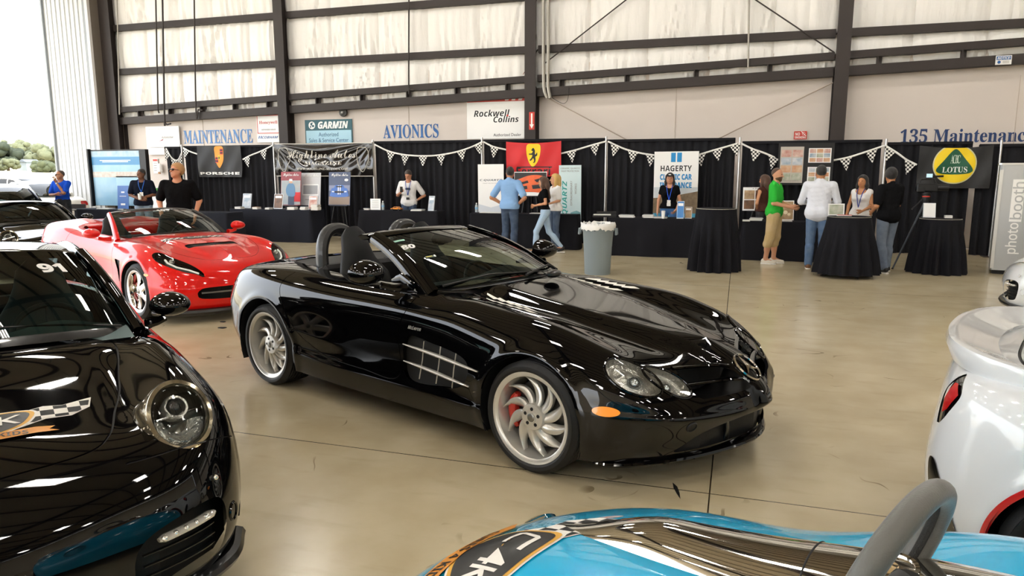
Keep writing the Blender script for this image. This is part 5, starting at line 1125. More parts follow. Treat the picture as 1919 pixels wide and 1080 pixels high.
    tl = poly_sdf(rrect(.26, .12, .04, 4, .62, .72)); both(bm, lambda x, y, z: np.maximum(tl(np.abs(y), z), x + 3.0), 'tail_light', REDL, car, .002, .1)
    finish(bm, 'body', paint_m, car)
    for ax, az, R in AR:
        for s in (-1, 1): b = MB(); arch_liner(b, ax, az, R + .008, .55 * s, .90 * s); b.build('wheel_liner', BLK, car)
    b = MB(); b.box((-1.2, 0, .18), (3.2, 1.55, .05)); b.build('undertray', BLK, car, smooth=False)
    b = MB(); b.tube([(x, y, .15) for x, y in sp([(.42, -.86), (.64, -.75), (.81, -.43), (.875, 0), (.81, .43), (.64, .75), (.42, .86)], 36, False)], .035, 8, flat=.8); b.build('splitter', P_CARBON, car)
    GP, gl = coupe_top(car, C911, paint_m, G_WIND if hero else G_DARK)
    g2 = bmesh.new(); g2.from_mesh(gl.data); gb = BVHTree.FromBMesh(g2); g2.free()
    b = MB(); b.grid([[p + np.array([.04, 0, -.03]), p + np.array([.008, 0, -.003]), p + np.array([-.004, 0, .004])] for p in GP[:, 0]]); b.build('cowl_trim', P_CARBON, car)
    for i0, i1 in ((8, 20), (19, 32)):
        pts = [GP[i1, 0] + np.array([.03, 0, .012]), (GP[i0, 1] + GP[i1, 0]) / 2 + np.array([.02, 0, .02]), GP[i0, 1] + np.array([.008, 0, .012])]; b = MB(); b.tube(spline(np.array(pts), 10), np.linspace(.011, .006, 10), 6, flat=.6); b.build('wiper', BLK, car)
    zt = lambda x, y: float(np.interp(x, [-2.6, -1.7, -.5], [.92, .90, .90])); tub(car, op, zt, .28)
    M_D = mat('dash_teal_grey', '#4d5f60', .6); dash(car, -.60, .915, .66, M_D); steering(car, (-1.06, .36, .82), m=mat('wheel_leather', '#25292a', .5))
    for s in (-1, 1): seat(car, (-1.30, .36 * s, .25), h=.70, m=mat('seat_grey', '#2c3537', .5))
    b = MB(); b.box((-1.0, 0, .5), (.9, .2, .3), bev=.05); b.build('centre_console', LEATH2, car)
    b = MB(); b.box((-2.05, 0, .72), (.20, 1.1, .42), bev=.06); b.build('rear_seat_back', mat('seat_grey', '#2c3537', .5), car)
    p = GP[18, 9]; b = MB(); b.box(p + np.array([-.10, 0, -.03]), (.05, .24, .07), bev=.025); b.build('rear_view_mirror', BLK, car)
    for s in (-1, 1): oval_mirror(car, (-.72, .90 * s, .99), paint_m, s, (.13, .105, .066), (-.70, .76 * s, .90), yaw=R_(12) * s)
    def gd(i, j, w, h, text, m):
        p, q, r_ = GP[i, j], GP[i + 2, j], GP[i, j + 1]; xx = nrm(q - p); zz = nrm(np.cross(xx, r_ - p)); decal(gb, np.array(frame(xx, np.cross(zz, xx), zz, p)), None, m, car, 'race_number', .004, .05, text2d(text, w, h, style='sans', bold=.03))
    for s in (-1, 1):
        wheel(car, (0, .765 * s, .325), s, .325, .24, .24, 'five', RIMSIL, CAL_RED, spin=.3); wheel(car, (-2.36, .77 * s, .335), s, .335, .24, .30, 'five', RIMSIL, None)
    if hero:
        gd(27, 8, .125, .09, '91', WHT)
        sticker(car, bvh, frame((0, 1, 0), (-1, 0, .25), (.25, 0, 1), (.30, .02, .80)), 1.0)
    return car
GOLD = mat('sticker_gold', '#d7a23a', .4); STK_W = mat('sticker_white', '#ece8e0', .4); STK_K = mat('sticker_black', '#141414', .35); STK_C = checker_mat('sticker_checker', '#ece8e0', '#141414', 22, axes='xy'); STK_O = mat('sticker_orange', '#c9832a', .4)
def sticker(car, bvh, M, k, off=.002):
    """event sticker: shield with C4K, flags either side, ribbon with KIDS; x right, y up in frame M"""
    M = np.array(M); P = lambda pts: [(x * k, y * k) for x, y in pts]
    def flag(s): return [(s * .12, .07), (s * .20, .10), (s * .26, .09), (s * .36, .125), (s * .345, .05), (s * .28, .0), (s * .20, .0), (s * .11, -.05)]
    for s in (-1, 1):
        f = flag(s); c = np.mean(f, 0); decal(bvh, M, P([(c[0] + (x - c[0]) * 1.06, c[1] + (y - c[1]) * 1.12) for x, y in f]), STK_W, car, 'sticker_flag', off, .022 * k)
        o = decal(bvh, M, P(f), checker_mat('sticker_checker', '#ece8e0', '#141414', 40, axes='xyz'), car, 'sticker_flag', off + .0015, .022 * k)
    shield = sp([(-.155, .075), (0, .085), (.155, .075), (.15, .0), (.10, -.06), (0, -.11), (-.10, -.06), (-.15, .0)], 40); sc = lambda f: P([(x * f, -.005 + (y + .005) * f) for x, y in shield])
    decal(bvh, M, sc(1.06), STK_W, car, 'sticker_edge', off + .002, .022 * k); decal(bvh, M, sc(1.0), GOLD, car, 'sticker_shield', off + .003, .022 * k); decal(bvh, M, sc(.90), STK_K, car, 'sticker_field', off + .004, .022 * k)
    b = MB(); tri = []
    for poly in ([(-.03, .05), (-.105, .05), (-.115, .04), (-.115, .0), (-.105, -.01), (-.04, -.01), (-.04, .002), (-.10, .002), (-.10, .038), (-.03, .038)], [(-.015, .0), (.025, .05), (.037, .05), (.037, .012), (.045, .012), (.045, .0), (.037, .0), (.037, -.02), (.025, -.02), (.025, .0)], [(.05, .05), (.062, .05), (.062, .022), (.105, .05), (.122, .05), (.078, .018), (.118, -.022), (.10, -.022), (.062, .010), (.062, -.022), (.05, -.022)]):
        decal(bvh, M, P(poly), STK_W, car, 'sticker_lettering', off + .0055, .022 * k)
    rib = [(-.20, -.105), (-.16, -.075), (0, -.095), (.16, -.075), (.22, -.085), (.20, -.105), (.23, -.125), (.16, -.125), (0, -.15), (-.16, -.125), (-.23, -.125)]
    decal(bvh, M, P(rib), STK_O, car, 'sticker_ribbon', off + .0055, .022 * k)
    M2 = shift(M, 0, -.112 * k); decal(bvh, M2, None, STK_K, car, 'sticker_lettering', off + .007, .04 * k, text2d('CURES 4 KIDS', .27 * k, .032 * k, style='sans'))
_h = ground(338, 796, .70); _rz = R_(-35.0); _c, _s = math.cos(_rz), math.sin(_rz)
coupe = build_coupe('coupe_car', 'glossy black coupe numbered 91 with a round headlight, nearest car at the left edge', (float(_h[0] - (_c * .47 - _s * .655)), float(_h[1] - (_s * .47 + _c * .655)), 0), _rz, P_BLACK)
# ================================================================== white coupe at the right edge (rear quarter) and its twin behind
def build_white():
    car = thing('sports_car', 'white sports car seen from its rear corner, with a ducktail spoiler', 'car', (.985, 3.81, 0), R_(-22)); car.scale = (1, 1, .96)
    st = lambda *r: list(r)
    # x forward from the tail centre; stations run front centre -> rear centre
    f = [(4.45, 0), (4.35, .45), (4.15, .80), (3.95, .90), (3.55, .92), (3.1, .91), (2.6, .89), (2.0, .89), (1.5, .91), (1.1, .935), (.66, .945), (.34, .91), (.10, .72), (.02, .40), (0, 0)]
    def row(dy, zf, inset): return [(x - inset * (1 if i < 3 else 0) + (inset if i > 11 else 0), max(0, y - dy if 0 < i < 14 else 0), z) for i, ((x, y), z) in enumerate(zip(f, np.interp(range(15), range(len(zf)), zf)))]
    tab = [row(.03, [.14, .14, .14, .16, .17, .17, .17, .17, .18, .20, .22, .24, .26, .26, .26], .03), row(.0, [.26] * 3 + [.28, .3, .31, .32, .33, .35, .37, .38, .40, .40, .40, .40], 0), row(-.01, [.42] * 3 + [.45, .48, .48, .48, .5, .53, .56, .58, .58, .58, .58, .58], 0),
           row(.0, [.54] * 3 + [.60, .68, .68, .66, .68, .73, .77, .79, .80, .80, .80, .80], .03), row(.05, [.62, .63, .66, .72, .80, .82, .83, .85, .88, .91, .93, .93, .94, .94, .94], .05),
           row(.14, [.68, .69, .72, .77, .83, .86, .88, .90, .93, .955, .965, .965, .97, .97, .97], .13), row(.38, [.73, .74, .77, .80, .84, .88, .93, .95, .96, .97, .975, .975, .98, .98, .98], .30), None]
    tab[7] = [(x - (.52 if i < 3 else .3 if i < 5 else 0) + (.5 if i > 11 else .30 if i > 10 else .1 if i > 9 else 0), 0, z) for i, ((x, y), z) in enumerate(zip(f, [.77, .78, .80, .83, .87, .91, .95, .96, .965, .97, .98, .985, .985, .985, .985]))]
    for k in (5, 6):
        tab[k] = [(x, max(y, .0), z) for x, y, z in tab[k]]
        tab[k][1] = (tab[k][1][0], tab[k][1][1] if tab[k][1][1] > .02 else .2, tab[k][1][2]); tab[k][13] = (tab[k][13][0], tab[k][13][1] if tab[k][13][1] > .03 else .2, tab[k][13][2])
    AR = [(3.55, .33, .36), (.68, .345, .375)]
    bm = body_bm(body_grid(tab, 190, 84, ref=3, disp=lambda P: add_flare(P, AR, .016))); bvh = BVHTree.FromBMesh(bm)
    for ax, az, R in AR: bmesh.ops.delete(bm, geom=split(bm, lambda x, y, z: np.maximum(np.hypot(x - ax, z - az) - R, .55 - np.abs(y))), context='FACES')
    for s in (1, -1):
        # red trim round the rear arch
        fn = lambda x, y, z: np.maximum(np.maximum(np.hypot(x - .68, z - .345) - .397, .60 - y * s), .2 - z); fs = split(bm, fn); finish(take(bm, fs), 'arch_trim', mat('arch_red', '#c4161c', .2, coat=1.0), car, off=.003)
        M = surf_frame(bvh, (.08, .66 * s, .84), out=(-1, .8 * s, 0)); k = -s      # x of M points to the car's side for the right lamp
        kite = sp([(-.085 * k, .0), (-.045 * k, .13), (-.02 * k, .185), (.03 * k, .16), (.115 * k, .07), (.075 * k, -.06), (.02 * k, -.15), (-.035 * k, -.17)], 40); kite = [(x * .8, y * .66) for x, y in kite]
        fs = split(bm, mpoly_fn(M, kite, .14)); 
        if fs:
            lo = finish(take(bm, fs), 'tail_light', mat('lamp_black', '#0d0c0e', .1, coat=1.0), car, off=-.004); lo['label'] = 'kite-shaped red tail light in a black surround'
            b = decal(bvh, M, [(x * .8 * k, y * .66) for x, y in ((.0, .115), (.035, .12), (.10, .065), (.055, -.05), (.01, -.09), (-.025, .0))], REDL, lo, 'red_lens', .004); decal(bvh, M, [(x * .8 * k, y * .66) for x, y in ((-.045, .06), (-.02, .11), (-.012, .05), (-.03, -.02))], mat('lamp_clear_strip', '#e6d9d2', .15, coat=1), lo, 'clear_lens', .004)
        M = surf_frame(bvh, (.10, .76 * s, .40), out=(-1, 1.2 * s, 0))
        decal(bvh, M, [(x + .075 * k, y) for x, y in sp([(-.16 * k, .16), (-.10 * k, .17), (-.02 * k, .06), (.035 * k, -.08), (.05 * k, -.26), (-.06 * k, -.26), (-.07 * k, -.08), (-.13 * k, .04)], 36)], mat('gloss_black', '#0a0a0b', .1, coat=1.0), car, 'bumper_insert', .006)
        hs = poly_sdf([(.42, .95), (.52, .82), (.78, .70), (1.1, .62), (1.6, .60), (3, .6), (3, 2), (.42, 2)]); 
    lid = poly_sdf(sp([(.30, 0), (.31, .30), (.36, .50), (.46, .63), (.62, .70), (1.2, .73), (1.9, .70)], 50, False) + [(1.9, 0)])
    seam(bm, lambda x, y, z: lid(x, np.abs(y)), lambda x, y, z: np.maximum(.86 - z, x - 1.85), car, w=.006)
    dl = poly_sdf([(.46, 1.2), (.50, .93), (.80, .78), (1.15, .66), (1.5, .55), (1.5, .3), (4, .3), (4, 1.2)]); seam(bm, lambda x, y, z: dl(x, z), lambda x, y, z: np.maximum(np.maximum(.60 - np.abs(y), x - 1.4), .62 - z), car, w=.002)
    finish(bm, 'body', P_WHITE, car)
    # ducktail spoiler following the rear edge
    edge = sp([(.72, -.80, .955), (.46, -.785, .965), (.26, -.70, .975), (.11, -.50, .985), (.05, -.25, .99), (.035, 0, .99), (.05, .25, .99), (.11, .50, .985), (.26, .70, .975), (.46, .785, .965), (.72, .80, .955)], 60, False)
    rows = []; n = len(edge)
    for i, p in enumerate(edge):
        p = np.array(p); q = np.array(edge[min(n - 1, i + 1)]) - np.array(edge[max(0, i - 1)]); o = nrm(np.array([q[1], -q[0], 0])); o = -o if o @ np.array([p[0] - .9, p[1], 0]) < 0 else o
        h = .068 * smooth01(min(i, n - 1 - i) / 10.0); w = .16 * smooth01((min(i, n - 1 - i) + 1) / 12.0) + .02
        rows.append([p + o * .0 + (0, 0, -.03), p + o * .022 + (0, 0, h * .5), p + o * .012 + (0, 0, h * .95), p - o * .008 + (0, 0, h), p - o * .03 + (0, 0, h * .93), p - o * w * .8 + (0, 0, h * .25), p - o * w + (0, 0, .004), p - o * w * .9 + (0, 0, -.03)])
    b = MB(); b.grid(rows, close_v=True); b.build('spoiler', P_WHITE, car, angle=60)
    b = MB(); b.box((1.9, 0, .17), (3.4, 1.5, .05)); b.build('undertray', BLK, car, smooth=False)
    b = MB(); b.prism([(.04, -.55), (.12, -.72), (.4, -.80), (.4, .80), (.12, .72), (.04, .55)], .16, None, .16); b.build('diffuser', P_CARBON, car, smooth=False)
    for ax, az, R in AR:
        for s in (-1, 1): b = MB(); arch_liner(b, ax, az, R + .008, .55 * s, .93 * s); b.build('wheel_liner', BLK, car)
    for s in (-1, 1):
        wheel(car, (3.55, .80 * s, .33), s, .33, .25, .25, 'multi', RIMSIL); wheel(car, (.68, .79 * s, .345), s, .345, .26, .28, 'multi', RIMSIL)
    C = {k: [(x + 3.75, y * 1.02, z + .035) for x, y, z in v] for k, v in C911.items() if k != 'crown'}; C['crown'] = .03
    coupe_top(car, C, P_WHITE, G_DARK); oval_mirror(car, (3.05, -.95, 1.0), P_WHITE, -1, arm_to=(3.0, -.76, .93)); oval_mirror(car, (3.05, .95, 1.0), P_WHITE, 1, arm_to=(3.0, .76, .93))
    return car
white_car = build_white()

# ================================================================== blue open car, front edge
BX, BY = -.455, 1.645
def build_blue():
    car = thing('open_sports_car', 'sky blue open sports car with a polished metal spine along its hood', 'car', (BX, BY, 0), R_(158)); car.scale = (1, 1, .955)
    tab = [[(.48,0,.15),(.38,.45,.15),(.20,.70,.16),(0,.76,.18),(-.5,.76,.18),(-1.0,.76,.18),(-1.6,.78,.18),(-2.2,.78,.2),(-2.6,.6,.25),(-2.7,.3,.25),(-2.72,0,.25)],
     [(.52,0,.35),(.42,.47,.35),(.23,.75,.38),(0,.80,.42),(-.5,.79,.42),(-1.0,.80,.42),(-1.6,.82,.45),(-2.2,.82,.48),(-2.66,.63,.5),(-2.78,.3,.5),(-2.8,0,.5)],
     [(.46,0,.49),(.37,.45,.49),(.18,.72,.53),(-.05,.77,.58),(-.5,.77,.62),(-1.0,.80,.66),(-1.6,.82,.68),(-2.2,.81,.70),(-2.6,.6,.7),(-2.7,.3,.7),(-2.72,0,.7)],
     [(.35,0,.62),(.28,.40,.61),(.10,.62,.62),(-.12,.67,.665),(-.5,.67,.735),(-.95,.73,.875),(-1.6,.74,.86),(-2.2,.68,.82),(-2.5,.5,.82),(-2.58,.25,.82),(-2.6,0,.82)],
     [(.20,0,.72),(.13,.30,.70),(-.05,.43,.715),(-.25,.46,.74),(-.55,.47,.80),(-.95,.53,.885),(-1.6,.52,.89),(-2.1,.45,.88),(-2.3,.33,.88),(-2.38,.18,.88),(-2.4,0,.88)],
     [(.02,0,.79),(-.04,0,.797),(-.15,0,.815),(-.32,0,.83),(-.58,0,.85),(-.95,0,.87),(-1.5,0,.89),(-1.9,0,.9),(-2.05,0,.9),(-2.12,0,.9),(-2.15,0,.9)]]
    AR = [(-.15, .28, .29), (-2.05, .30, .32)]
    bm = body_bm(body_grid(tab, 150, 70, ref=2, disp=lambda P: add_flare(P, AR, .01))); bvh = BVHTree.FromBMesh(bm)
    for ax, az, R in AR: bmesh.ops.delete(bm, geom=split(bm, lambda x, y, z: np.maximum(np.hypot(x - ax, z - az) - R, .45 - np.abs(y))), context='FACES')
    op = rrect(.82, 1.02, .18, 6, -1.42, 0); osd = poly_sdf(op); bmesh.ops.delete(bm, geom=split(bm, lambda x, y, z: np.maximum(osd(x, y), .7 - z)), context='FACES')
    finish(bm, 'body', P_BLUE, car)
    tub(car, op, .86, .2); 
    for s in (-1, 1): seat(car, (-1.40, .25 * s, .2), h=.42)
    for ax, az, R in AR:
        for s in (-1, 1): b = MB(); arch_liner(b, ax, az, R + .008, .45 * s, .78 * s); b.build('wheel_liner', BLK, car); wheel(car, (ax, .68 * s, az), s, az, .22, .2, 'multi', RIMSIL)
    b = MB(); b.box((-1.1, 0, .19), (2.4, 1.3, .05)); b.build('undertray', BLK, car, smooth=False)
    # polished spine
    M_P = mat('polished_alloy', '#d9d6cf', .05, 1.0); FT = frame((1, 0, 0), (0, 1, 0), (0, 0, 1), (0, 0, 0)); rows = []
    for t in np.linspace(0, 1, 44):
        x = .075 - 1.06 * t; w = .012 + .150 * t ** .45; h = .016 + .078 * smooth01(t * 3); yc = -.215
        base = project(bvh, FT, [(x, yc + w * v) for v in np.linspace(-1, 1, 21)], 0.0, back=2); zc = base[:, 2]
        rows.append([(x, yc + w * v, (zc[0] + (zc[-1] - zc[0]) * (v + 1) / 2) * .5 + zc[k] * .5 - .012 + h * (1 - abs(v) ** 2.4) ** .75) for k, v in enumerate(np.linspace(-1, 1, 21))])
    b = MB(); b.grid(rows); b.add([rows[0][k] for k in range(21)], [tuple(range(21))]); sp_o = b.build('metal_spine', M_P, car, angle=60)
    g2 = bmesh.new(); g2.from_mesh(sp_o.data); sb = BVHTree.FromBMesh(g2); g2.free()
    b = MB(); b.tube(project(sb, FT, [(-.62, -.215 + y) for y in np.linspace(-.13, .13, 16)], .0005, back=2), .0022, 5); b.build('spine_joint', BLK, sp_o)
    M2 = surf_frame(sb, (-.77, -.19, .95), up=(1, 0, 0), out=(0, 0, 1)); b = MB(); b.lathe([(.060, -.004), (.058, .004), (.050, .003), (.046, -.014), (.0, -.016)], 32, M2); o = b.build('filler_recess', M_P, sp_o)
    b = MB(); b.lathe([(.026, -.014), (.026, -.002), (.02, .0), (0, .0)], 20, M2); b.build('filler_cap', mat('cap_tan', '#a98f63', .4, .3), sp_o)
    # steering wheel
    top = ground(1741, 930, 1.10); Mi = np.array(Matrix.Rotation(-R_(158), 3, 'Z')); lt = Mi @ (np.array(top) - np.array([BX, BY, 0])); lt[2] /= .955; hw = R_(58 - 158); hd = np.array([math.cos(hw), math.sin(hw), 0]); ud = nrm(np.array([-.30, 0, 1.0])); R0 = .178; c = lt - ud * R0
    b = MB(); b.tube([c + hd * R0 * math.cos(a) + ud * R0 * math.sin(a) for a in np.linspace(0, 2 * math.pi, 72, endpoint=False)], .0255, 16, closed=True); so = b.build('steering_wheel', mat('grey_leather', '#55544f', .42, bump=(220, .10), sheen=.2), car); so['label'] = 'grey leather-rimmed steering wheel'
    ax = np.cross(hd, ud); b = MB(); b.tube([c + hd * (R0 - .0225) * math.cos(a) * 1.0 + ud * (R0 - .0225) * math.sin(a) for a in np.linspace(R_(-20), R_(60), 30)], .009, 8); b.build('perforated_grip', mat('perforated_leather', '#2f2e2c', .6, bump=(500, .8)), so)
    b = MB()
    for a in (R_(215), R_(325), R_(270)): b.tube([c + ax * .03, c + hd * R0 * math.cos(a) + ud * R0 * math.sin(a)], [.028, .014], 8, flat=.5)
    b.build('wheel_spoke', P_CARBON, so)
    sticker(car, bvh, frame((0, 1, 0), (-1, 0, .2), (.2, 0, 1), (.10, .06, .80)), 1.15)
    for s in (-1, 1):
        M = surf_frame(bvh, (.45, .50 * s, .58), out=(1, 0, .6)); b = MB(); b.lathe([(.085, -.01), (.08, .02), (.05, .035), (0, .04)], 24, M); b.build('headlight', G_CLEAR, car)
    return car
blue_car = build_blue()

# ================================================================== cars behind and outside
def recolor(root, m):
    for ch in root.children:
        if ch.type == 'MESH' and ch.data.materials and ch.data.materials[0] is P_BLACK: ch.material_slots[0].link = 'OBJECT'; ch.material_slots[0].material = m
        for c2 in ch.children:
            if c2.type == 'MESH' and c2.data.materials and c2.data.materials[0] is P_BLACK: c2.material_slots[0].link = 'OBJECT'; c2.material_slots[0].material = m
proto = build_coupe('coupe_car', 'black coupe with a clear windscreen parked behind the red convertible', (-11.15, 9.05, 0), R_(-24), P_BLACK, hero=False); proto.scale = (1, 1, .92)
P_NAVY = mat('dark_grey_paint', '#2b2f38', .08, coat=1); P_WHT2 = mat('white_outdoor_paint', '#ecebe6', .3, coat=1)
for lab, loc, rz, m, sz in (('dark grey car with a red tail light behind the black coupe', (-18.9, 13.6, 0), 158, P_NAVY, 1.10),
                            ('white car with a red tail light left of the man in the blue polo shirt', (-22.4, 17.4, 0), 160, P_WHT2, 1.12),
                            ('white car parked outside above the white car with the red tail light', (-33.5, 24.5, 0), 185, P_WHT2, 1.18),
                            ('silver car parked outside at the far left edge', (-36.5, 22.5, 0), 175, P_SILV, 1.12),
                            ('dark windowed pale car furthest out on the apron', (-46.0, 38.0, 0), 200, P_SILV, 1.15), ('white car nosing in from the right edge beyond the white sports car with the spoiler', (4.06, 10.02, 0), 158, P_WHITE, .98)):
    c = copy_tree(proto); c.location = loc; c.rotation_euler = (0, 0, R_(rz)); c.scale = (1, 1, sz); c['label'] = lab; recolor(c, m)
# trees and sheds beyond the airfield
LEAF = [mat('foliage_olive', '#4a5036', .8, vary=(1.5, '#2f3823', .6)), mat('foliage_pale', '#666a50', .8, vary=(1.5, '#464c35', .6)), mat('foliage_dark', '#333c2b', .8, vary=(1.5, '#20281a', .6))]
BARK = mat('bark', '#6b5a48', .9)
def tree(px, d, h, w, mi, lab):
    x, y = (ray(px, 325)[:2] * d); z = hz(x) - .5; h *= .62; w *= .62; t = thing('tree', lab, 'tree', (x, y, z)); rs = np.random.RandomState(int(abs(px) * 7 + d))
    b = MB(); b.tube([(0, 0, -.3), (.1, 0, h * .3), (0, .1, h * .6)], [.35, .25, .12], 8); b.build('trunk', BARK, t); b = MB()
    for k in range(26):
        a = rs.rand() * 6.28; rr = rs.rand() ** .5 * w * .5; zz = h * (.30 + .62 * rs.rand()); r = w * (.14 + .12 * rs.rand()) * (1.15 - .5 * abs(zz / h - .55)); s0 = b.n; c = np.array([rr * math.cos(a), rr * math.sin(a), zz]); b.sphere(c, (r, r, r * .8), 10, 7)
        b.v[-1] = c + (b.v[-1] - c) * (1 + .35 * (rs.rand(len(b.v[-1]), 1) - .5))
    b.build('crown', LEAF[mi], t, angle=180); return t
for px, d, h, w, mi, lab in ((-34, 140, 9, 8, 0, 'olive tree beyond the airfield, cut by the left edge'), (14, 160, 10, 9, 2, 'dark broad tree beyond the airfield, near the left edge'), (28, 205, 13, 9, 1, 'tall pale tree standing behind the dark broad tree'), (40, 172, 8, 7, 2, 'dark round tree beside the small pale shed'), (16, 145, 4.5, 5, 1, 'small pale bush in front of the dark broad tree'), (52, 190, 11, 9, 1, 'pale tall tree above the shed'), (66, 170, 7, 7, 0, 'olive tree right of the shed'), (80, 165, 8.5, 8, 1, 'pale rounded tree between the shed and the ribbed door'), (98, 160, 9.5, 9, 1, 'pale tree whose crown meets the ribbed hangar door'), (84, 142, 4, 6, 0, 'low olive bush below the pale rounded tree'), (60, 200, 9, 11, 0, 'far olive tree just above the shed roof')):
    tree(px, d, h, w, mi, lab)
_p = ray(57, 325)[:2] * 150; o = thing('shed', 'small pale grey shed among the trees far outside', 'shed', (_p[0], _p[1], hz(_p[0]) - .3)); b = MB(); b.box((0, 0, 1), (2, 3, 2.2)); b.build('walls', mat('shed_wall', '#7d878c', .7), o, smooth=False); b = MB(); b.prism([(-1.2, 2.1), (1.2, 2.1), (0, 2.7)], 3.4, frame((1, 0, 0), (0, 0, 1), (0, -1, 0), (0, 1.7, 0))); b.build('roof', mat('shed_roof', '#596269', .6), o, smooth=False)
# ================================================================== booths along the back wall
YC = 16.9
M_DRAPE = mat('black_drape', '#1d1d21', .8, spec=.15, bump=(90, .05)); M_CLOTH = mat('black_tablecloth', '#15151a', .8, spec=.15); M_CLOTHG = mat('charcoal_tablecloth', '#1e2028', .8, spec=.15); M_POLE = mat('pole_silver', '#cfcfce', .3, .8)
def drape(x0, x1, z0, z1, lab, y=YC, amp=.05, seed=0):
    rs = np.random.RandomState(seed); n = int((x1 - x0) / .022); X = np.linspace(x0, x1, n); ph = np.cumsum(2 * math.pi / (.15 + .06 * rs.rand(n)) * (x1 - x0) / n); am = np.interp(X, np.linspace(x0, x1, 14), .55 + .6 * rs.rand(14)); rows = []
    for i, x in enumerate(X):
        r = []
        for t in np.linspace(0, 1, 9):
            k = .30 + .70 * smooth01(t * 1.6); r.append((x + .012 * math.sin(ph[i] * .5 + t), y + amp * am[i] * k * math.sin(ph[i] + .5 * math.sin(3 * t)) + .012 * math.sin(ph[i] * .37), z0 + (z1 - z0) * (1 - t)))
        rows.append(r)
    o = thing('curtain', lab, 'curtain', ((x0 + x1) / 2, y, z0)); b = MB(); b.grid(np.array(rows) - np.array([(x0 + x1) / 2, y, z0])); b.build('drape', M_DRAPE, o, angle=180)
    hw = (x1 - x0) / 2; b = MB(); b.cyl((-hw, 0, z1 - z0 - .02), (hw, 0, z1 - z0 - .02), .022, n=8); b.box((0, -.03, z1 - z0 - .015), (2 * hw, .02, .06)); b.build('curtain_rod', M_DRAPE, o, smooth=False); return o
def pxX(px, y=None, Y=YC): return float(onY(px, 265, Y)[0])
PP = [343, 515, 701, 905, 1137, 1387, 1660, 1875]; PX = [pxX(p) for p in PP]; ztop = lambda x: float(np.interp(x, [-16, -6, -2, 1, 6], [2.44, 2.52, 2.48, 2.40, 2.27]))
secs = [(pxX(309), PX[0] - .02, 'narrow black curtain at the left end of the row, beside the blue backdrop'), (PX[0] + .02, PX[1] - .02, 'black curtain behind the black crest flag at the left'), (PX[1] + .02, PX[2] - .02, 'black curtain behind the wrinkled dealer banner'), (PX[2] + .02, PX[3] - .02, 'black curtain behind the man in the white T-shirt'), (PX[3] + .02, PX[4] - .02, 'black curtain behind the red prancing horse flag'), (PX[4] + .02, PX[5] - .10, 'black curtain behind the woman in the black cap'), (PX[5] + .05, PX[6] - .07, 'black curtain behind the black photo board and the man in the white shirt'), (PX[6] + .03, pxX(1823), 'black curtain behind the video camera and the yellow round flag'), (pxX(1836), 7.2, 'black curtain behind the grey photo booth')]
for i, (a, c, l) in enumerate(secs): drape(a, c, .02, ztop((a + c) / 2), l, seed=i)
for i, (x, l) in enumerate(zip(PX, ('beside the black crest flag', 'at the left end of the wrinkled dealer banner', 'at the right end of the wrinkled dealer banner', 'left of the red prancing horse flag', 'between the red flag booth and the insurance booth', 'behind the tall black table beside the woman in the black cap', 'left of the yellow round flag', 'behind the grey photo booth'))):
    o = thing('curtain_pole', 'slim silver curtain pole ' + l, 'pole', (x, YC - .07, 0)); b = MB(); b.cyl((0, 0, .01), (0, 0, ztop(x) + .06), .024, n=12); b.build('upright', M_POLE, o); b = MB(); b.box((0, 0, .006), (.26, .26, .012)); b.build('base_plate', STEEL, o, smooth=False)
M_FLAG = checker_mat('pennant_checker', '#f0eee8', '#151515', 24, axes='xz'); M_CORD = mat('white_cord', '#efeeea', .6)
def pennants(pts, flags, lab, Y=YC - .13, drop=.27):
    """string of checkered pennants: pts = photo pixels along the cord, flags = pixels across where pennants hang"""
    P = np.array([onY(x, y, Y) for x, y in pts]); S = spline(P, 40); o = thing('pennant_string', lab, 'bunting', tuple(P[0])); b = MB(); b.tube(S - P[0], .013, 6, flat=1.5); b.build('cord', M_CORD, o)
    for px in flags:
        k = int(np.argmin([abs(onY(px, 290, Y)[0] - s[0]) for s in S])); k = min(max(1, k), 38); c = S[k] - P[0]; T = nrm(S[k + 1] - S[k - 1]); w = .125; a, e = c - T * w, c + T * w; m = c + np.array([T[2] * .12, -.01, -drop])
        b = MB(); b.add([a, e, m, a + (0, -.006, 0), e + (0, -.006, 0), m + (0, -.006, 0)], [(0, 1, 2), (5, 4, 3), (0, 3, 4, 1), (1, 4, 5, 2), (2, 5, 3, 0)]); b.build('pennant', M_FLAG, o, smooth=False)
    return o
pennants([(311, 278), (322, 296), (333, 300), (341, 285)], [315, 326, 336], 'drooping checkered pennants at the left end of the curtains')
pennants([(343, 277), (356, 284), (370, 289)], [349], 'short string with one checkered pennant left of the black crest flag')
pennants([(455, 299), (468, 292), (490, 283), (512, 272)], [462, 494], 'two checkered pennants between the crest flag and the dealer banner')
pennants([(702, 271), (730, 284), (765, 291), (810, 292), (850, 286), (880, 277), (904, 266)], [731, 761, 793, 829, 867, 897], 'long string of checkered pennants above the man in the white T-shirt')
pennants([(906, 266), (925, 275), (950, 281)], [927], 'short pennant string left of the red flag')
pennants([(1051, 288), (1080, 281), (1110, 272), (1136, 265)], [1071, 1113], 'pennant string right of the red flag')
pennants([(1139, 265), (1170, 279), (1200, 287), (1226, 291)], [1152, 1186, 1220], 'pennant string left of the insurance banner')
pennants([(1310, 290), (1340, 281), (1365, 274), (1382, 269)], [1313, 1343, 1377], 'pennant string right of the insurance banner')
pennants([(1389, 269), (1410, 279), (1430, 286), (1452, 295)], [1416, 1451], 'pennant string left of the black photo board')
pennants([(1560, 301), (1590, 295), (1625, 284), (1658, 273)], [1586, 1631], 'pennant string right of the black photo board')
pennants([(1661, 274), (1680, 286), (1700, 300), (1718, 309)], [1667, 1707], 'pennant string left of the yellow round flag')
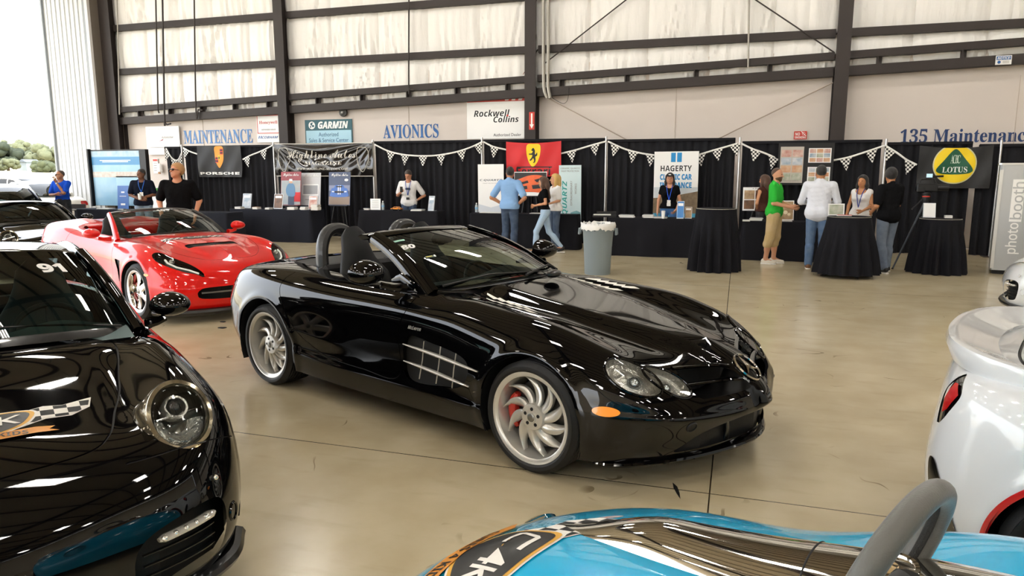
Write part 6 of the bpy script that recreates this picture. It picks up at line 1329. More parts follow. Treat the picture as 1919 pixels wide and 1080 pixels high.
# ------------------------------------------------------------------ flags and banners
def cloth_flag(name, lab, cat, box, Y, m, wave=.02, corners=None, seed=0, sag=0.0):
    """hanging cloth: returns (thing, w, h, surface) with surface(u, v) giving local points"""
    cx, cz, w, h = rectY(*box, Y); o = thing(name, lab, cat, (cx, Y, cz)); rs = np.random.RandomState(seed); p = rs.rand(8) * 6
    def S(u, v):      # u -.5...5, v -.5...5 (up)
        d = wave * (math.sin(9 * u + p[0] + 3 * v) * .6 + math.sin(17 * u - 6 * v + p[1]) * .35 + .5 * math.sin(5 * v + 4 * u + p[2])) * (1.1 - v * .9)
        return np.array([u * w, d - .02, v * h - sag * (1 - (2 * u) ** 2) * max(0, .5 + v) * 1.0])
    b = MB(); b.grid([[S(u, v) for v in np.linspace(-.5, .5, 26)] for u in np.linspace(-.5, .5, 44)]); b.build('cloth', m, o, angle=180); me = o.children[0].data
    g = bmesh.new(); g.from_mesh(me); bv = BVHTree.FromBMesh(g); g.free(); return o, w, h, bv
def on_cloth(o, bv, poly, m, name, off=.006, mesh=None, M=None, cell=.06): return decal(bv, F0 if M is None else M, poly, m, o, name, off, cell, mesh)
M_FBLK = mat('flag_black', '#17181b', .55, sheen=.3); M_YEL = mat('flag_yellow', '#f2d21c', .5); M_CREST = mat('crest_gold', '#e8992c', .45); M_FRED = mat('flag_red', '#c9141c', .5, sheen=.2); M_DGRN = mat('emblem_green', '#0e5238', .45)
o, w, h, bv = cloth_flag('hanging_flag', 'black flag with an orange crest and the word PORSCHE on the curtain', 'flag', (372, 273, 453, 332), YC - .15, M_FBLK, .025, seed=1)
cr = sp([(-.20, .42), (0, .46), (.20, .42), (.22, .20), (.19, -.02), (.08, -.20), (0, -.27), (-.08, -.20), (-.19, -.02), (-.22, .20)], 40); cr = [(x * h * .85, y * h * .95 + h * .05) for x, y in cr]
on_cloth(o, bv, cr, M_CREST, 'crest')
for x0, y0 in ((.045, .22), (-.16, -.04)): on_cloth(o, bv, [(x0 * h, y0 * h), ((x0 + .12) * h, y0 * h), ((x0 + .12) * h, (y0 + .18) * h), (x0 * h, (y0 + .18) * h)], M_FRED, 'crest_field', .009)
for x0, y0 in ((.045, .25), (.045, .33), (-.16, -.01), (-.16, .08)): on_cloth(o, bv, [(x0 * h, y0 * h), ((x0 + .12) * h, y0 * h), ((x0 + .12) * h, (y0 + .04) * h), (x0 * h, (y0 + .04) * h)], M_INK, 'crest_bar', .012)
on_cloth(o, bv, [(-.05 * h, .06 * h), (.05 * h, .06 * h), (.05 * h, .16 * h), (0, .2 * h), (-.05 * h, .16 * h)], M_YEL, 'crest_shield', .012); on_cloth(o, bv, sp([(-.02 * h, .07 * h), (.03 * h, .09 * h), (.02 * h, .13 * h), (.0, .17 * h), (-.02 * h, .13 * h)], 14), M_INK, 'crest_horse', .015)
on_cloth(o, bv, None, M_SIGNW, 'lettering', .008, text2d('PORSCHE', w * .9, h * .085, style='sans', bold=.02), M=shift(F0, 0, -h * .38))
# wrinkled vinyl banner
M_VINYL = mat('black_vinyl', '#1a1614', .18, coat=.6)
cx, cz, w, h = rectY(515, 268, 699, 331, YC - .13); o = thing('vinyl_banner', 'wrinkled glossy black vinyl banner with white script lettering above the left tables', 'banner', (cx, YC - .13, cz)); rs = np.random.RandomState(3)
def SV(u, v):
    d = 0
    for k, (x0, z0) in enumerate(((-.5, .5), (.5, .5))):
        a = math.atan2(z0 - v, (u - x0) * 2.4 * (1 if k == 0 else -1)); r = math.hypot(u - x0, v - z0); d += .026 * math.sin(a * 22 + k) * min(1, r * 2) * math.exp(-2.0 * max(0, r - .25))
    return np.array([u * w, d + .02 * math.sin(10 * v + 1), v * h])
b = MB(); b.grid([[SV(u, v) for v in np.linspace(-.5, .5, 50)] for u in np.linspace(-.5, .5, 90)]); cl = b.build('vinyl_sheet', M_VINYL, o, angle=180); g = bmesh.new(); g.from_mesh(cl.data); bv = BVHTree.FromBMesh(g); g.free()
M_BW = mat('banner_silver', '#d9d4cb', .4)
on_cloth(o, bv, None, M_BW, 'lettering', .006, text2d('Highline Autos', w * .70, h * .36, style='script'), M=shift(F0, -w * .02, h * .12)); on_cloth(o, bv, None, M_BW, 'lettering', .006, text2d('MAGAZINE', w * .38, h * .10, style='serif'), M=shift(F0, w * .0, -h * .10)); on_cloth(o, bv, None, M_BW, 'lettering', .006, text2d('WWW.HIGHLINE-AUTOS.COM', w * .52, h * .065, style='serif'), M=shift(F0, -w * .01, -h * .27))
for s in (-1, 1): b = MB(); q = project(bv, F0, [(s * w * .40 + x * h * .32, y * h * .38) for x, y in sp([(-.5, .8), (0, .95), (.5, .8), (.6, 0), (.0, -.95), (-.6, 0)], 40)], .008); b.tube(q, .008, 5, closed=True); b.build('shield_outline', M_BW, o)
for (ax, ay, bx, by) in ((0, .5, 1, .012), (0, -.5, 1, .012)): on_cloth(o, bv, [(-w * .495, ay * h * .97 - .01), (w * .495, ay * h * .97 - .01), (w * .495, ay * h * .97 + .01), (-w * .495, ay * h * .97 + .01)], M_BW, 'hem', .005)
# red flag
o, w, h, bv = cloth_flag('hanging_flag', 'red flag with a black horse on a yellow shield above the orange car poster', 'flag', (949, 265, 1052, 331), YC - .16, M_FRED, .02, seed=4, sag=.04)
on_cloth(o, bv, sp([(-.19 * h, .40 * h), (0, .43 * h), (.19 * h, .40 * h), (.20 * h, .15 * h), (.12 * h, -.10 * h), (0, -.22 * h), (-.12 * h, -.10 * h), (-.20 * h, .15 * h)], 40), M_YEL, 'shield')
on_cloth(o, bv, sp([(-.03, .30), (-.06, .24), (-.02, .22), (-.05, .16), (-.12, .15), (-.11, .12), (-.03, .11), (-.05, .03), (-.10, -.03), (-.06, -.05), (.0, .02), (.03, -.06), (.0, -.11), (.05, -.10), (.07, -.02), (.06, .06), (.11, .10), (.10, .18), (.06, .12), (.04, .16), (.04, .24), (.0, .31)], 80) and [(x * h * 1.05, y * h) for x, y in sp([(-.03, .30), (-.06, .24), (-.02, .22), (-.05, .16), (-.12, .15), (-.11, .12), (-.03, .11), (-.05, .03), (-.10, -.03), (-.06, -.05), (.0, .02), (.03, -.06), (.0, -.11), (.05, -.10), (.07, -.02), (.06, .06), (.11, .10), (.10, .18), (.06, .12), (.04, .16), (.04, .24), (.0, .31)], 88)], M_INK, 'horse', .010, cell=.2)
on_cloth(o, bv, None, M_INK, 'lettering', .008, text2d('Ferrari', w * .62, h * .24, style='sans'), M=shift(F0, 0, -h * .345)); on_cloth(o, bv, [(-w * .30, -h * .245), (w * .34, -h * .245), (w * .34, -h * .215), (-w * .30, -h * .215)], M_INK, 'lettering_bar', .008)
# yellow disc flag
o, w, h, bv = cloth_flag('hanging_flag', 'black flag with a yellow disc and a green LOTUS emblem near the photo booth', 'flag', (1720, 272, 1858, 353), YC - .15, M_FBLK, .03, seed=6, sag=.06)
R0 = h * .43; on_cloth(o, bv, ellipse(R0 * 1.06, R0 * 1.06, 48, 0, h * .06), mat('disc_edge', '#cfc9a0', .5), 'disc_edge', .006); on_cloth(o, bv, ellipse(R0, R0, 48, 0, h * .06), M_YEL, 'disc', .009)
tri = sp([(0, .78), (.22, .62), (.55, .18), (.88, -.30), (.74, -.50), (.3, -.57), (0, -.58), (-.3, -.57), (-.74, -.50), (-.88, -.30), (-.55, .18), (-.22, .62)], 60); on_cloth(o, bv, [(x * R0, y * R0 + h * .07) for x, y in tri], M_DGRN, 'emblem', .012)
on_cloth(o, bv, None, M_SIGNW, 'lettering', .016, text2d('LOTUS', R0 * 1.20, R0 * .30, style='serif'), M=shift(F0, 0, h * .06 - R0 * .30)); on_cloth(o, bv, None, mat('monogram', '#c8d6c8', .5), 'monogram', .016, text2d('ACBC', R0 * .5, R0 * .46, style='serif', space=.55), M=shift(F0, 0, h * .06 + R0 * .26))
# ------------------------------------------------------------------ boards and roll-up banners
def board(name, lab, cat, pts4, Y, m, t=.012, lean=0.0, Zf=None):
    """flat board through four photo pixels (tl, tr, br, bl) on plane Y; lean tilts the top back"""
    q = [onY(x, y, Y) for x, y in pts4]; c = np.mean(q, 0); bot = (q[2] + q[3]) / 2; xx = nrm((q[1] - q[0] + q[2] - q[3]) * (1, 0, 1)); zz = np.array([0, -1.0, 0]); yy = nrm(np.cross(zz, xx)); w = np.linalg.norm((q[1] - q[0] + q[2] - q[3]) / 2); h = np.linalg.norm((q[0] - q[3] + q[1] - q[2]) / 2)
    if lean: yy = nrm(yy + np.array([0, math.tan(R_(lean)), 0])); zz = np.cross(xx, yy)
    M = frame(xx, yy, zz, (0, 0, 0)); o = thing(name, lab, cat, tuple(bot)); M = shift(M, 0, h / 2); b = MB(); b.prism([(-w / 2, -h / 2), (w / 2, -h / 2), (w / 2, h / 2), (-w / 2, h / 2)], t, M, -t); b.build('panel', m, o, smooth=False); return o, w, h, M
def pl(o, M, name, m, cx, cy, w, h, z=.002, t=.002, poly=None): return plate(name, m, o, w, h, cx, cy, z, t, poly, F=M)
def L(o, M, s, cx, cy, w, h, m, z=.002, name='lettering', **k): return lettering(s, shift(M, cx, cy, z), w, h, m, o, name=name, **k)
def rollfoot(o, w):
    z = -o.location[2]; b = MB(); b.box((0, .006, z / 2), (w, .012, -z)); b.build('lower_sheet', M_PW, o, smooth=False); b = MB(); b.box((0, 0, z + .035), (w * 1.02, .16, .06), bev=.01); b.build('base_cassette', ALU, o); b = MB(); b.cyl((0, .03, z + .03), (0, .03, .9), .012, n=8); b.build('support_rod', ALU, o)
M_PW = mat('poster_white', '#f1f1f0', .35); M_PBLUE = mat('poster_blue', '#1585c4', .4); M_STONE = mat('poster_stone', '#8d7a61', .6, vary=(14, '#5f4f3c', .7)); M_POOL = mat('poster_pool', '#3f93b8', .4); M_SKYP = mat('poster_sky', '#dfe3e6', .5, vary=(3, '#b9c2c8', .7))
o, w, h, M = board('rollup_banner', 'tall HAGERTY classic car insurance roll-up banner behind the woman in the black cap', 'banner', [(1226, 284), (1309, 284), (1306, 412), (1223, 412)], YC - .35, M_SKYP)
pl(o, M, 'header_field', M_PW, 0, h * .24, w * .99, h * .52, .001)
for s in (-1, 1): pl(o, M, 'logo_bar', M_PBLUE, s * w * .068, h * .415, w * .105, h * .135)
L(o, M, 'HAGERTY', 0, h * .255, w * .70, h * .085, M_INK, style='sans'); L(o, M, 'CLASSIC CAR', 0, h * .13, w * .72, h * .085, M_PBLUE, style='sans', bold=.03); L(o, M, 'INSURANCE', 0, h * .01, w * .72, h * .085, M_PBLUE, style='sans', bold=.03)
pl(o, M, 'stone_wall', M_STONE, 0, 0, 0, 0, .002, poly=[(-w * .5, -h * .42), (w * .5, -h * .42), (w * .5, -h * .08), (w * .1, -h * .13), (-w * .2, -h * .17), (-w * .5, -h * .18)]); pl(o, M, 'pool', M_POOL, 0, -h * .45, w, h * .09, .003)
rollfoot(o, w)
o, w, h, M = board('rollup_banner', 'white roll-up banner with small grey lettering left of the man in the blue T-shirt', 'banner', [(896, 308), (943, 308), (945, 401), (896, 401)], YC - .40, M_PW)
L(o, M, 'C.QUARTZ', 0, h * .18, w * .86, h * .045, mat('ink_grey', '#5b6670', .5), style='ital'); L(o, M, 'PAINT PROTECTION', 0, h * .12, w * .6, h * .014, M_GREY); pl(o, M, 'pale_wave', mat('poster_pale', '#d5dbe3', .5), 0, 0, 0, 0, poly=[(-w * .49, -h * .49), (w * .49, -h * .49), (w * .49, -h * .30), (0, -h * .37), (-w * .49, -h * .30)])
rollfoot(o, w)
M_TEALP = mat('poster_teal', '#cfe3e6', .4); M_TG = mat('ink_teal', '#2f9c94', .45)
o, w, h, M = board('rollup_banner', 'tilted pale teal banner with sideways QUARTZ lettering beside the red flag booth', 'banner', [(1057, 310), (1098, 310), (1089, 420), (1047, 420)], YC - .42, M_TEALP)
def vert(s, cx, cy, ln, wd, m, **k): Mv = M @ np.array([[0, -1, 0, 0], [1, 0, 0, 0], [0, 0, 1, 0], [0, 0, 0, 1.0]]); Mv = np.array(Mv); Mv[:3, 3] = (np.array(M)[:3, 3] + np.array(M)[:3, 0] * cx + np.array(M)[:3, 1] * cy + np.array(M)[:3, 2] * .002); lettering(s, Mv, ln, wd, m, o, **k)
vert('C.QUARTZ', -w * .22, -h * .12, h * .72, w * .26, M_TG, style='ital'); vert('EXTRAORDINARY', w * .06, h * .03, h * .42, w * .09, M_GREY); vert('WORKS', w * .26, h * .10, h * .18, w * .09, M_GREY)
L(o, M, 'CERAMIC QUARTZ', 0, h * .445, w * .86, h * .028, M_GREY); L(o, M, 'PAINT PROTECTION', 0, h * .40, w * .8, h * .028, M_GREY); pl(o, M, 'car_picture', mat('poster_dark_teal', '#6f9da3', .5), 0, 0, 0, 0, poly=[(-w * .1, -h * .45), (w * .48, -h * .45), (w * .48, -h * .30), (w * .3, -h * .27), (w * .05, -h * .30)])
rollfoot(o, w)
M_ORC = mat('poster_orange', '#ee6a1a', .35, vary=(5, '#c84312', .8))
o, w, h, M = board('poster', 'poster of an orange supercar nose on an easel below the red flag', 'poster', [(963, 322), (1024, 322), (1024, 367), (963, 367)], YC - .45, M_PW, lean=4)
pl(o, M, 'picture', mat('poster_black', '#141110', .4), 0, h * .06, w * .98, h * .82, .001); pl(o, M, 'car_body', M_ORC, 0, 0, 0, 0, .003, poly=[(x * w, y * h) for x, y in sp([(-.48, -.30), (-.48, .10), (-.30, .22), (-.05, .34), (.25, .36), (.46, .22), (.48, -.32), (0, -.34)], 40)])
for poly in ([(-.30, .05), (-.08, .14), (-.05, .04), (-.26, -.03)], [(.12, .16), (.36, .26), (.40, .14), (.20, .06)], [(-.40, -.14), (-.10, -.08), (-.08, -.22), (-.38, -.26)], [(.05, -.06), (.38, -.02), (.40, -.18), (.08, -.22)]): pl(o, M, 'car_detail', M_INK, 0, 0, 0, 0, .006, poly=[(x * w, y * h) for x, y in poly])
def easel(o, h, top=.3):
    for x0, x1, y1 in ((-.10, -.30, -.12), (.10, .30, -.12), (0, 0, .22)):
        b = MB(); b.cyl((x0, .05, top), (x1, y1 + .05, -o.location[2] + .005), .013, n=8); b.build('easel_leg', mat('easel_black', '#1a1a1b', .4), o)
    b = MB(); b.box((0, -.02, -.01), (.5, .06, .02)); b.build('ledge', mat('easel_black', '#1a1a1b', .4), o, smooth=False)
easel(o, h)
# black photo board with pictures
o, w, h, M = board('photo_board', 'large black display board with car photographs behind the man in the white shirt', 'display board', [(1455, 268), (1559, 268), (1559, 347), (1455, 347)], YC - .25, mat('board_black', '#141416', .6), .03)
M_PIC = [mat('photo_red', '#a9503f', .35, vary=(7, '#e0d0c4', .5)), mat('photo_blue', '#5f87a6', .35, vary=(7, '#e3e0dd', .6)), mat('photo_orange', '#b76a3d', .35, vary=(6, '#d9c6a8', .6)), mat('photo_green', '#6d7f5d', .35, vary=(8, '#d5d3c8', .6)), mat('photo_sepia', '#6b4a30', .35, vary=(9, '#c7ab84', .6)), mat('photo_dark', '#2e2118', .35, vary=(8, '#8a5f3d', .6))]
def boxpx(x0, y0, x1, y1): return (((x0 + x1) / 2 - 1507) / 104 * w, (307.5 - (y0 + y1) / 2) / 79 * h, (x1 - x0) / 104 * w, (y1 - y0) / 79 * h)
cx, cy, a, c = boxpx(1459, 275, 1503, 343); pl(o, M, 'poster_sheet', mat('poster_grey', '#b9b3aa', .4), cx, cy, a, c, .002)
k = 0
for i in range(2):
    for j in range(4):
        pl(o, M, 'photo', M_PIC[k % 4], cx + (i - .5) * a * .48, cy + (1.35 - j * .92) * c * .235, a * .44, c * .19, .004); k += 1
L(o, M, 'THE ROAD CLASSICS', cx, cy - c * .45, a * .7, c * .04, M_INK)
for bx in ((1512, 278, 1554, 305), (1512, 313, 1554, 341)):
    cx, cy, a, c = boxpx(*bx); pl(o, M, 'poster_sheet', M_PW, cx, cy, a, c, .002)
    for i in range(3):
        for j in range(3): pl(o, M, 'photo', M_PIC[(i * 2 + j + (bx[1] > 300)) % 4], cx + (i - 1) * a * .31, cy + (1 - j) * c * .31, a * .28, c * .27, .004)
for s in (-1, 1): b = MB(); b.cyl((s * w * .42, .03, 0), (s * w * .42, .03, -o.location[2] + .005), .016, n=8); b.build('board_leg', STEEL, o)
o, w, h, M = board('photo_panel', 'white-edged panel of brown car photographs left of the man in the green polo shirt', 'photo panel', [(1391, 351), (1458, 351), (1458, 395), (1391, 395)], YC - .36, M_PW, lean=5)
L(o, M, 'A Touch of Wax', 0, h * .44, w * .5, h * .06, M_INK, style='scital')
for i in range(3):
    for j in range(2): pl(o, M, 'photo', M_PIC[4 + (i + j) % 2], (i - 1) * w * .315, (.5 - j) * h * .42 - h * .03, w * .29, h * .38, .002)
easel(o, h)
o, w, h, M = board('photo_panel', 'framed sepia engine photograph standing on the table behind the man in the green polo shirt', 'photo panel', [(1461, 378), (1487, 378), (1487, 415), (1461, 415)], 15.2, M_PW, lean=8); o.location[2] = .775; pl(o, M, 'photo', M_PIC[4], 0, 0, w * .88, h * .9, .002)
for (ax, ay, r) in ((-.1, -.1, .16), (.15, -.2, .12), (-.05, .2, .10)): pl(o, M, 'engine_detail', mat('photo_cream', '#d8c9a8', .4), 0, 0, 0, 0, .004, poly=ellipse(r * w, r * h * .6, 16, ax * w, ay * h))
# left: blue backdrop, posters on easels
o, w, h, M = board('display_backdrop', 'tall blue pictorial backdrop in a black frame at the left end of the booths', 'display backdrop', [(176, 281), (272, 281), (272, 386), (176, 386)], 15.4, mat('backdrop_black', '#15171b', .4), .05)
M_BD = mat('backdrop_blue', '#7fb4d6', .3, coat=.4, vary=(2.0, '#a8cfe2', .6)); pl(o, M, 'picture', M_BD, .01, -h * .01, w * .93, h * .97, .001)
pl(o, M, 'cloud_band', mat('backdrop_cloud', '#c9d9e2', .3, vary=(6, '#8fb7cf', .6)), .01, h * .43, w * .93, h * .09, .003); pl(o, M, 'title_band', mat('backdrop_title', '#4f93c4', .3), .01, h * .30, w * .93, h * .14, .003); pl(o, M, 'title_lines', M_SIGNW, .0, h * .31, w * .6, h * .015, .005); pl(o, M, 'title_lines', M_SIGNW, .0, h * .285, w * .5, h * .015, .005)
pl(o, M, 'photo_band', mat('backdrop_brown', '#b7a798', .35, vary=(9, '#e6e2dc', .6)), .01, h * .06, w * .93, h * .10, .003); pl(o, M, 'light_panel', mat('backdrop_pale', '#a9cfe6', .3), w * .22, -h * .22, w * .46, h * .5, .003)
b = MB(); b.box((w * .54, .05, h / 2), (.18, .12, h)); b.build('side_return', mat('backdrop_black', '#15171b', .4), o, smooth=False); b = MB(); b.box((-w * .495, -.03, h / 2), (.05, .1, h + .04)); b.build('frame_post', mat('backdrop_black', '#15171b', .4), o, smooth=False)
M_MAG = [mat('cover_red', '#8c2b33', .35), mat('cover_grey', '#c8c8cb', .35), mat('cover_night', '#3d4a68', .35)]
def magazine(lab, pts, m, kind):
    o, w, h, M = board('poster', lab, 'poster', pts, YC - (.85 if kind != 1 else .62), m, lean=7)
    L(o, M, 'Highline Autos', 0, h * .40, w * .78, h * .12, M_PW, style='script')
    if kind == 0:
        pl(o, M, 'backdrop_field', mat('cover_room', '#8fa1ad', .4, vary=(5, '#b8b4ae', .6)), 0, -h * .12, w * .96, h * .72, .001); pl(o, M, 'car_picture', M_FRED, w * .28, -h * .25, w * .4, h * .28, .003)
        pl(o, M, 'figure_shirt', mat('denim_blue', '#5d87ac', .5), 0, 0, 0, 0, .005, poly=[(x * w, y * h) for x, y in sp([(-.12, .14), (.12, .14), (.22, .0), (.20, -.22), (-.12, -.22), (-.24, -.05)], 30)]); pl(o, M, 'figure_legs', mat('cover_jeans', '#3c4d66', .5), .03 * w, -h * .36, w * .30, h * .26, .005); pl(o, M, 'figure_head', mat('skin_print', '#d9a88b', .5), 0, 0, 0, 0, .005, poly=ellipse(w * .085, h * .065, 20, 0, h * .205)); pl(o, M, 'figure_hair', M_PW, 0, 0, 0, 0, .007, poly=[(-w * .09, h * .22), (w * .09, h * .22), (w * .07, h * .285), (-w * .07, h * .285)])
    elif kind == 1:
        pl(o, M, 'inner_frame', M_PW, 0, -h * .02, w * .8, h * .34, .001); pl(o, M, 'inner_photo', mat('cover_mid_grey', '#9c9ea3', .4), 0, -h * .02, w * .72, h * .27, .003); pl(o, M, 'caption', M_GREY, 0, -h * .32, w * .5, h * .02, .003)
    else:
        pl(o, M, 'road', mat('cover_road', '#8f7d70', .4), 0, -h * .36, w * .96, h * .24, .001); pl(o, M, 'sky_band', mat('cover_dusk', '#7d86a3', .4), 0, h * .02, w * .96, h * .16, .001)
        bl = mat('cover_car_blue', '#2f63b5', .3); pl(o, M, 'car_body', bl, 0, 0, 0, 0, .004, poly=[(x * w, y * h) for x, y in sp([(-.40, -.12), (-.36, .0), (-.24, .03), (-.16, .10), (.16, .10), (.24, .03), (.36, .0), (.40, -.12), (.37, -.24), (-.37, -.24)], 44)])
        for s in (-1, 1): pl(o, M, 'car_stripe', M_PW, s * w * .045, -h * .04, w * .045, h * .27, .006); pl(o, M, 'headlight_print', M_PW, s * w * .29, -h * .09, w * .10, h * .035, .006)
        pl(o, M, 'grille_print', M_INK, 0, -h * .10, w * .42, h * .05, .007); pl(o, M, 'glass_print', M_INK, 0, h * .06, w * .28, h * .035, .007); pl(o, M, 'badge_print', M_PW, 0, 0, 0, 0, .004, poly=ellipse(w * .09, h * .04, 20, w * .32, h * .26))
    easel(o, h)
magazine('magazine cover poster of a grey-haired man in a blue shirt on an easel', [(530, 322), (566, 322), (564, 385), (525, 385)], M_MAG[0], 0)
magazine('pale grey magazine poster, middle one of the three on easels', [(567, 324), (603, 324), (601, 385), (562, 385)], M_MAG[1], 1)
magazine('magazine cover poster of a blue car with white stripes, rightmost of the three on easels', [(623, 323), (663, 323), (656, 385), (615, 385)], M_MAG[2], 2)
# ------------------------------------------------------------------ tables with floor-length cloths
def cloth_table(lab, x0, x1, y0, y1, h, m, seed=0, r=.03, flare=.05):
    o = thing('display_table', lab, 'table', ((x0 + x1) / 2, (y0 + y1) / 2, 0)); w, d = x1 - x0, y1 - y0; rs = np.random.RandomState(seed)
    per = rrect(w, d, r, 4); per = np.array(per); seg = np.r_[0, np.cumsum(np.linalg.norm(np.diff(np.vstack([per, per[:1]]), axis=0), axis=1))]; n = int(seg[-1] / .03); S = np.array([[np.interp(s, seg, np.r_[per[:, k], per[0, k]]) for k in (0, 1)] for s in np.linspace(0, seg[-1], n, endpoint=False)])
    N = np.roll(S, -1, 0) - np.roll(S, 1, 0); N = np.c_[N[:, 1], -N[:, 0]]; N = -N / np.linalg.norm(N, axis=1, keepdims=True); N *= np.sign((N * S).sum(1, keepdims=True) + 1e-9); ph = np.cumsum(.11 + .10 * rs.rand(n)); am = .4 + .8 * np.interp(np.arange(n), np.linspace(0, n, 12), rs.rand(12))
    rows = []
    for t in np.r_[0, .02, .06, np.linspace(.12, 1, 9)]:
        out = flare * t + .034 * (am * np.sign(np.sin(ph * 1.1)) * np.abs(np.sin(ph * 1.1)) ** .6)[:, None] * smooth01(t * 1.4); rows.append(np.c_[S + N * (out + (.006 if t > 0 else 0)), np.full(n, h * (1 - t) + .004)])
    b = MB(); b.grid(np.array(rows), close_v=True); b.add(rows[0], [tuple(range(n))]); b.build('tablecloth', m, o, angle=50)
    b = MB(); b.box((0, 0, h - .015), (w * .98, d * .98, .028)); b.build('tabletop', mat('table_board', '#b9b2a4', .6), o, smooth=False)
    for sx in (-1, 1):
        for sy in (-1, 1): b = MB(); b.cyl((sx * w * .44, sy * d * .40, 0), (sx * w * .44, sy * d * .40, h - .03), .014, n=8); b.build('leg', STEEL, o)
    return o
HT = .78
gx = lambda px, py: ground(px, py)
a, c = gx(436, 450), gx(617, 450); T1 = (a[0], c[0], a[1] - .05, a[1] + .60); cloth_table('table with a black cloth holding magazines in front of the three posters', T1[0], T1[1], T1[2], T1[3], .80, M_CLOTHG, 1)
T2y = 15.62; T2 = (float(onY(672, 396, T2y)[0]), float(onY(820, 396, T2y)[0]), T2y, T2y + .5); cloth_table('table with a black cloth in front of the man in the white T-shirt', *T2, .80, M_CLOTH, 2)
a, c = gx(866, 466), gx(1078, 469); T3 = (a[0], c[0], c[1] + .06, c[1] + .50); cloth_table('table with a black cloth behind the man in the blue T-shirt', *T3, HT, M_CLOTH, 3)
a, c = gx(1150, 480), gx(1300, 483); T4 = (a[0] - .15, c[0] + .1, 14.75, 15.4); cloth_table('table with a black cloth in front of the woman in the black cap', *T4, HT, M_CLOTH, 4)
a, c = gx(1390, 489), gx(1525, 492); T5 = (a[0], c[0] + .15, 14.85, 15.35); cloth_table('table with a black cloth behind the man in the green polo shirt', *T5, .76, M_CLOTH, 5, flare=.12)
T0y = 14.15; T0 = (float(onY(285, 388, T0y)[0]), float(onY(424, 388, T0y)[0]), T0y, T0y + .6); cloth_table('table with a grey-black cloth behind the blond man in the black T-shirt', *T0, .76, M_CLOTHG, 6)
TLy = 14.9; TL = (float(onY(150, 385, TLy)[0]), float(onY(262, 385, TLy)[0]), TLy - .35, TLy + .35); cloth_table('table with a grey cloth in front of the blue backdrop', *TL, .76, M_CLOTHG, 7, r=.3)
def cocktail(lab, px, py, r, h, seed, flare, tie=0.0, feet=False):
    p = ground(px, py); y = p[1] + r * .7; p = onY(px, py, y); o = thing('cocktail_table', lab, 'table', (p[0], y, 0)); rs = np.random.RandomState(seed); n = 120; A = np.linspace(0, 2 * math.pi, n, endpoint=False); nf = 15; ph = rs.rand() * 6; am = .6 + .6 * rs.rand(n); am = np.interp(np.arange(n), np.arange(0, n, 8), am[::8]); rows = []
    z0 = .06 if feet else .004
    for t in np.r_[0, .015, .04, np.linspace(.1, 1, 12)]:
        rr = r * (1 + flare * t ** 1.1) + .055 * am * np.sin(A * nf + ph + .4 * np.sin(3 * A)) * smooth01(t * 1.3) - (.02 if t == 0 else 0); rows.append(np.c_[rr * np.cos(A), rr * np.sin(A), np.full(n, h - (h - z0) * t - (0 if t else 0))])
    b = MB(); b.grid(np.array(rows), close_v=True); b.add(rows[0], [tuple(range(n))]); b.build('tablecloth', M_CLOTH, o, angle=60); b = MB(); b.lathe([(0, h - .004), (r * .985, h - .004), (r * .985, h - .03), (0, h - .03)], 40); b.build('tabletop', mat('table_board', '#b9b2a4', .6), o); b = MB(); b.cyl((0, 0, 0.02), (0, 0, h - .03), .04, n=12); b.build('column', STEEL, o)
    if feet:
        for k in range(4):
            a = R_(20 + 90 * k); b = MB(); b.tube([(0, 0, .09), (r * .8 * math.cos(a), r * .8 * math.sin(a), .05), (r * 1.25 * math.cos(a), r * 1.25 * math.sin(a), .015)], [.03, .022, .016], 8, flat=.7); b.build('foot', STEEL, o)
    return o, y
c1, c1y = cocktail('tall round table with a black cloth right of the insurance booth', 1337, 510, .345, 1.10, 1, .20)
c2, c2y = cocktail('tall round table on a star base beside the man in the black T-shirt', 1583, 521, .335, 1.0, 2, .48, feet=True)
c3, c3y = cocktail('tall round table with a bunched black cloth below the yellow disc flag', 1753, 514, .325, .94, 3, .34)
o, w, h, M = board('photo_panel', 'white-framed landscape photograph beside the smiling woman, right of the man in the white shirt', 'photo panel', [(1553, 380), (1584, 380), (1582, 402), (1552, 402)], c2y + .12, M_PW, lean=8); o.location[2] = 1.004; pl(o, M, 'photo', M_PIC[3], 0, 0, w * .86, h * .84, .002)
# ------------------------------------------------------------------ grey trash can
p = ground(1114, 517); o = thing('trash_can', 'grey round trash can with a white liner behind the black roadster', 'trash can', (p[0], p[1] + .25, 0)); M_TC = mat('can_grey', '#7e8a90', .45); r0 = .235; h = .86
b = MB(); b.lathe([(0, .0), (r0 * .90, 0), (r0 * .93, .02), (r0 * 1.02, h * .55), (r0 * 1.03, h * .56), (r0 * 1.09, h * .84), (r0 * 1.14, h * .86), (r0 * 1.16, h * .98), (r0 * 1.18, h), (r0 * 1.10, h), (r0 * 1.05, h * .8), (r0 * .9, .04), (0, .04)], 48); b.build('bin_body', M_TC, o)
for s in (-1, 1): b = MB(); b.tube([(s * r0 * 1.1, -.06, h * .90), (s * r0 * 1.32, -.06, h * .90), (s * r0 * 1.34, -.06, h * .80), (s * r0 * 1.34, .06, h * .80), (s * r0 * 1.32, .06, h * .90), (s * r0 * 1.1, .06, h * .90)], .02, 8); b.build('handle', M_TC, o)
rs = np.random.RandomState(2); A = np.linspace(0, 2 * math.pi, 60, endpoint=False); b = MB(); b.grid([np.c_[(r0 * f + .008 * rs.randn(60)) * np.cos(A), (r0 * f + .008 * rs.randn(60)) * np.sin(A), h + dz + .010 * rs.randn(60)] for f, dz in ((1.23, -.10), (1.25, -.04), (1.20, .015), (1.10, .01), (1.04, -.10), (.98, -.25))], close_v=True); b.build('bin_liner', mat('liner_white', '#e9e9e6', .4), o, angle=180)
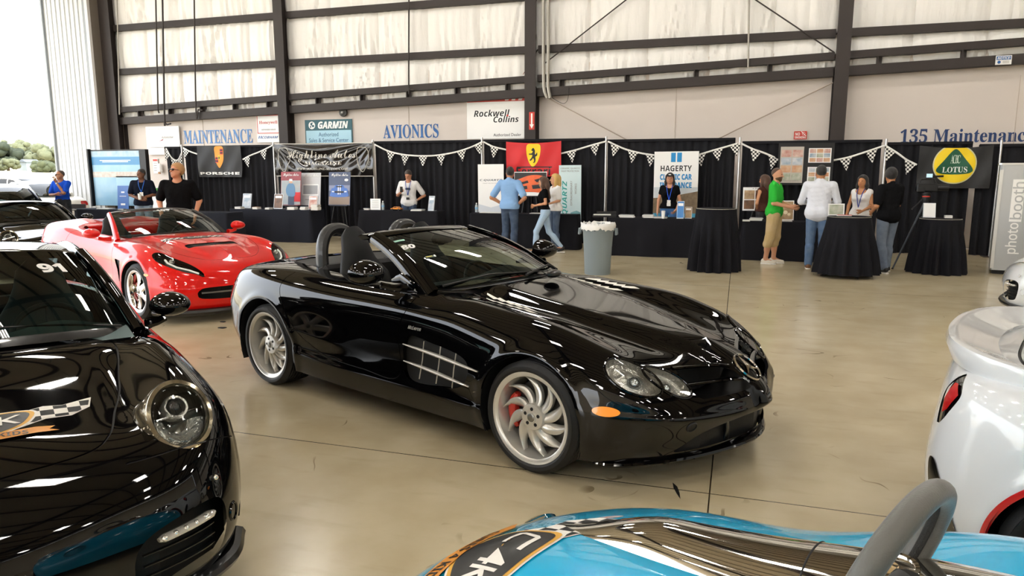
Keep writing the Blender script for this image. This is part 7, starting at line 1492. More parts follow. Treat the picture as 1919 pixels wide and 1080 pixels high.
b = MB(); V, Fc = text_mesh('BRUTE', .20, .05, style='sans'); b.add([((r0 * 1.15 + .0) * math.sin(x / r0 / 1.1 - .35), -(r0 * 1.16) * math.cos(x / r0 / 1.1 - .35) - z, y + h * .90) for x, y, z in V], Fc); b.build('lettering', M_INK, o, smooth=False, weld=False)
# ------------------------------------------------------------------ photo booth kiosk
q0, q1 = ground(1842, 513), ground(1925, 519); M_PB = mat('booth_silver', '#b3b5b6', .28, .6); ang = math.atan2(q1[1] - q0[1], q1[0] - q0[0]) ; wb = 1.0; hb = 1.86
o = thing('photo_booth', 'silver-grey photo booth kiosk with sideways white lettering', 'photo booth', (q0[0] + .10, q0[1] + .05, 0), R_(-15))
b = MB(); b.prism([(0, .0), (.03, -.03), (wb + .4, -.03), (wb + .4, .7), (0, .7)], hb - .09, None, .07); b.build('cabinet', M_PB, o, smooth=False); b = MB(); b.prism([(-.02, -.02), (.02, -.05), (wb + .42, -.05), (wb + .42, .72), (-.02, .72)], .03, None, hb - .02); b.build('top_trim', ALU, o, smooth=False); b = MB(); b.prism([(.04, .03), (wb + .36, .03), (wb + .36, .66), (.04, .66)], .07, None, 0); b.build('plinth', BLK, o, smooth=False)
b = MB(); b.box((.03, -.035, hb / 2), (.05, .02, hb - .2)); b.build('edge_trim', ALU, o, smooth=False)
Mb = frame((0, 0, 1), (-1, 0, 0), (0, -1, 0), (.285, -.032, .0)); lettering('photo', shift(Mb, .62, 0), .52, .20, M_SIGNW, o, style='thin', bold=.012); b = MB(); b.prism([(.90, -.085), (1.60, -.085), (1.60, .085), (.90, .085)], .003, Mb); b.build('name_field', M_SIGNW, o, smooth=False); lettering('booth', shift(Mb, 1.25, 0, .004), .62, .16, M_PB, o, style='thin', bold=.01)
b = MB(); b.box((.62, -.04, 1.20), (.26, .02, .085)); b.build('name_plate', mat('plate_maroon', '#5c1220', .3), o, smooth=False); lettering('Photo Fun', WALLF((.62, -.052, 1.20)), .20, .05, M_SIGNW, o, style='scital'); b = MB(); b.box((.66, -.045, 1.06), (.22, .03, .05)); b.build('print_slot', M_SIGNW, o, smooth=False); b = MB(); b.box((.70, -.062, 1.045), (.12, .01, .02)); b.build('slot_opening', BLK, o, smooth=False)
# ================================================================== people: bodies grown from a distance field
class Field:
    def __init__(s, lo, hi, h=.0115):
        s.lo = np.array(lo, float); s.h = h; s.n = np.ceil((np.array(hi) - s.lo) / h).astype(int) + 1; s.F = np.full(s.n, 1.0, np.float32)
    def _sub(s, lo, hi, m=.07):
        i0 = np.maximum(0, np.floor((np.array(lo) - m - s.lo) / s.h).astype(int)); i1 = np.minimum(s.n, np.ceil((np.array(hi) + m - s.lo) / s.h).astype(int) + 1)
        if (i1 <= i0).any(): return None, None
        ax = [s.lo[k] + s.h * np.arange(i0[k], i1[k]) for k in range(3)]; return tuple(slice(a, b) for a, b in zip(i0, i1)), np.stack(np.meshgrid(*ax, indexing='ij'), -1)
    def _mix(s, sl, d, k):
        f = s.F[sl]
        if k <= 0: s.F[sl] = np.minimum(f, d); return
        hh = np.clip(.5 + .5 * (f - d) / k, 0, 1); s.F[sl] = f * (1 - hh) + d * hh - k * hh * (1 - hh)
    def cap(s, a, b, r0, r1, k=.02, fl=None):
        a, b = np.array(a, float), np.array(b, float); rm = max(r0, r1); sl, P = s._sub(np.minimum(a, b) - rm, np.maximum(a, b) + rm)
        if sl is None: return s
        sc = np.array(fl if fl else (1, 1, 1.0)); p = (P - a) / sc; ba = (b - a) / sc; L = max(1e-9, ba @ ba); t = np.clip((p @ ba) / L, 0, 1)
        d = (np.linalg.norm(p - t[..., None] * ba, axis=-1) - (r0 + (r1 - r0) * t)) * min(1.0, min(sc) ** .5); s._mix(sl, d, k); return s
    def ell(s, c, r, k=.02, R=None):
        c = np.array(c, float); r = np.array(r, float); rm = r.max(); sl, P = s._sub(c - rm, c + rm)
        if sl is None: return s
        p = P - c
        if R is not None: p = p @ R
        q = np.linalg.norm(p / r, axis=-1); s._mix(sl, (q - 1) * r.min(), k); return s
    def clip(s, fn):
        ax = [s.lo[k] + s.h * np.arange(s.n[k]) for k in range(3)]; X, Y, Z = np.meshgrid(*ax, indexing='ij', sparse=True); s.F = np.maximum(s.F, fn(X, Y, Z)); return s
    def mesh(s):
        F = s.F; F = np.pad(F, 1, constant_values=1.0); n = np.array(F.shape) - 1; ins = F < 0
        c = np.zeros(n, int)
        for dx in (0, 1):
            for dy in (0, 1):
                for dz in (0, 1): c += ins[dx:dx + n[0], dy:dy + n[1], dz:dz + n[2]]
        act = np.argwhere((c > 0) & (c < 8))
        if not len(act): return np.zeros((0, 3)), []
        idx = np.full(n, -1); idx[tuple(act.T)] = np.arange(len(act)); S = np.zeros((len(act), 3)); N = np.zeros(len(act))
        for ax in range(3):
            for u in (0, 1):
                for v in (0, 1):
                    o = np.zeros(3, int); o2 = [k for k in range(3) if k != ax]; o[o2[0]] = u; o[o2[1]] = v; e = np.zeros(3, int); e[ax] = 1
                    A = F[tuple((act + o).T)]; B = F[tuple((act + o + e).T)]; m = (A < 0) != (B < 0); t = np.where(m, A / np.where(m, A - B, 1), 0); p = (act + o).astype(float); p[:, ax] += t; S[m] += p[m]; N[m] += 1
        V = (S / N[:, None] - 1) * s.h + s.lo; Fc = []
        for ax in range(3):
            a, b = [k for k in range(3) if k != ax]; e = np.zeros(3, int); e[ax] = 1; sh = [slice(1, -1)] * 3; sh[ax] = slice(0, -1); sh2 = [slice(1, -1)] * 3; sh2[ax] = slice(1, None)
            A = ins[tuple(sh)]; B = ins[tuple(sh2)]; w = np.argwhere(A != B)
            if not len(w): continue
            base = w + 1; base[:, ax] -= 1; ea = np.zeros(3, int); ea[a] = 1; eb = np.zeros(3, int); eb[b] = 1
            q = np.stack([idx[tuple((base - ea - eb).T)], idx[tuple((base - eb).T)], idx[tuple(base.T)], idx[tuple((base - ea).T)]], 1); ok = (q >= 0).all(1); q = q[ok]; fl = A[tuple(w[ok].T)]
            if ax == 1: fl = ~fl
            q = np.where(fl[:, None], q, q[:, ::-1]); Fc.append(q)
        return V, np.vstack(Fc)
def net_obj(f, name, m, parent):
    V, Fc = f.mesh()
    if not len(V): return None
    E_ = np.vstack([Fc[:, [i, (i + 1) % 4]] for i in range(4)])         # one smoothing pass
    for _ in range(2):
        S = np.zeros_like(V); N = np.zeros(len(V)); np.add.at(S, E_[:, 0], V[E_[:, 1]]); np.add.at(N, E_[:, 0], 1); V = V * .55 + .45 * S / np.maximum(1, N)[:, None]
    me = bpy.data.meshes.new(name); me.from_pydata(V.tolist(), [], Fc.tolist()); me.polygons.foreach_set('use_smooth', [True] * len(me.polygons)); return link_mesh(name, me, m, parent)
def rotz(p, a): c, s_ = math.cos(a), math.sin(a); return np.array([p[0] * c - p[1] * s_, p[0] * s_ + p[1] * c, p[2]])
def person(lab, pos, rz, H=1.75, female=False, skin='#c8916f', arms=None, legs=None, head=(0, 0), shirt=None, pants=None, hair=None, shoes=None, extras=(), build=1.0, lean=0.0):
    """local frame: front -y, left +x. arms: {'L':(elbow, wrist, hand_dir)}; legs: {'L':(knee, ankle, toe_dir)} in metres of a 1.75 m figure"""
    k = H / 1.75; o = thing('person', lab, 'person', tuple(pos), R_(rz)); MS = mat('skin_' + skin.strip('#'), skin, .5, spec=.4)
    A = {'L': ((.245, .03, 1.14), (.255, -.04, .90), (0, -.15, -1)), 'R': ((-.245, .03, 1.14), (-.255, -.04, .90), (0, -.15, -1))}; A.update(arms or {})
    G = {'L': ((.10, -.015, .49), (.105, .03, .085), (.12, -1, 0)), 'R': ((-.10, -.015, .49), (-.105, .03, .085), (-.12, -1, 0))}; G.update(legs or {})
    sw = (.160 if female else .185) * build; hw = .098 if female else .092; wst = (.102 if female else .125) * build; J = lambda p: np.array(p, float) * k
    la = R_(lean)
    def up(p):                                            # lean the upper body forward about the hips
        p = np.array(p, float); dz = p[2] - .95; y = p[1]; return np.array([p[0], y * math.cos(la) - dz * math.sin(la), .95 + dz * math.cos(la) + y * math.sin(la)]) if lean else p
    U = lambda p: J(up(p)); hc = np.array([0, -.012, 1.635]); hy, hp_ = R_(head[0]), R_(head[1])
    Rh = np.array(Matrix.Rotation(hy, 3, 'Z') @ Matrix.Rotation(hp_, 3, 'X'))
    HP = lambda p: U(hc + Rh @ np.array(p, float)); shl = {'L': (sw, .012, 1.425), 'R': (-sw, .012, 1.425)}; hip = {'L': (hw, 0, .93), 'R': (-hw, 0, .93)}
    allp = [U(hc)] + [U(v) for t in A.values() for v in t[:2]] + [J(v) for t in G.values() for v in t[:2]] + [U(v) for v in shl.values()]
    lo = np.min(allp, 0) - .26; hi = np.max(allp, 0) + .26; lo[2] = -.03
    def torso(f, e, kk=.05):
        f.cap(U((.055, .0, 1.33)), U((-.055, 0, 1.33)), (.118 * build + e) * k, (.118 * build + e) * k, kk, (1, .82, 1)); f.cap(U((.045, .005, 1.12)), U((-.045, .005, 1.12)), (wst - .01 + e) * k, (wst - .01 + e) * k, .06, (1, .80, 1.1)); f.cap(U((.05, 0, 1.24)), U((-.05, 0, 1.24)), (.108 * build + e) * k, (.108 * build + e) * k, kk, (1, .8, 1.1))
        f.cap(U((sw - .02, .015, 1.42)), U((-sw + .02, .015, 1.42)), (.058 + e) * k, (.058 + e) * k, .06); f.cap(U((0, .02, 1.44)), U((0, .005, 1.50)), (.075 + e) * k, (.055 + e) * k, .05)
        if female:
            for s in (-1, 1): f.cap(U((s * .075, -.085, 1.30)), U((s * .07, -.06, 1.33)), (.052 + e) * k, (.055 + e) * k, .04)
    def pelvis(f, e, kk=.05): f.cap(J((hw - .035, .012, .97)), J((-hw + .035, .012, .97)), ((.118 if female else .112) * build + e) * k, ((.118 if female else .112) * build + e) * k, kk, (1, .92, 1))
    def arm(f, s, e0, t1=2.0, kk=.02):
        S, E, Wr = U(shl[s]), U(A[s][0]), U(A[s][1]); th = (.82 if female else 1.0) * build
        if t1 >= 1: f.cap(S, E, (.052 * th + e0) * k, (.040 * th + e0) * k, kk); f.cap(E, E + (Wr - E) * min(1, t1 - 1), (.041 * th + e0) * k, ((.041 - .014 * min(1, t1 - 1)) * th + e0) * k, kk)
        else: f.cap(S, S + (E - S) * t1, (.054 * th + e0) * k, (.050 * th + e0 * 1.2) * k, kk)
    def leg(f, s, e, t1=2.0, kk=.03, cuff=0.0):
        Hp, Kn, An = J(hip[s]), J(G[s][0]), J(G[s][1])
        if t1 >= 1: f.cap(Hp, Kn, (.090 + e) * k, (.058 + e) * k, kk); f.cap(Kn, Kn + (An - Kn) * (t1 - 1), (.056 + e) * k, (.040 + e + cuff) * k, kk); m = Kn + (An - Kn) * .3; f.cap(m + J((0, .018, 0)), Kn + (An - Kn) * min(.55, t1 - 1) + J((0, .012, 0)), (.056 + e) * k, (.048 + e) * k, kk)
        else: f.cap(Hp, Hp + (Kn - Hp) * t1, (.092 + e) * k, (.085 + e * 1.5) * k, kk)
    # --- the body, one surface
    f = Field(lo, hi); torso(f, 0); pelvis(f, 0)
    for s in 'LR': arm(f, s, 0); leg(f, s, 0)
    f.cap(U((0, .012, 1.46)), HP((0, .012, -.05)), .056 * k * (.9 if female else 1), .052 * k * (.9 if female else 1), .03)
    f.ell(HP((0, .018, .030)), np.array([.074, .094, .090]) * k, .02, Rh); f.cap(HP((0, -.030, -.02)), HP((0, -.052, -.088)), .060 * k, .030 * k, .035); f.cap(HP((.028, -.02, -.055)), HP((-.028, -.02, -.055)), .045 * k, .045 * k, .03)
    f.cap(HP((0, -.085, .01)), HP((0, -.108, -.025)), .009 * k, .015 * k, .012); f.cap(HP((.03, -.072, .030)), HP((-.03, -.072, .030)), .014 * k, .014 * k, .012); f.cap(HP((.016, -.080, -.062)), HP((-.016, -.080, -.062)), .009 * k, .009 * k, .01)
    for s in (-1, 1): f.ell(HP((s * .077, .01, -.008)), np.array([.012, .022, .032]) * k, .008, Rh)
    for s in 'LR':
        Wr, E = U(A[s][1]), U(A[s][0]); d = nrm(np.array(A[s][2], float)); pn = np.array([1 if s == 'L' else -1, 0, 0.0]); pn = nrm(pn - d * (pn @ d)) if abs(pn @ d) < .9 else nrm(np.cross(d, (0, 0, 1))); sd = np.cross(d, pn); th = .85 if female else 1.0
        pc = Wr + d * .05 * k; f.cap(Wr + d * .02 * k - sd * .016 * k, Wr + d * .085 * k - sd * .022 * k, .020 * k, .018 * k, .015); f.cap(Wr + d * .02 * k + sd * .016 * k, Wr + d * .085 * k + sd * .024 * k, .020 * k, .018 * k, .015)
        for q, ln in ((-.036, .060), (-.012, .074), (.013, .078), (.037, .066)):
            b0 = Wr + (d * .092 + sd * q) * k; b1 = b0 + (d * ln * .55 - pn * .012) * k; b2 = b1 + (d * ln * .35 - pn * .026) * k; f.cap(b0, b1, .0098 * k * th, .0092 * k * th, .006); f.cap(b1, b2, .0092 * k * th, .0085 * k * th, .004)
        f.cap(Wr + (d * .03 - sd * .030) * k, Wr + (d * .085 - sd * .062 - pn * .012) * k, .013 * k, .0095 * k, .008)
    if shoes is None or True:
        for s in 'LR':
            An = J(G[s][1]); td = nrm(np.array(G[s][2], float)); f.cap(An, An + td * .12 * k + J((0, 0, -.04)), .038 * k, .030 * k, .02)
    net_obj(f, 'body', MS, o)
    # --- face
    for s in (-1, 1):
        b = MB(); b.sphere(HP((s * .031, -.080, .010)), (.011 * k, .0095 * k, .006 * k), 10, 8); b.build('eye', mat('eye_dark', '#1d1512', .25), o)
    b = MB(); b.tube([HP((-.022, -.086, -.062)), HP((0, -.093, -.060)), HP((.022, -.086, -.062))], [.003, .006, .003], 6); b.build('lips', mat('lips_' + ('f' if female else 'm'), '#a2504a' if female else '#9a6250', .45), o)
    # --- clothes
    if shirt:
        c, kind = shirt[0], shirt[1]; hem = shirt[2] if len(shirt) > 2 else .88; m = mat('shirt_' + c.strip('#'), c, .85, spec=.12, bump=(26, .35)); f = Field(lo, hi); e = .016 if not female else .011; torso(f, e); pelvis(f, e + (.026 if hem < .98 else .006)); f.F += .0035 * np.sin(np.add.outer(np.add.outer(np.arange(f.n[0]) * .42, np.arange(f.n[1]) * .55), np.arange(f.n[2]) * .33)) * np.sin(np.add.outer(np.add.outer(np.arange(f.n[0]) * -.27, np.arange(f.n[1]) * .2), np.arange(f.n[2]) * .61)).astype(np.float32)
        for s in 'LR':
            t = {'tee': .78, 'long': 1.96, 'rolled': 1.62, 'cap': .42, 'tank': None}[kind]
            if t: arm(f, s, .016 if kind != 'cap' else .010, t)
        ny = 1.50 if kind != 'tank' else 1.44; Nk = U((0, -.035, ny + .015)); f.clip(lambda X, Y, Z: hem * k - Z); f.clip(lambda X, Y, Z: .082 * k * (1.25 if kind in ('cap', 'tank') else 1) - np.sqrt((X - Nk[0]) ** 2 + (Y - Nk[1]) ** 2 + (Z - Nk[2]) ** 2)); so = net_obj(f, 'shirt', m, o)
        if len(shirt) > 3 and shirt[3]:                    # collar
            b = MB(); b.tube([U((.062 * math.cos(a), .012 + .058 * math.sin(a), 1.488 + .012 * math.sin(a))) for a in np.linspace(R_(-60), R_(240), 18)], .014 * k, 8, flat=1.6); b.build('collar', m if shirt[3] is True else mat('collar_' + shirt[3].strip('#'), shirt[3], .6), so)
    if pants:
        c, kind = pants; m = mat('trousers_' + c.strip('#'), c, .85, spec=.15, bump=(40, .3), vary=(9, '#%02x%02x%02x' % tuple(int(v + (230 - v) * .22) for v in (int(c[i:i + 2], 16) for i in (1, 3, 5))), .6)); f = Field(lo, hi); e = {'jeans': .014, 'slim': .006, 'shorts': .030, 'slacks': .020}[kind]; pelvis(f, e)
        for s in 'LR': leg(f, s, e, 1.98 if kind != 'shorts' else 1.06, cuff=.012 if kind in ('jeans', 'slacks') else 0)
        f.clip(lambda X, Y, Z: Z - 1.03 * k); po = net_obj(f, 'trousers' if kind != 'shorts' else 'shorts', m, o)
        if not shirt or (shirt[2] if len(shirt) > 2 else .88) >= .98: b = MB(); b.grid([[J((x, y, 1.0 + dz)) for x, y in ellipse(wst + .022 + .004 * build, (wst + .022) * .86, 30, 0, .01)] for dz in (0, .032)], close_v=True); b.build('belt', mat('belt_dark', '#2a211c', .5), o)
    sh_c = shoes or '#1a1a1c'; m = mat('shoe_' + sh_c.strip('#'), sh_c, .5); sole = mat('sole_white', '#e4e2dc', .6)
    for s in 'LR':
        An = J(G[s][1]); td = nrm(np.array(G[s][2], float)); sd = nrm(np.cross(td, (0, 0, 1))); heel = An - td * .035 * k + J((0, 0, -.045)); toe = An + td * .165 * k + J((0, 0, -.052)); lift = max(0, min(heel[2], toe[2]) - .036)
        f = Field(np.minimum(heel, toe) - .12, np.maximum(heel, toe) + .14, .010); f.cap(heel, heel + td * .10 * k, .040 * k, .044 * k, .02); f.cap(heel + td * .10 * k, toe, .044 * k, .034 * k, .02); f.cap(heel + J((0, 0, .02)), An + J((0, 0, .005)), .040 * k, .038 * k, .02)
        if td[2] > -.3: f.clip(lambda X, Y, Z: .006 + lift - Z)
        so = net_obj(f, 'shoe', m, o); 
        if td[2] > -.3:
            b = MB(); b.prism([tuple((heel + td * x * k + sd * y * k)[:2]) for x, y in sp([(-.045, 0), (-.03, .036), (.06, .038), (.15, .045), (.225, .02), (.232, 0), (.225, -.02), (.15, -.042), (.06, -.036), (-.03, -.036)], 26)], .020, None, .002 + lift); b.build('sole', sole, so)
    # --- hair
    if hair:
        c, kind = hair[0], hair[1]; m = mat('hair_' + c.strip('#'), c, .6, bump=(120, .5, (1, 1, .25)), sheen=.2); f = Field(U(hc) - np.array([.32, .32, .62]), U(hc) + np.array([.32, .32, .26]), .009); thick = {'short': .010, 'thick': .022, 'buzz': .005, 'long': .016, 'bald': .004}[kind]
        f.ell(HP((0, .020, .032)), (np.array([.075, .094, .090]) + thick) * k, .0, Rh); C0 = HP((0, .01, .03)); nv = Rh @ nrm(np.array([0, -.74, -.67])); off = (.030 if kind != 'bald' else -.02) * k
        f.clip(lambda X, Y, Z: ((X - C0[0]) * nv[0] + (Y - C0[1]) * nv[1] + (Z - C0[2]) * nv[2]) - off)
        if kind == 'long':
            ln = hair[2] if len(hair) > 2 else .30
            f.cap(HP((0, .075, .02)), HP((0, .085, -.10)), .075 * k, .07 * k, .04); f.cap(HP((0, .085, -.10)), HP((0, .115, -.10 - ln)), .075 * k, .05 * k, .05, (1.35, .6, 1))
            for s in (-1, 1): f.cap(HP((s * .070, .015, .05)), HP((s * .085, -.0, -.08)), .030 * k, .030 * k, .03); f.cap(HP((s * .085, 0, -.08)), HP((s * .105, -.03 + .03, -.12 - ln * .8)), .032 * k, .022 * k, .03)
        net_obj(f, 'hair', m, o)
    for ex in extras:
        t = ex[0]
        if t == 'sunglasses':
            b = MB()
            for s in (-1, 1): b.ell = None; b.sphere(HP((s * .032, -.092, .010)), (.024 * k, .010 * k, .018 * k), 12, 8); b.tube([HP((s * .055, -.085, .014)), HP((s * .076, .0, .012))], .004 * k, 6)
            b.tube([HP((-.02, -.098, .014)), HP((.02, -.098, .014))], .004 * k, 6); b.build('sunglasses', mat('shades', '#121212', .15, coat=.8), o)
        elif t == 'lanyard':
            m = mat('lanyard_' + ex[1].strip('#'), ex[1], .6); b = MB(); zz = ex[2] if len(ex) > 2 else 1.18
            for s in (-1, 1): b.tube(spline(np.array([U((s * .055, .045, 1.515)), U((s * .062, -.055, 1.465)), U((s * .045, -.128, 1.36)), U((0, -.135, zz))]), 14), .007 * k, 6, flat=1.6)
            b.build('lanyard', m, o); b = MB(); b.box(U((0, -.137, zz - .05)), (.075 * k, .008, .10 * k)); b.build('badge', mat('badge_white', '#eceae6', .4), o, smooth=False)
        elif t == 'strap':
            b = MB(); b.tube([U((.070 * math.cos(a), .02 + .075 * math.sin(a), 1.495 + .02 * math.sin(a))) for a in np.linspace(R_(-20), R_(200), 16)], .008 * k, 6, flat=1.6); b.build('neck_strap', mat('lanyard_' + ex[1].strip('#'), ex[1], .6), o)
        elif t == 'cap':
            f = Field(U(hc) - .3, U(hc) + .3, .009); f.ell(HP((0, .012, .045)), np.array([.090, .112, .088]) * k, 0, Rh); C0 = HP((0, 0, .050)); nv = Rh @ np.array([0, 0, -1.0]); f.clip(lambda X, Y, Z: (X - C0[0]) * nv[0] + (Y - C0[1]) * nv[1] + (Z - C0[2]) * nv[2]); f.cap(HP((0, -.075, .058)), HP((0, -.150, .048)), .062 * k, .055 * k, .01, (1.1, 1, .14)); net_obj(f, 'cap', mat('cap_black', '#151516', .7), o)
            b = MB(); b.box(HP((0, -.108, .088)), (.05, .01, .02)); b.build('cap_label', M_SIGNW, o, smooth=False)
        elif t == 'beard':
            f = Field(U(hc) - .25, U(hc) + .2, .008); f.cap(HP((0, -.034, -.035)), HP((0, -.054, -.092)), .062 * k, .036 * k, .03); f.cap(HP((.03, -.02, -.055)), HP((-.03, -.02, -.055)), .050 * k, .050 * k, .03); C0 = HP((0, -.02, -.045)); nv = Rh @ nrm(np.array([0, .35, 1.0])); f.clip(lambda X, Y, Z: (X - C0[0]) * nv[0] + (Y - C0[1]) * nv[1] + (Z - C0[2]) * nv[2]); net_obj(f, 'beard', mat('hair_' + ex[1].strip('#'), ex[1], .8), o)
        elif t == 'box':                                   # small worn item: name, centre, size, colour
            b = MB(); b.box(U(ex[2]), [a * k for a in ex[3]], bev=.006); b.build(ex[1], mat('worn_' + ex[4].strip('#'), ex[4], .5), o)
        elif t == 'watch':
            p, q = U(A[ex[1]][0]), U(A[ex[1]][1]); b = MB(); b.cyl(p + (q - p) * .88, p + (q - p) * .96, .034 * k, n=16); b.build('watch', mat('watch_metal', '#b9b9b7', .3, .8), o)
    o['J'] = 0; del o['J']
    return o, U, A
def held(name, lab, cat, root, pt, build_fn, group=None):
    """a thing in a hand: top level, placed at the hand's world position"""
    rz = root.rotation_euler[2]; p = rotz(np.array(pt), rz) + np.array(root.location); o = thing(name, lab, cat, tuple(p), rz); build_fn(o); return o
AK = lambda s: {('L' if s > 0 else 'R'): ((s * .375, .09, 1.13), (s * .185, -.02, 1.0), (-s * .75, -.55, -.25))}      # hand on the hip
P1, U1, _ = person('man in a royal blue polo shirt and sunglasses, hand on chin, by the ribbed door', (-16.9, 14.3, 0), 14, 1.77, skin='#9c6a4e', arms={'L': ((.20, -.20, 1.18), (.02, -.20, 1.45), (-.1, -.2, 1)), 'R': ((-.23, -.10, 1.13), (.02, -.26, 1.15), (1, .1, .05))}, head=(-48, 0), shirt=('#1648b4', 'tee', 1.0, True), pants=('#15161a', 'slacks'), hair=('#3c2c22', 'bald'), shoes='#141415', legs={'L': ((.15, -.02, .49), (.20, .02, .085), (.3, -1, 0)), 'R': ((-.13, -.02, .49), (-.17, .0, .085), (-.3, -1, 0))}, extras=(('sunglasses',), ('box', 'badge', (-.10, -.13, .93), (.06, .01, .09), '#e9e9e6'), ('watch', 'L')))
P2, U2, A2 = person('man in a dark navy polo shirt holding a cup before the blue backdrop', (-13.7, 13.75, 0), 34, 1.80, skin='#6d4733', arms={'L': ((.26, -.02, 1.16), (.05, -.24, 1.10), (-.9, -.4, .1)), 'R': ((-.26, -.02, 1.16), (-.02, -.25, 1.06), (.9, -.4, 0))}, head=(-38, 0), shirt=('#121624', 'tee', .90, True), pants=('#6f8299', 'jeans'), hair=('#16110f', 'buzz'), extras=(('lanyard', '#2f6fd0', 1.22),))
def _cup(o, c='#f2f1ee', h=.13):
    b = MB(); b.lathe([(0, -h / 2), (.030, -h / 2), (.040, h / 2), (.036, h / 2), (.028, -h / 2 + .01)], 20); b.build('cup_body', mat('paper_cup', c, .5), o); b = MB(); b.lathe([(.041, h / 2 - .004), (.042, h / 2 + .006), (.030, h / 2 + .012), (0, h / 2 + .012)], 20); b.build('lid', mat('cup_lid', '#e6e4df', .4), o)
held('paper_cup', 'white paper cup in the hands of the man in the dark navy polo shirt', 'cup', P2, U2((.0, -.345, 1.12)), _cup)
person('blond man in a plain black T-shirt standing behind the red convertible, looking up', (-9.15, 9.95, 0), 30, 1.86, skin='#c58a6a', arms={'L': ((.30, .05, 1.16), (.25, -.10, .93), (-.1, -.3, -1)), 'R': ((-.30, .05, 1.16), (-.24, -.12, .93), (.1, -.3, -1))}, head=(-42, -10), shirt=('#08080a', 'tee', .86), pants=('#23262e', 'jeans'), hair=('#b98a58', 'thick'), build=1.08, extras=(('sunglasses',),))
P4, U4, A4 = person('man in a white T-shirt with a blue lanyard, looking down at his phone', (-7.98, 16.5, 0), 16, 1.77, skin='#b98264', arms={**AK(1), 'R': ((-.27, -.02, 1.14), (-.17, -.25, 1.20), (.5, -.6, .5))}, head=(-14, 28), shirt=('#ecebea', 'tee', .86), pants=('#2c3d58', 'jeans'), hair=('#2b211b', 'short'), extras=(('lanyard', '#1f4fb0', 1.14), ('box', 'badge_card', (0, -.15, 1.06), (.08, .01, .06), '#26262a'), ('watch', 'L'), ('box', 'shirt_print', (0, -.128, 1.30), (.12, .004, .05), '#3a3a3f')))
def _phone(o): b = MB(); b.box((0, 0, 0), (.07, .012, .14), bev=.006); b.build('phone_body', mat('phone_black', '#101012', .2, coat=.5), o); b = MB(); b.box((0, .007, 0), (.062, .003, .125)); b.build('screen', mat('phone_screen', '#20242c', .1), o, smooth=False)
held('phone', 'black phone in the hand of the man in the white T-shirt', 'phone', P4, U4((-.115, -.37, 1.29)), _phone)
person('man in a pale blue T-shirt seen from behind, hands on hips', (-4.70, 14.66, 0), 172, 1.83, skin='#b57f5f', arms={**AK(1), **AK(-1)}, head=(25, 0), shirt=('#86acd8', 'tee', .90), pants=('#2a3a52', 'jeans'), hair=('#1c1512', 'short'), build=1.06, shoes='#6b4b33', extras=(('watch', 'L'),))
P6, U6, _ = person('walking woman in a black top and pale jeans with long brown hair, mid-stride', (-3.92, 14.68, 0), -72, 1.62, True, skin='#c08a68', arms={'L': ((.20, .02, 1.16), (.07, -.24, 1.12), (-.8, -.5, 0)), 'R': ((-.20, .0, 1.16), (-.06, -.26, 1.10), (.8, -.5, 0))}, head=(-14, 4), shirt=('#09090b', 'cap', 1.02), pants=('#9db8d4', 'slim'), hair=('#4d3425', 'long', .26), shoes='#1b1b1d', legs={'L': ((.10, -.20, .52), (.10, -.24, .085), (.05, -1, 0)), 'R': ((-.09, .10, .50), (-.09, .40, .14), (-.05, -1, -.25))}, lean=4)
person('blonde woman in a white T-shirt standing behind the walking woman', (-3.86, 15.3, 0), -52, 1.68, True, skin='#cf9a78', arms={'L': ((.20, .02, 1.16), (.10, -.22, 1.08), (-.6, -.6, 0))}, head=(-10, 0), shirt=('#f0efee', 'tee', .92), pants=('#3a4a63', 'slim'), hair=('#d2ab66', 'long', .30))
person('woman in a black cap with long dark hair behind the insurance table', (-1.45, 15.95, 0), 2, 1.70, True, skin='#c78f70', arms={'L': ((.235, .0, 1.15), (.17, -.17, .95), (-.5, -.6, -.6)), 'R': ((-.235, .0, 1.15), (-.25, -.06, .92), (0, -.2, -1))}, shirt=('#0a0a0c', 'cap', .97), pants=('#2f5c94', 'slim'), hair=('#17110f', 'long', .34), extras=(('cap',), ('lanyard', '#2b5fe0', 1.16), ('box', 'second_badge', (.0, -.14, 1.06), (.085, .01, .07), '#e8e7e2')))
person('brown-haired woman, arm on hip, half hidden behind the man in the green polo shirt', (.50, 16.15, 0), -125, 1.66, True, skin='#b98460', arms={**AK(1), **AK(-1)}, head=(0, 5), shirt=('#4a2d25', 'tank', .95), pants=('#1e1e22', 'slim'), hair=('#4a3020', 'long', .10))
person('bearded man in a bright green polo shirt and khaki shorts', (.66, 14.30, 0), 76, 1.79, skin='#c79273', arms={'R': ((-.24, -.02, 1.13), (-.12, -.28, 1.06), (.3, -.9, -.1)), 'L': ((.24, -.04, 1.13), (.12, -.28, 1.06), (-.3, -.9, -.1))}, head=(-6, 6), shirt=('#2fa83a', 'tee', .84, '#2a4f9c'), pants=('#bfa473', 'shorts'), hair=('#4a3325', 'bald'), shoes='#d9d2c4', extras=(('beard', '#5a4030'),), build=1.06, legs={'L': ((.10, -.02, .49), (.10, .0, .085), (.1, -1, 0)), 'R': ((-.10, .04, .49), (-.11, .10, .085), (-.1, -1, 0))})
person('man in an untucked white shirt with rolled sleeves and jeans, seen from behind', (1.36, 13.72, 0), 172, 1.83, skin='#a9744f', arms={'L': ((.285, -.06, 1.15), (.18, -.30, 1.13), (-.3, -.9, .1)), 'R': ((-.285, -.04, 1.15), (-.20, -.28, 1.12), (.3, -.9, .1))}, head=(14, 8), shirt=('#dcdfe8', 'rolled', .80, True), pants=('#4a6384', 'jeans'), hair=('#15110f', 'short'), shoes='#6d4a2f', build=1.08)
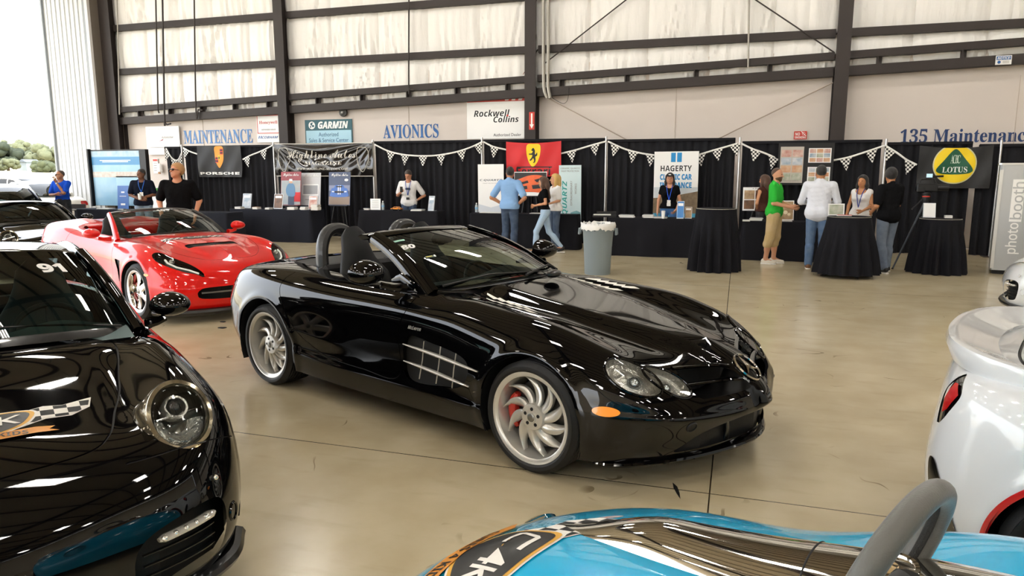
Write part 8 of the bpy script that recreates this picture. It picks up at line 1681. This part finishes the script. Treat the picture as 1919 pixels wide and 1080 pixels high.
person('smiling dark-haired woman in a white top with a blue lanyard', (2.22, 14.95, 0), -28, 1.66, True, skin='#b98058', arms={'L': ((.21, -.02, 1.15), (.10, -.22, 1.05), (-.5, -.8, 0))}, head=(-4, 0), shirt=('#e9e6e4', 'tank', .95), pants=('#26262c', 'slim'), hair=('#14100f', 'long', .12), extras=(('lanyard', '#2a3f9c', 1.12),))
person('man in a black T-shirt and grey jeans leaning on the tall star-based table', (2.47, 13.66, 0), -148, 1.78, skin='#b07a55', arms={'R': ((-.27, -.10, 1.13), (-.10, -.36, 1.10), (.5, -.85, 0)), 'L': ((.28, .03, 1.13), (.22, -.14, 1.02), (-.4, -.8, -.2))}, head=(-34, 4), shirt=('#0c0c0f', 'tee', .84, '#2d5cc0'), pants=('#5a6679', 'jeans'), hair=('#141011', 'thick'), shoes='#1c1c1e', legs={'L': ((.12, .02, .49), (.14, .16, .10), (.1, -1, -.1)), 'R': ((-.10, -.06, .49), (-.10, -.06, .085), (-.1, -1, 0))})
# ================================================================== small things on the tables, camera
def on_table(px, Y): return float(onY(px, 400, Y)[0])
M_PAPER = mat('paper', '#eceae5', .5)
def paper_stack(lab, x, y, z, w, d, h, m=None, rz=0.0, name='magazine_stack', cat='magazines'):
    o = thing(name, lab, cat, (x, y, z), rz); b = MB(); n = max(1, int(h / .012)); rs = np.random.RandomState(int(abs(x) * 100)); [b.box((.008 * rs.randn(), .008 * rs.randn(), .006 + h / n * k), (w, d, h / n * .9)) for k in range(n)]; b.build('pages', M_PAPER, o, smooth=False)
    b = MB(); b.box((0, 0, h + .004), (w * .98, d * .98, .004)); b.build('cover', m or M_MAG[1], o, smooth=False); return o
def holder(lab, x, y, z, w, h, m, rz=0.0):
    o = thing('brochure_holder', lab, 'brochure holder', (x, y, z), rz); b = MB(); t = R_(12); M = frame((1, 0, 0), (0, math.sin(t), math.cos(t)), (0, -math.cos(t), math.sin(t)), (0, 0, 0)); b.prism([(-w / 2, 0), (w / 2, 0), (w / 2, h), (-w / 2, h)], .02, M, 0); b.box((0, .06, .004), (w, .12, .008)); b.build('stand', mat('clear_acrylic', '#dfe6ea', .1, coat=.6), o, smooth=False)
    b = MB(); b.prism([(-w * .45, h * .05), (w * .45, h * .05), (w * .45, h * .97), (-w * .45, h * .97)], .004, M, .021); b.build('leaflet', m, o, smooth=False); b = MB(); b.prism([(-w * .36, h * .72), (w * .36, h * .72), (w * .36, h * .88), (-w * .36, h * .88)], .002, M, .025); b.build('leaflet_title', M_PW, o, smooth=False); return o
def bottle(lab, x, y, z):
    o = thing('water_bottle', lab, 'bottle', (x, y, z)); b = MB(); b.lathe([(0, 0), (.032, 0), (.034, .01), (.033, .06), (.034, .12), (.030, .16), (.013, .19), (.013, .205)], 20); b.build('bottle_body', mat('clear_plastic', '#dbe6ea', .08, alpha=.55), o); b = MB(); b.lathe([(.035, .07), (.035, .12)], 20); b.build('label', mat('bottle_label', '#7fb0cf', .4), o); b = MB(); b.lathe([(.015, .20), (.015, .222), (0, .222)], 16); b.build('bottle_cap', M_SIGNW, o); return o
y1 = T1[2]; z = .805
holder('clear leaflet holder at the left end of the magazine table', on_table(463, y1 + .35), y1 + .35, z, .26, .38, M_PIC[1]); holder('leaflet holder with a dark picture in the middle of the magazine table', on_table(522, y1 + .3), y1 + .3, z, .26, .38, M_PIC[5]); holder('clear leaflet holder near the right end of the magazine table', on_table(587, y1 + .3), y1 + .3, z, .25, .34, M_PIC[0])
for px, w, h, m, l in ((450, .35, .05, M_MAG[1], 'low magazine stack at the left end of the magazine table'), (482, .30, .05, M_PIC[2], 'magazine stack left of centre on the magazine table'), (505, .25, .04, M_MAG[1], 'thin magazine stack beside the black and white leaflet holder'), (549, .42, .06, M_PW, 'wide white magazine stack right of centre on the magazine table'), (571, .30, .08, M_MAG[2], 'tall magazine stack in front of the middle poster'), (593, .36, .13, M_MAG[1], 'tallest magazine stack, at the right end of the magazine table')): paper_stack(l, on_table(px, y1 + .1), y1 + .09, z, w * .5, .16, h, m)
y2 = T2[2]
o, w, h, M = board('table_sign', 'small white sign standing on the table left of the water bottle', 'sign', [(694, 371), (713, 371), (713, 392), (694, 392)], y2 + .2, M_PW, lean=4); o.location[2] = z
for k in range(4): pl(o, M, 'text_line', M_GREY, 0, h * (.30 - .18 * k), w * .66, h * .03)
bottle('clear water bottle on the table in front of the man in the white T-shirt', on_table(718, y2 + .25), y2 + .25, z)
o = thing('toy_car', 'orange model car on the table in front of the man in the white T-shirt', 'model car', (on_table(744, y2 + .15), y2 + .15, z), R_(170)); M_TOY = mat('toy_orange', '#e58a1d', .25, coat=1)
b = MB(); prof = [(-.14, .03), (-.14, .055), (-.08, .065), (-.03, .095), (.04, .095), (.09, .06), (.14, .05), (.15, .03)]; P_ = np.array(prof); b.grid([[(x, y * (1 - .3 * max(0, (zz - .06) / .04)), zz) for x, zz in prof] for y in (-.06, -.05, 0, .05, .06)]); b.prism([(x, zz) for x, zz in prof], .12, frame((1, 0, 0), (0, 0, 1), (0, -1, 0), (0, .06, 0))); b.build('toy_body', M_TOY, o, angle=30)
for sx in (-.09, .095):
    for sy in (-1, 1): b = MB(); b.cyl((sx, sy * .05, .024), (sx, sy * .066, .024), .024, n=16); b.build('toy_wheel', BLK, o)
b = MB(); b.prism([(-.05, .070), (-.022, .090), (.036, .090), (.07, .066)], .124, frame((1, 0, 0), (0, 0, 1), (0, -1, 0), (0, .062, 0))); b.build('toy_window', BLK, o, smooth=False)
paper_stack('flat stack of papers right of the orange model car', on_table(784, y2 + .15), y2 + .15, z, .28, .22, .035, M_PIC[1]); holder('clear leaflet holder at the right end of the table with the orange model car', on_table(808, y2 + .2), y2 + .2, z, .16, .36, M_PIC[1], R_(-8)); paper_stack('small box of cards at the left end of the table with the orange model car', on_table(688, y2 + .15), y2 + .15, z, .13, .10, .04, M_MAG[2], name='card_box', cat='box')
y3 = T3[2]; z3 = HT + .005; bottle('clear water bottle at the left end of the red flag booth table', on_table(893, y3 + .35), y3 + .35, z3); paper_stack('white papers spread on the table beside the man in the blue T-shirt', on_table(923, y3 + .2), y3 + .2, z3, .55, .24, .012, M_PW, name='paper_sheets', cat='papers'); paper_stack('papers at the right end of the red flag booth table', on_table(1006, y3 + .2), y3 + .2, z3, .3, .2, .01, M_PW, name='paper_sheets', cat='papers')
y4 = T4[2]
o = thing('binder_case', 'open black display case of cards at the left end of the insurance table', 'case', (on_table(1133, y4 + .3), y4 + .3, z3), R_(10)); b = MB(); b.box((0, 0, .02), (.50, .32, .04)); b.box((.04, .14, .07), (.42, .04, .08)); b.build('case_body', mat('case_black', '#17171a', .4), o, smooth=False); b = MB(); b.box((-.05, -.06, .05), (.36, .14, .02)); b.build('cards', M_PAPER, o, smooth=False)
for px, w, h, l in ((1174, .30, .05, 'grey brochure stack left of centre on the insurance table'), (1215, .22, .06, 'small pile of giveaways left of the white cup on the insurance table'), (1238, .26, .02, 'thin sheaf of leaflets beside the white cup on the insurance table')): paper_stack(l, on_table(px, y4 + .2), y4 + .25, z3 + .002, w, .2, h, M_MAG[1])
o = thing('paper_cup', 'white paper cup with a lid on the insurance table', 'cup', (on_table(1243, y4 + .08), y4 + .08, z3 + .075)); _cup(o, '#d9c9b4', .15)
holder('leaflet holder with a blue leaflet on the insurance table', on_table(1275, y4 + .1), y4 + .1, z3, .14, .36, mat('leaflet_blue', '#3f7fc0', .35)); holder('small leaflet holder at the right end of the insurance table', on_table(1290, y4 + .2), y4 + .2, z3, .14, .24, M_PIC[4])
y5 = T5[2]; paper_stack('stack of brochures on the table behind the man in the green polo shirt', on_table(1418, y5 + .2), y5 + .25, .765, .24, .2, .05, M_MAG[1]); paper_stack('white leaflets beside the brochures, left of the man in the green polo shirt', on_table(1399, y5), y5 + .02, .765, .14, .12, .02, M_PW); paper_stack('white papers near the framed engine photograph', on_table(1476, y5 + .1), y5 + .1, .765, .18, .14, .03, M_PW)
p = onY(1752, 409, c3y - .1); holder('white card in a holder on the table below the yellow disc flag', float(onY(1741, 405, c3y - .05)[0]), c3y - .05, .948, .19, .25, M_PW); paper_stack('tiny white box of cards on the table below the yellow disc flag', float(onY(1777, 405, c3y - .05)[0]), c3y - .05, .948, .11, .08, .04, M_PW, name='card_box', cat='box')
paper_stack('red leaflet lying on the tall star-based table', c2.location[0] - .08, c2y - .05, 1.006, .22, .12, .012, M_FRED, name='leaflet', cat='leaflet')
yl = TLy; paper_stack('white papers on the grey-clothed table in front of the blue backdrop', on_table(200, yl - .1), yl - .1, .765, .4, .24, .015, M_PW, name='paper_sheets', cat='papers'); paper_stack('dark folder on the grey-clothed table', on_table(240, yl), yl - .18, .765, .18, .12, .02, M_MAG[2], name='folder', cat='folder')
o, w, h, M = board('table_poster', 'tall blue poster standing on the grey-clothed table before the backdrop', 'poster', [(223, 343), (243, 343), (241, 386), (220, 386)], yl + .05, mat('poster_navy', '#4a6fae', .4), lean=5); o.location[2] = .765; pl(o, M, 'emblem', M_SIGNW, 0, h * .22, w * .3, h * .06); pl(o, M, 'text_line', M_SIGNW, 0, h * .05, w * .6, h * .02); pl(o, M, 'text_line', M_SIGNW, 0, -h * .30, w * .4, h * .08)
# ------------------------------------------------------------------ video camera on a tripod
pt = onY(1737, 400, c3y + .45); o = thing('video_camera_tripod', 'black video camera on a tripod behind the table below the yellow disc flag', 'video camera', (pt[0], c3y + .62, 0)); M_CAM = mat('camera_black', '#17181b', .35, bump=(60, .05)); th = 1.28
for a, L_ in ((R_(215), .62), (R_(335), .55), (R_(95), .30)):
    b = MB(); b.cyl((0, 0, th - .06), (L_ * math.cos(a), L_ * math.sin(a), .01), .020, .014, 10); lo = b.build('tripod_leg', mat('tripod_grey', '#3d434a', .35, .5), o); b = MB(); q = np.array((L_ * math.cos(a), L_ * math.sin(a), .012)); b.sphere(q, .02, 10, 6); b.build('rubber_foot', BLK, lo)
b = MB(); b.lathe([(0, th - .10), (.05, th - .10), (.06, th - .02), (.05, th + .04), (.07, th + .05), (.07, th + .08), (0, th + .08)], 20); b.build('tripod_head', M_CAM, o); b = MB(); b.lathe([(.062, th + .0), (.066, th + .01), (.062, th + .02)], 20); b.build('red_ring', M_RED, o); b = MB(); b.cyl((-.02, .02, th), (-.22, -.06, th - .22), .012, n=8); b.build('pan_handle', M_CAM, o)
b = MB(); b.box((0, 0, th + .17), (.34, .13, .15), bev=.02); b.box((-.10, 0, th + .13), (.14, .15, .10), bev=.02); b.build('camera_body', M_CAM, o); b = MB(); b.cyl((.14, 0, th + .17), (.34, 0, th + .17), .055, .062, 20); b.build('lens', M_CAM, o); b = MB(); b.tube([(-.12, 0, th + .25), (-.10, 0, th + .32), (.10, 0, th + .32), (.13, 0, th + .25)], .016, 8); b.build('top_handle', M_CAM, o)
b = MB(); b.box((.0, -.10, th + .38), (.11, .02, .08), bev=.006); b.build('flip_screen', M_CAM, o); b = MB(); b.box((.0, -.113, th + .38), (.095, .004, .065)); b.build('screen_face', mat('screen_pale', '#b9d3df', .2, emit='#9fc3d6', estr=.5), o, smooth=False); b = MB(); b.cyl((.0, -.02, th + .36), (.24, -.02, th + .37), .018, n=10); b.build('microphone', BLK, o)
# chairs and boxes behind the gap left of the curtains, floor scraps
o = thing('folding_chair', 'folding chair behind the man in the blue polo shirt', 'chair', (-17.6, 15.3, 0), R_(30)); b = MB(); [b.tube([(sx, -.2, 0), (sx, .02, .45), (sx, .12, .85)], .012, 8) for sx in (-.2, .2)]; [b.tube([(sx, .22, 0), (sx, -.12, .46)], .012, 8) for sx in (-.2, .2)]; b.build('frame', mat('chair_red', '#7c2f2c', .4), o); b = MB(); b.box((0, -.04, .455), (.40, .38, .03), bev=.01); b.build('seat', mat('chair_pad', '#34302f', .6), o); b = MB(); b.box((0, .10, .76), (.40, .03, .18), bev=.01); b.build('backrest', mat('chair_pad', '#34302f', .6), o)
pp = onY(291, 366, 17.6); o = thing('wall_cabinet', 'white cabinet in the gap beside the blue backdrop', 'cabinet', (pp[0] + .1, 17.9, 0)); b = MB(); b.box((0, 0, .55), (.9, .5, 1.1)); b.build('carcass', M_SIGNW, o, smooth=False)
for k in range(2): b = MB(); b.box((-.225 + .45 * k, -.255, .55), (.43, .012, 1.04)); d_ = b.build('door', M_PW, o, smooth=False); b = MB(); b.box((-.225 + .45 * k + (.16 if k == 0 else -.16), -.27, .6), (.02, .02, .12)); b.build('handle', ALU, d_, smooth=False)
for k, (dx, c, hh, l) in enumerate(((-.25, '#55a04a', .16, 'green tub on the white cabinet in the gap beside the backdrop'), (-.02, '#2a2a2e', .20, 'dark bin on the white cabinet in the gap beside the backdrop'), (.24, '#c7a86f', .13, 'tan box on the white cabinet in the gap beside the backdrop'))):
    o = thing('storage_tub', l, 'tub', (pp[0] + .1 + dx, 17.88, 1.102)); b = MB(); b.lathe([(0, 0), (.07, 0), (.09, hh), (.085, hh), (.065, .01)], 20); b.build('tub_body', mat('tub_' + c.strip('#'), c, .5), o); b = MB(); b.lathe([(.092, hh - .012), (.094, hh + .005), (0, hh + .012)], 20); b.build('lid', M_SIGNW, o)
o = thing('soap_dispenser', 'white dispenser on the beige wall beside the left end of the curtains', 'dispenser', tuple(onY(302, 315, YW - .02))); b = MB(); b.box((0, -.06, 0), (.16, .12, .28), bev=.03); b.build('case', M_SIGNW, o); b = MB(); b.box((0, -.09, -.16), (.06, .05, .05)); b.build('spout', mat('spout_brown', '#b08050', .5), o, smooth=False)
o, w, h = flat_sign('wall_sign', 'white notice with a red heading on the wall in the gap beside the backdrop', 'sign', (287, 297, 296, 325), YS, M_SIGNW); plate('heading', M_RED, o, w * .9, h * .14, 0, h * .38); [plate('text_line', M_GREY, o, w * .7, h * .04, 0, h * (.18 - .16 * k)) for k in range(4)]
for px, py, r, l in ((417, 615, .045, 'small black scrap on the floor near the red convertible, the larger one'), (418, 604, .03, 'small black scrap on the floor beside the larger scrap')):
    p = ground(px, py); o = thing('debris_scrap', l, 'scrap', (p[0], p[1], 0)); b = MB(); b.prism([(-r, -r * .5), (r * .6, -r * .7), (r, .3 * r), (.1 * r, r * .6), (-.8 * r, r * .3)], .008, None, .001); b.build('scrap', BLK, o, smooth=False)
p0, p1 = ground(1262, 905), ground(1275, 936); o = thing('floor_mark', 'dark skid mark on the floor in front of the black roadster', 'mark', tuple((p0 + p1) / 2)); b = MB(); d = (p1 - p0) / 2; nn = nrm(np.array([-d[1], d[0], 0])) * .012; b.add([-d - nn * .4 + (0, 0, .0012), -d * .3 - nn + (0, 0, .0012), d * .4 - nn * .6 + (0, 0, .0012), d + (0, 0, .0012), d * .3 + nn * .8 + (0, 0, .0012), -d * .5 + nn + (0, 0, .0012)], [(0, 1, 2, 3, 4, 5)]); b.build('mark', BLK, o, smooth=False)
bpy.data.scenes.remove(TMP)
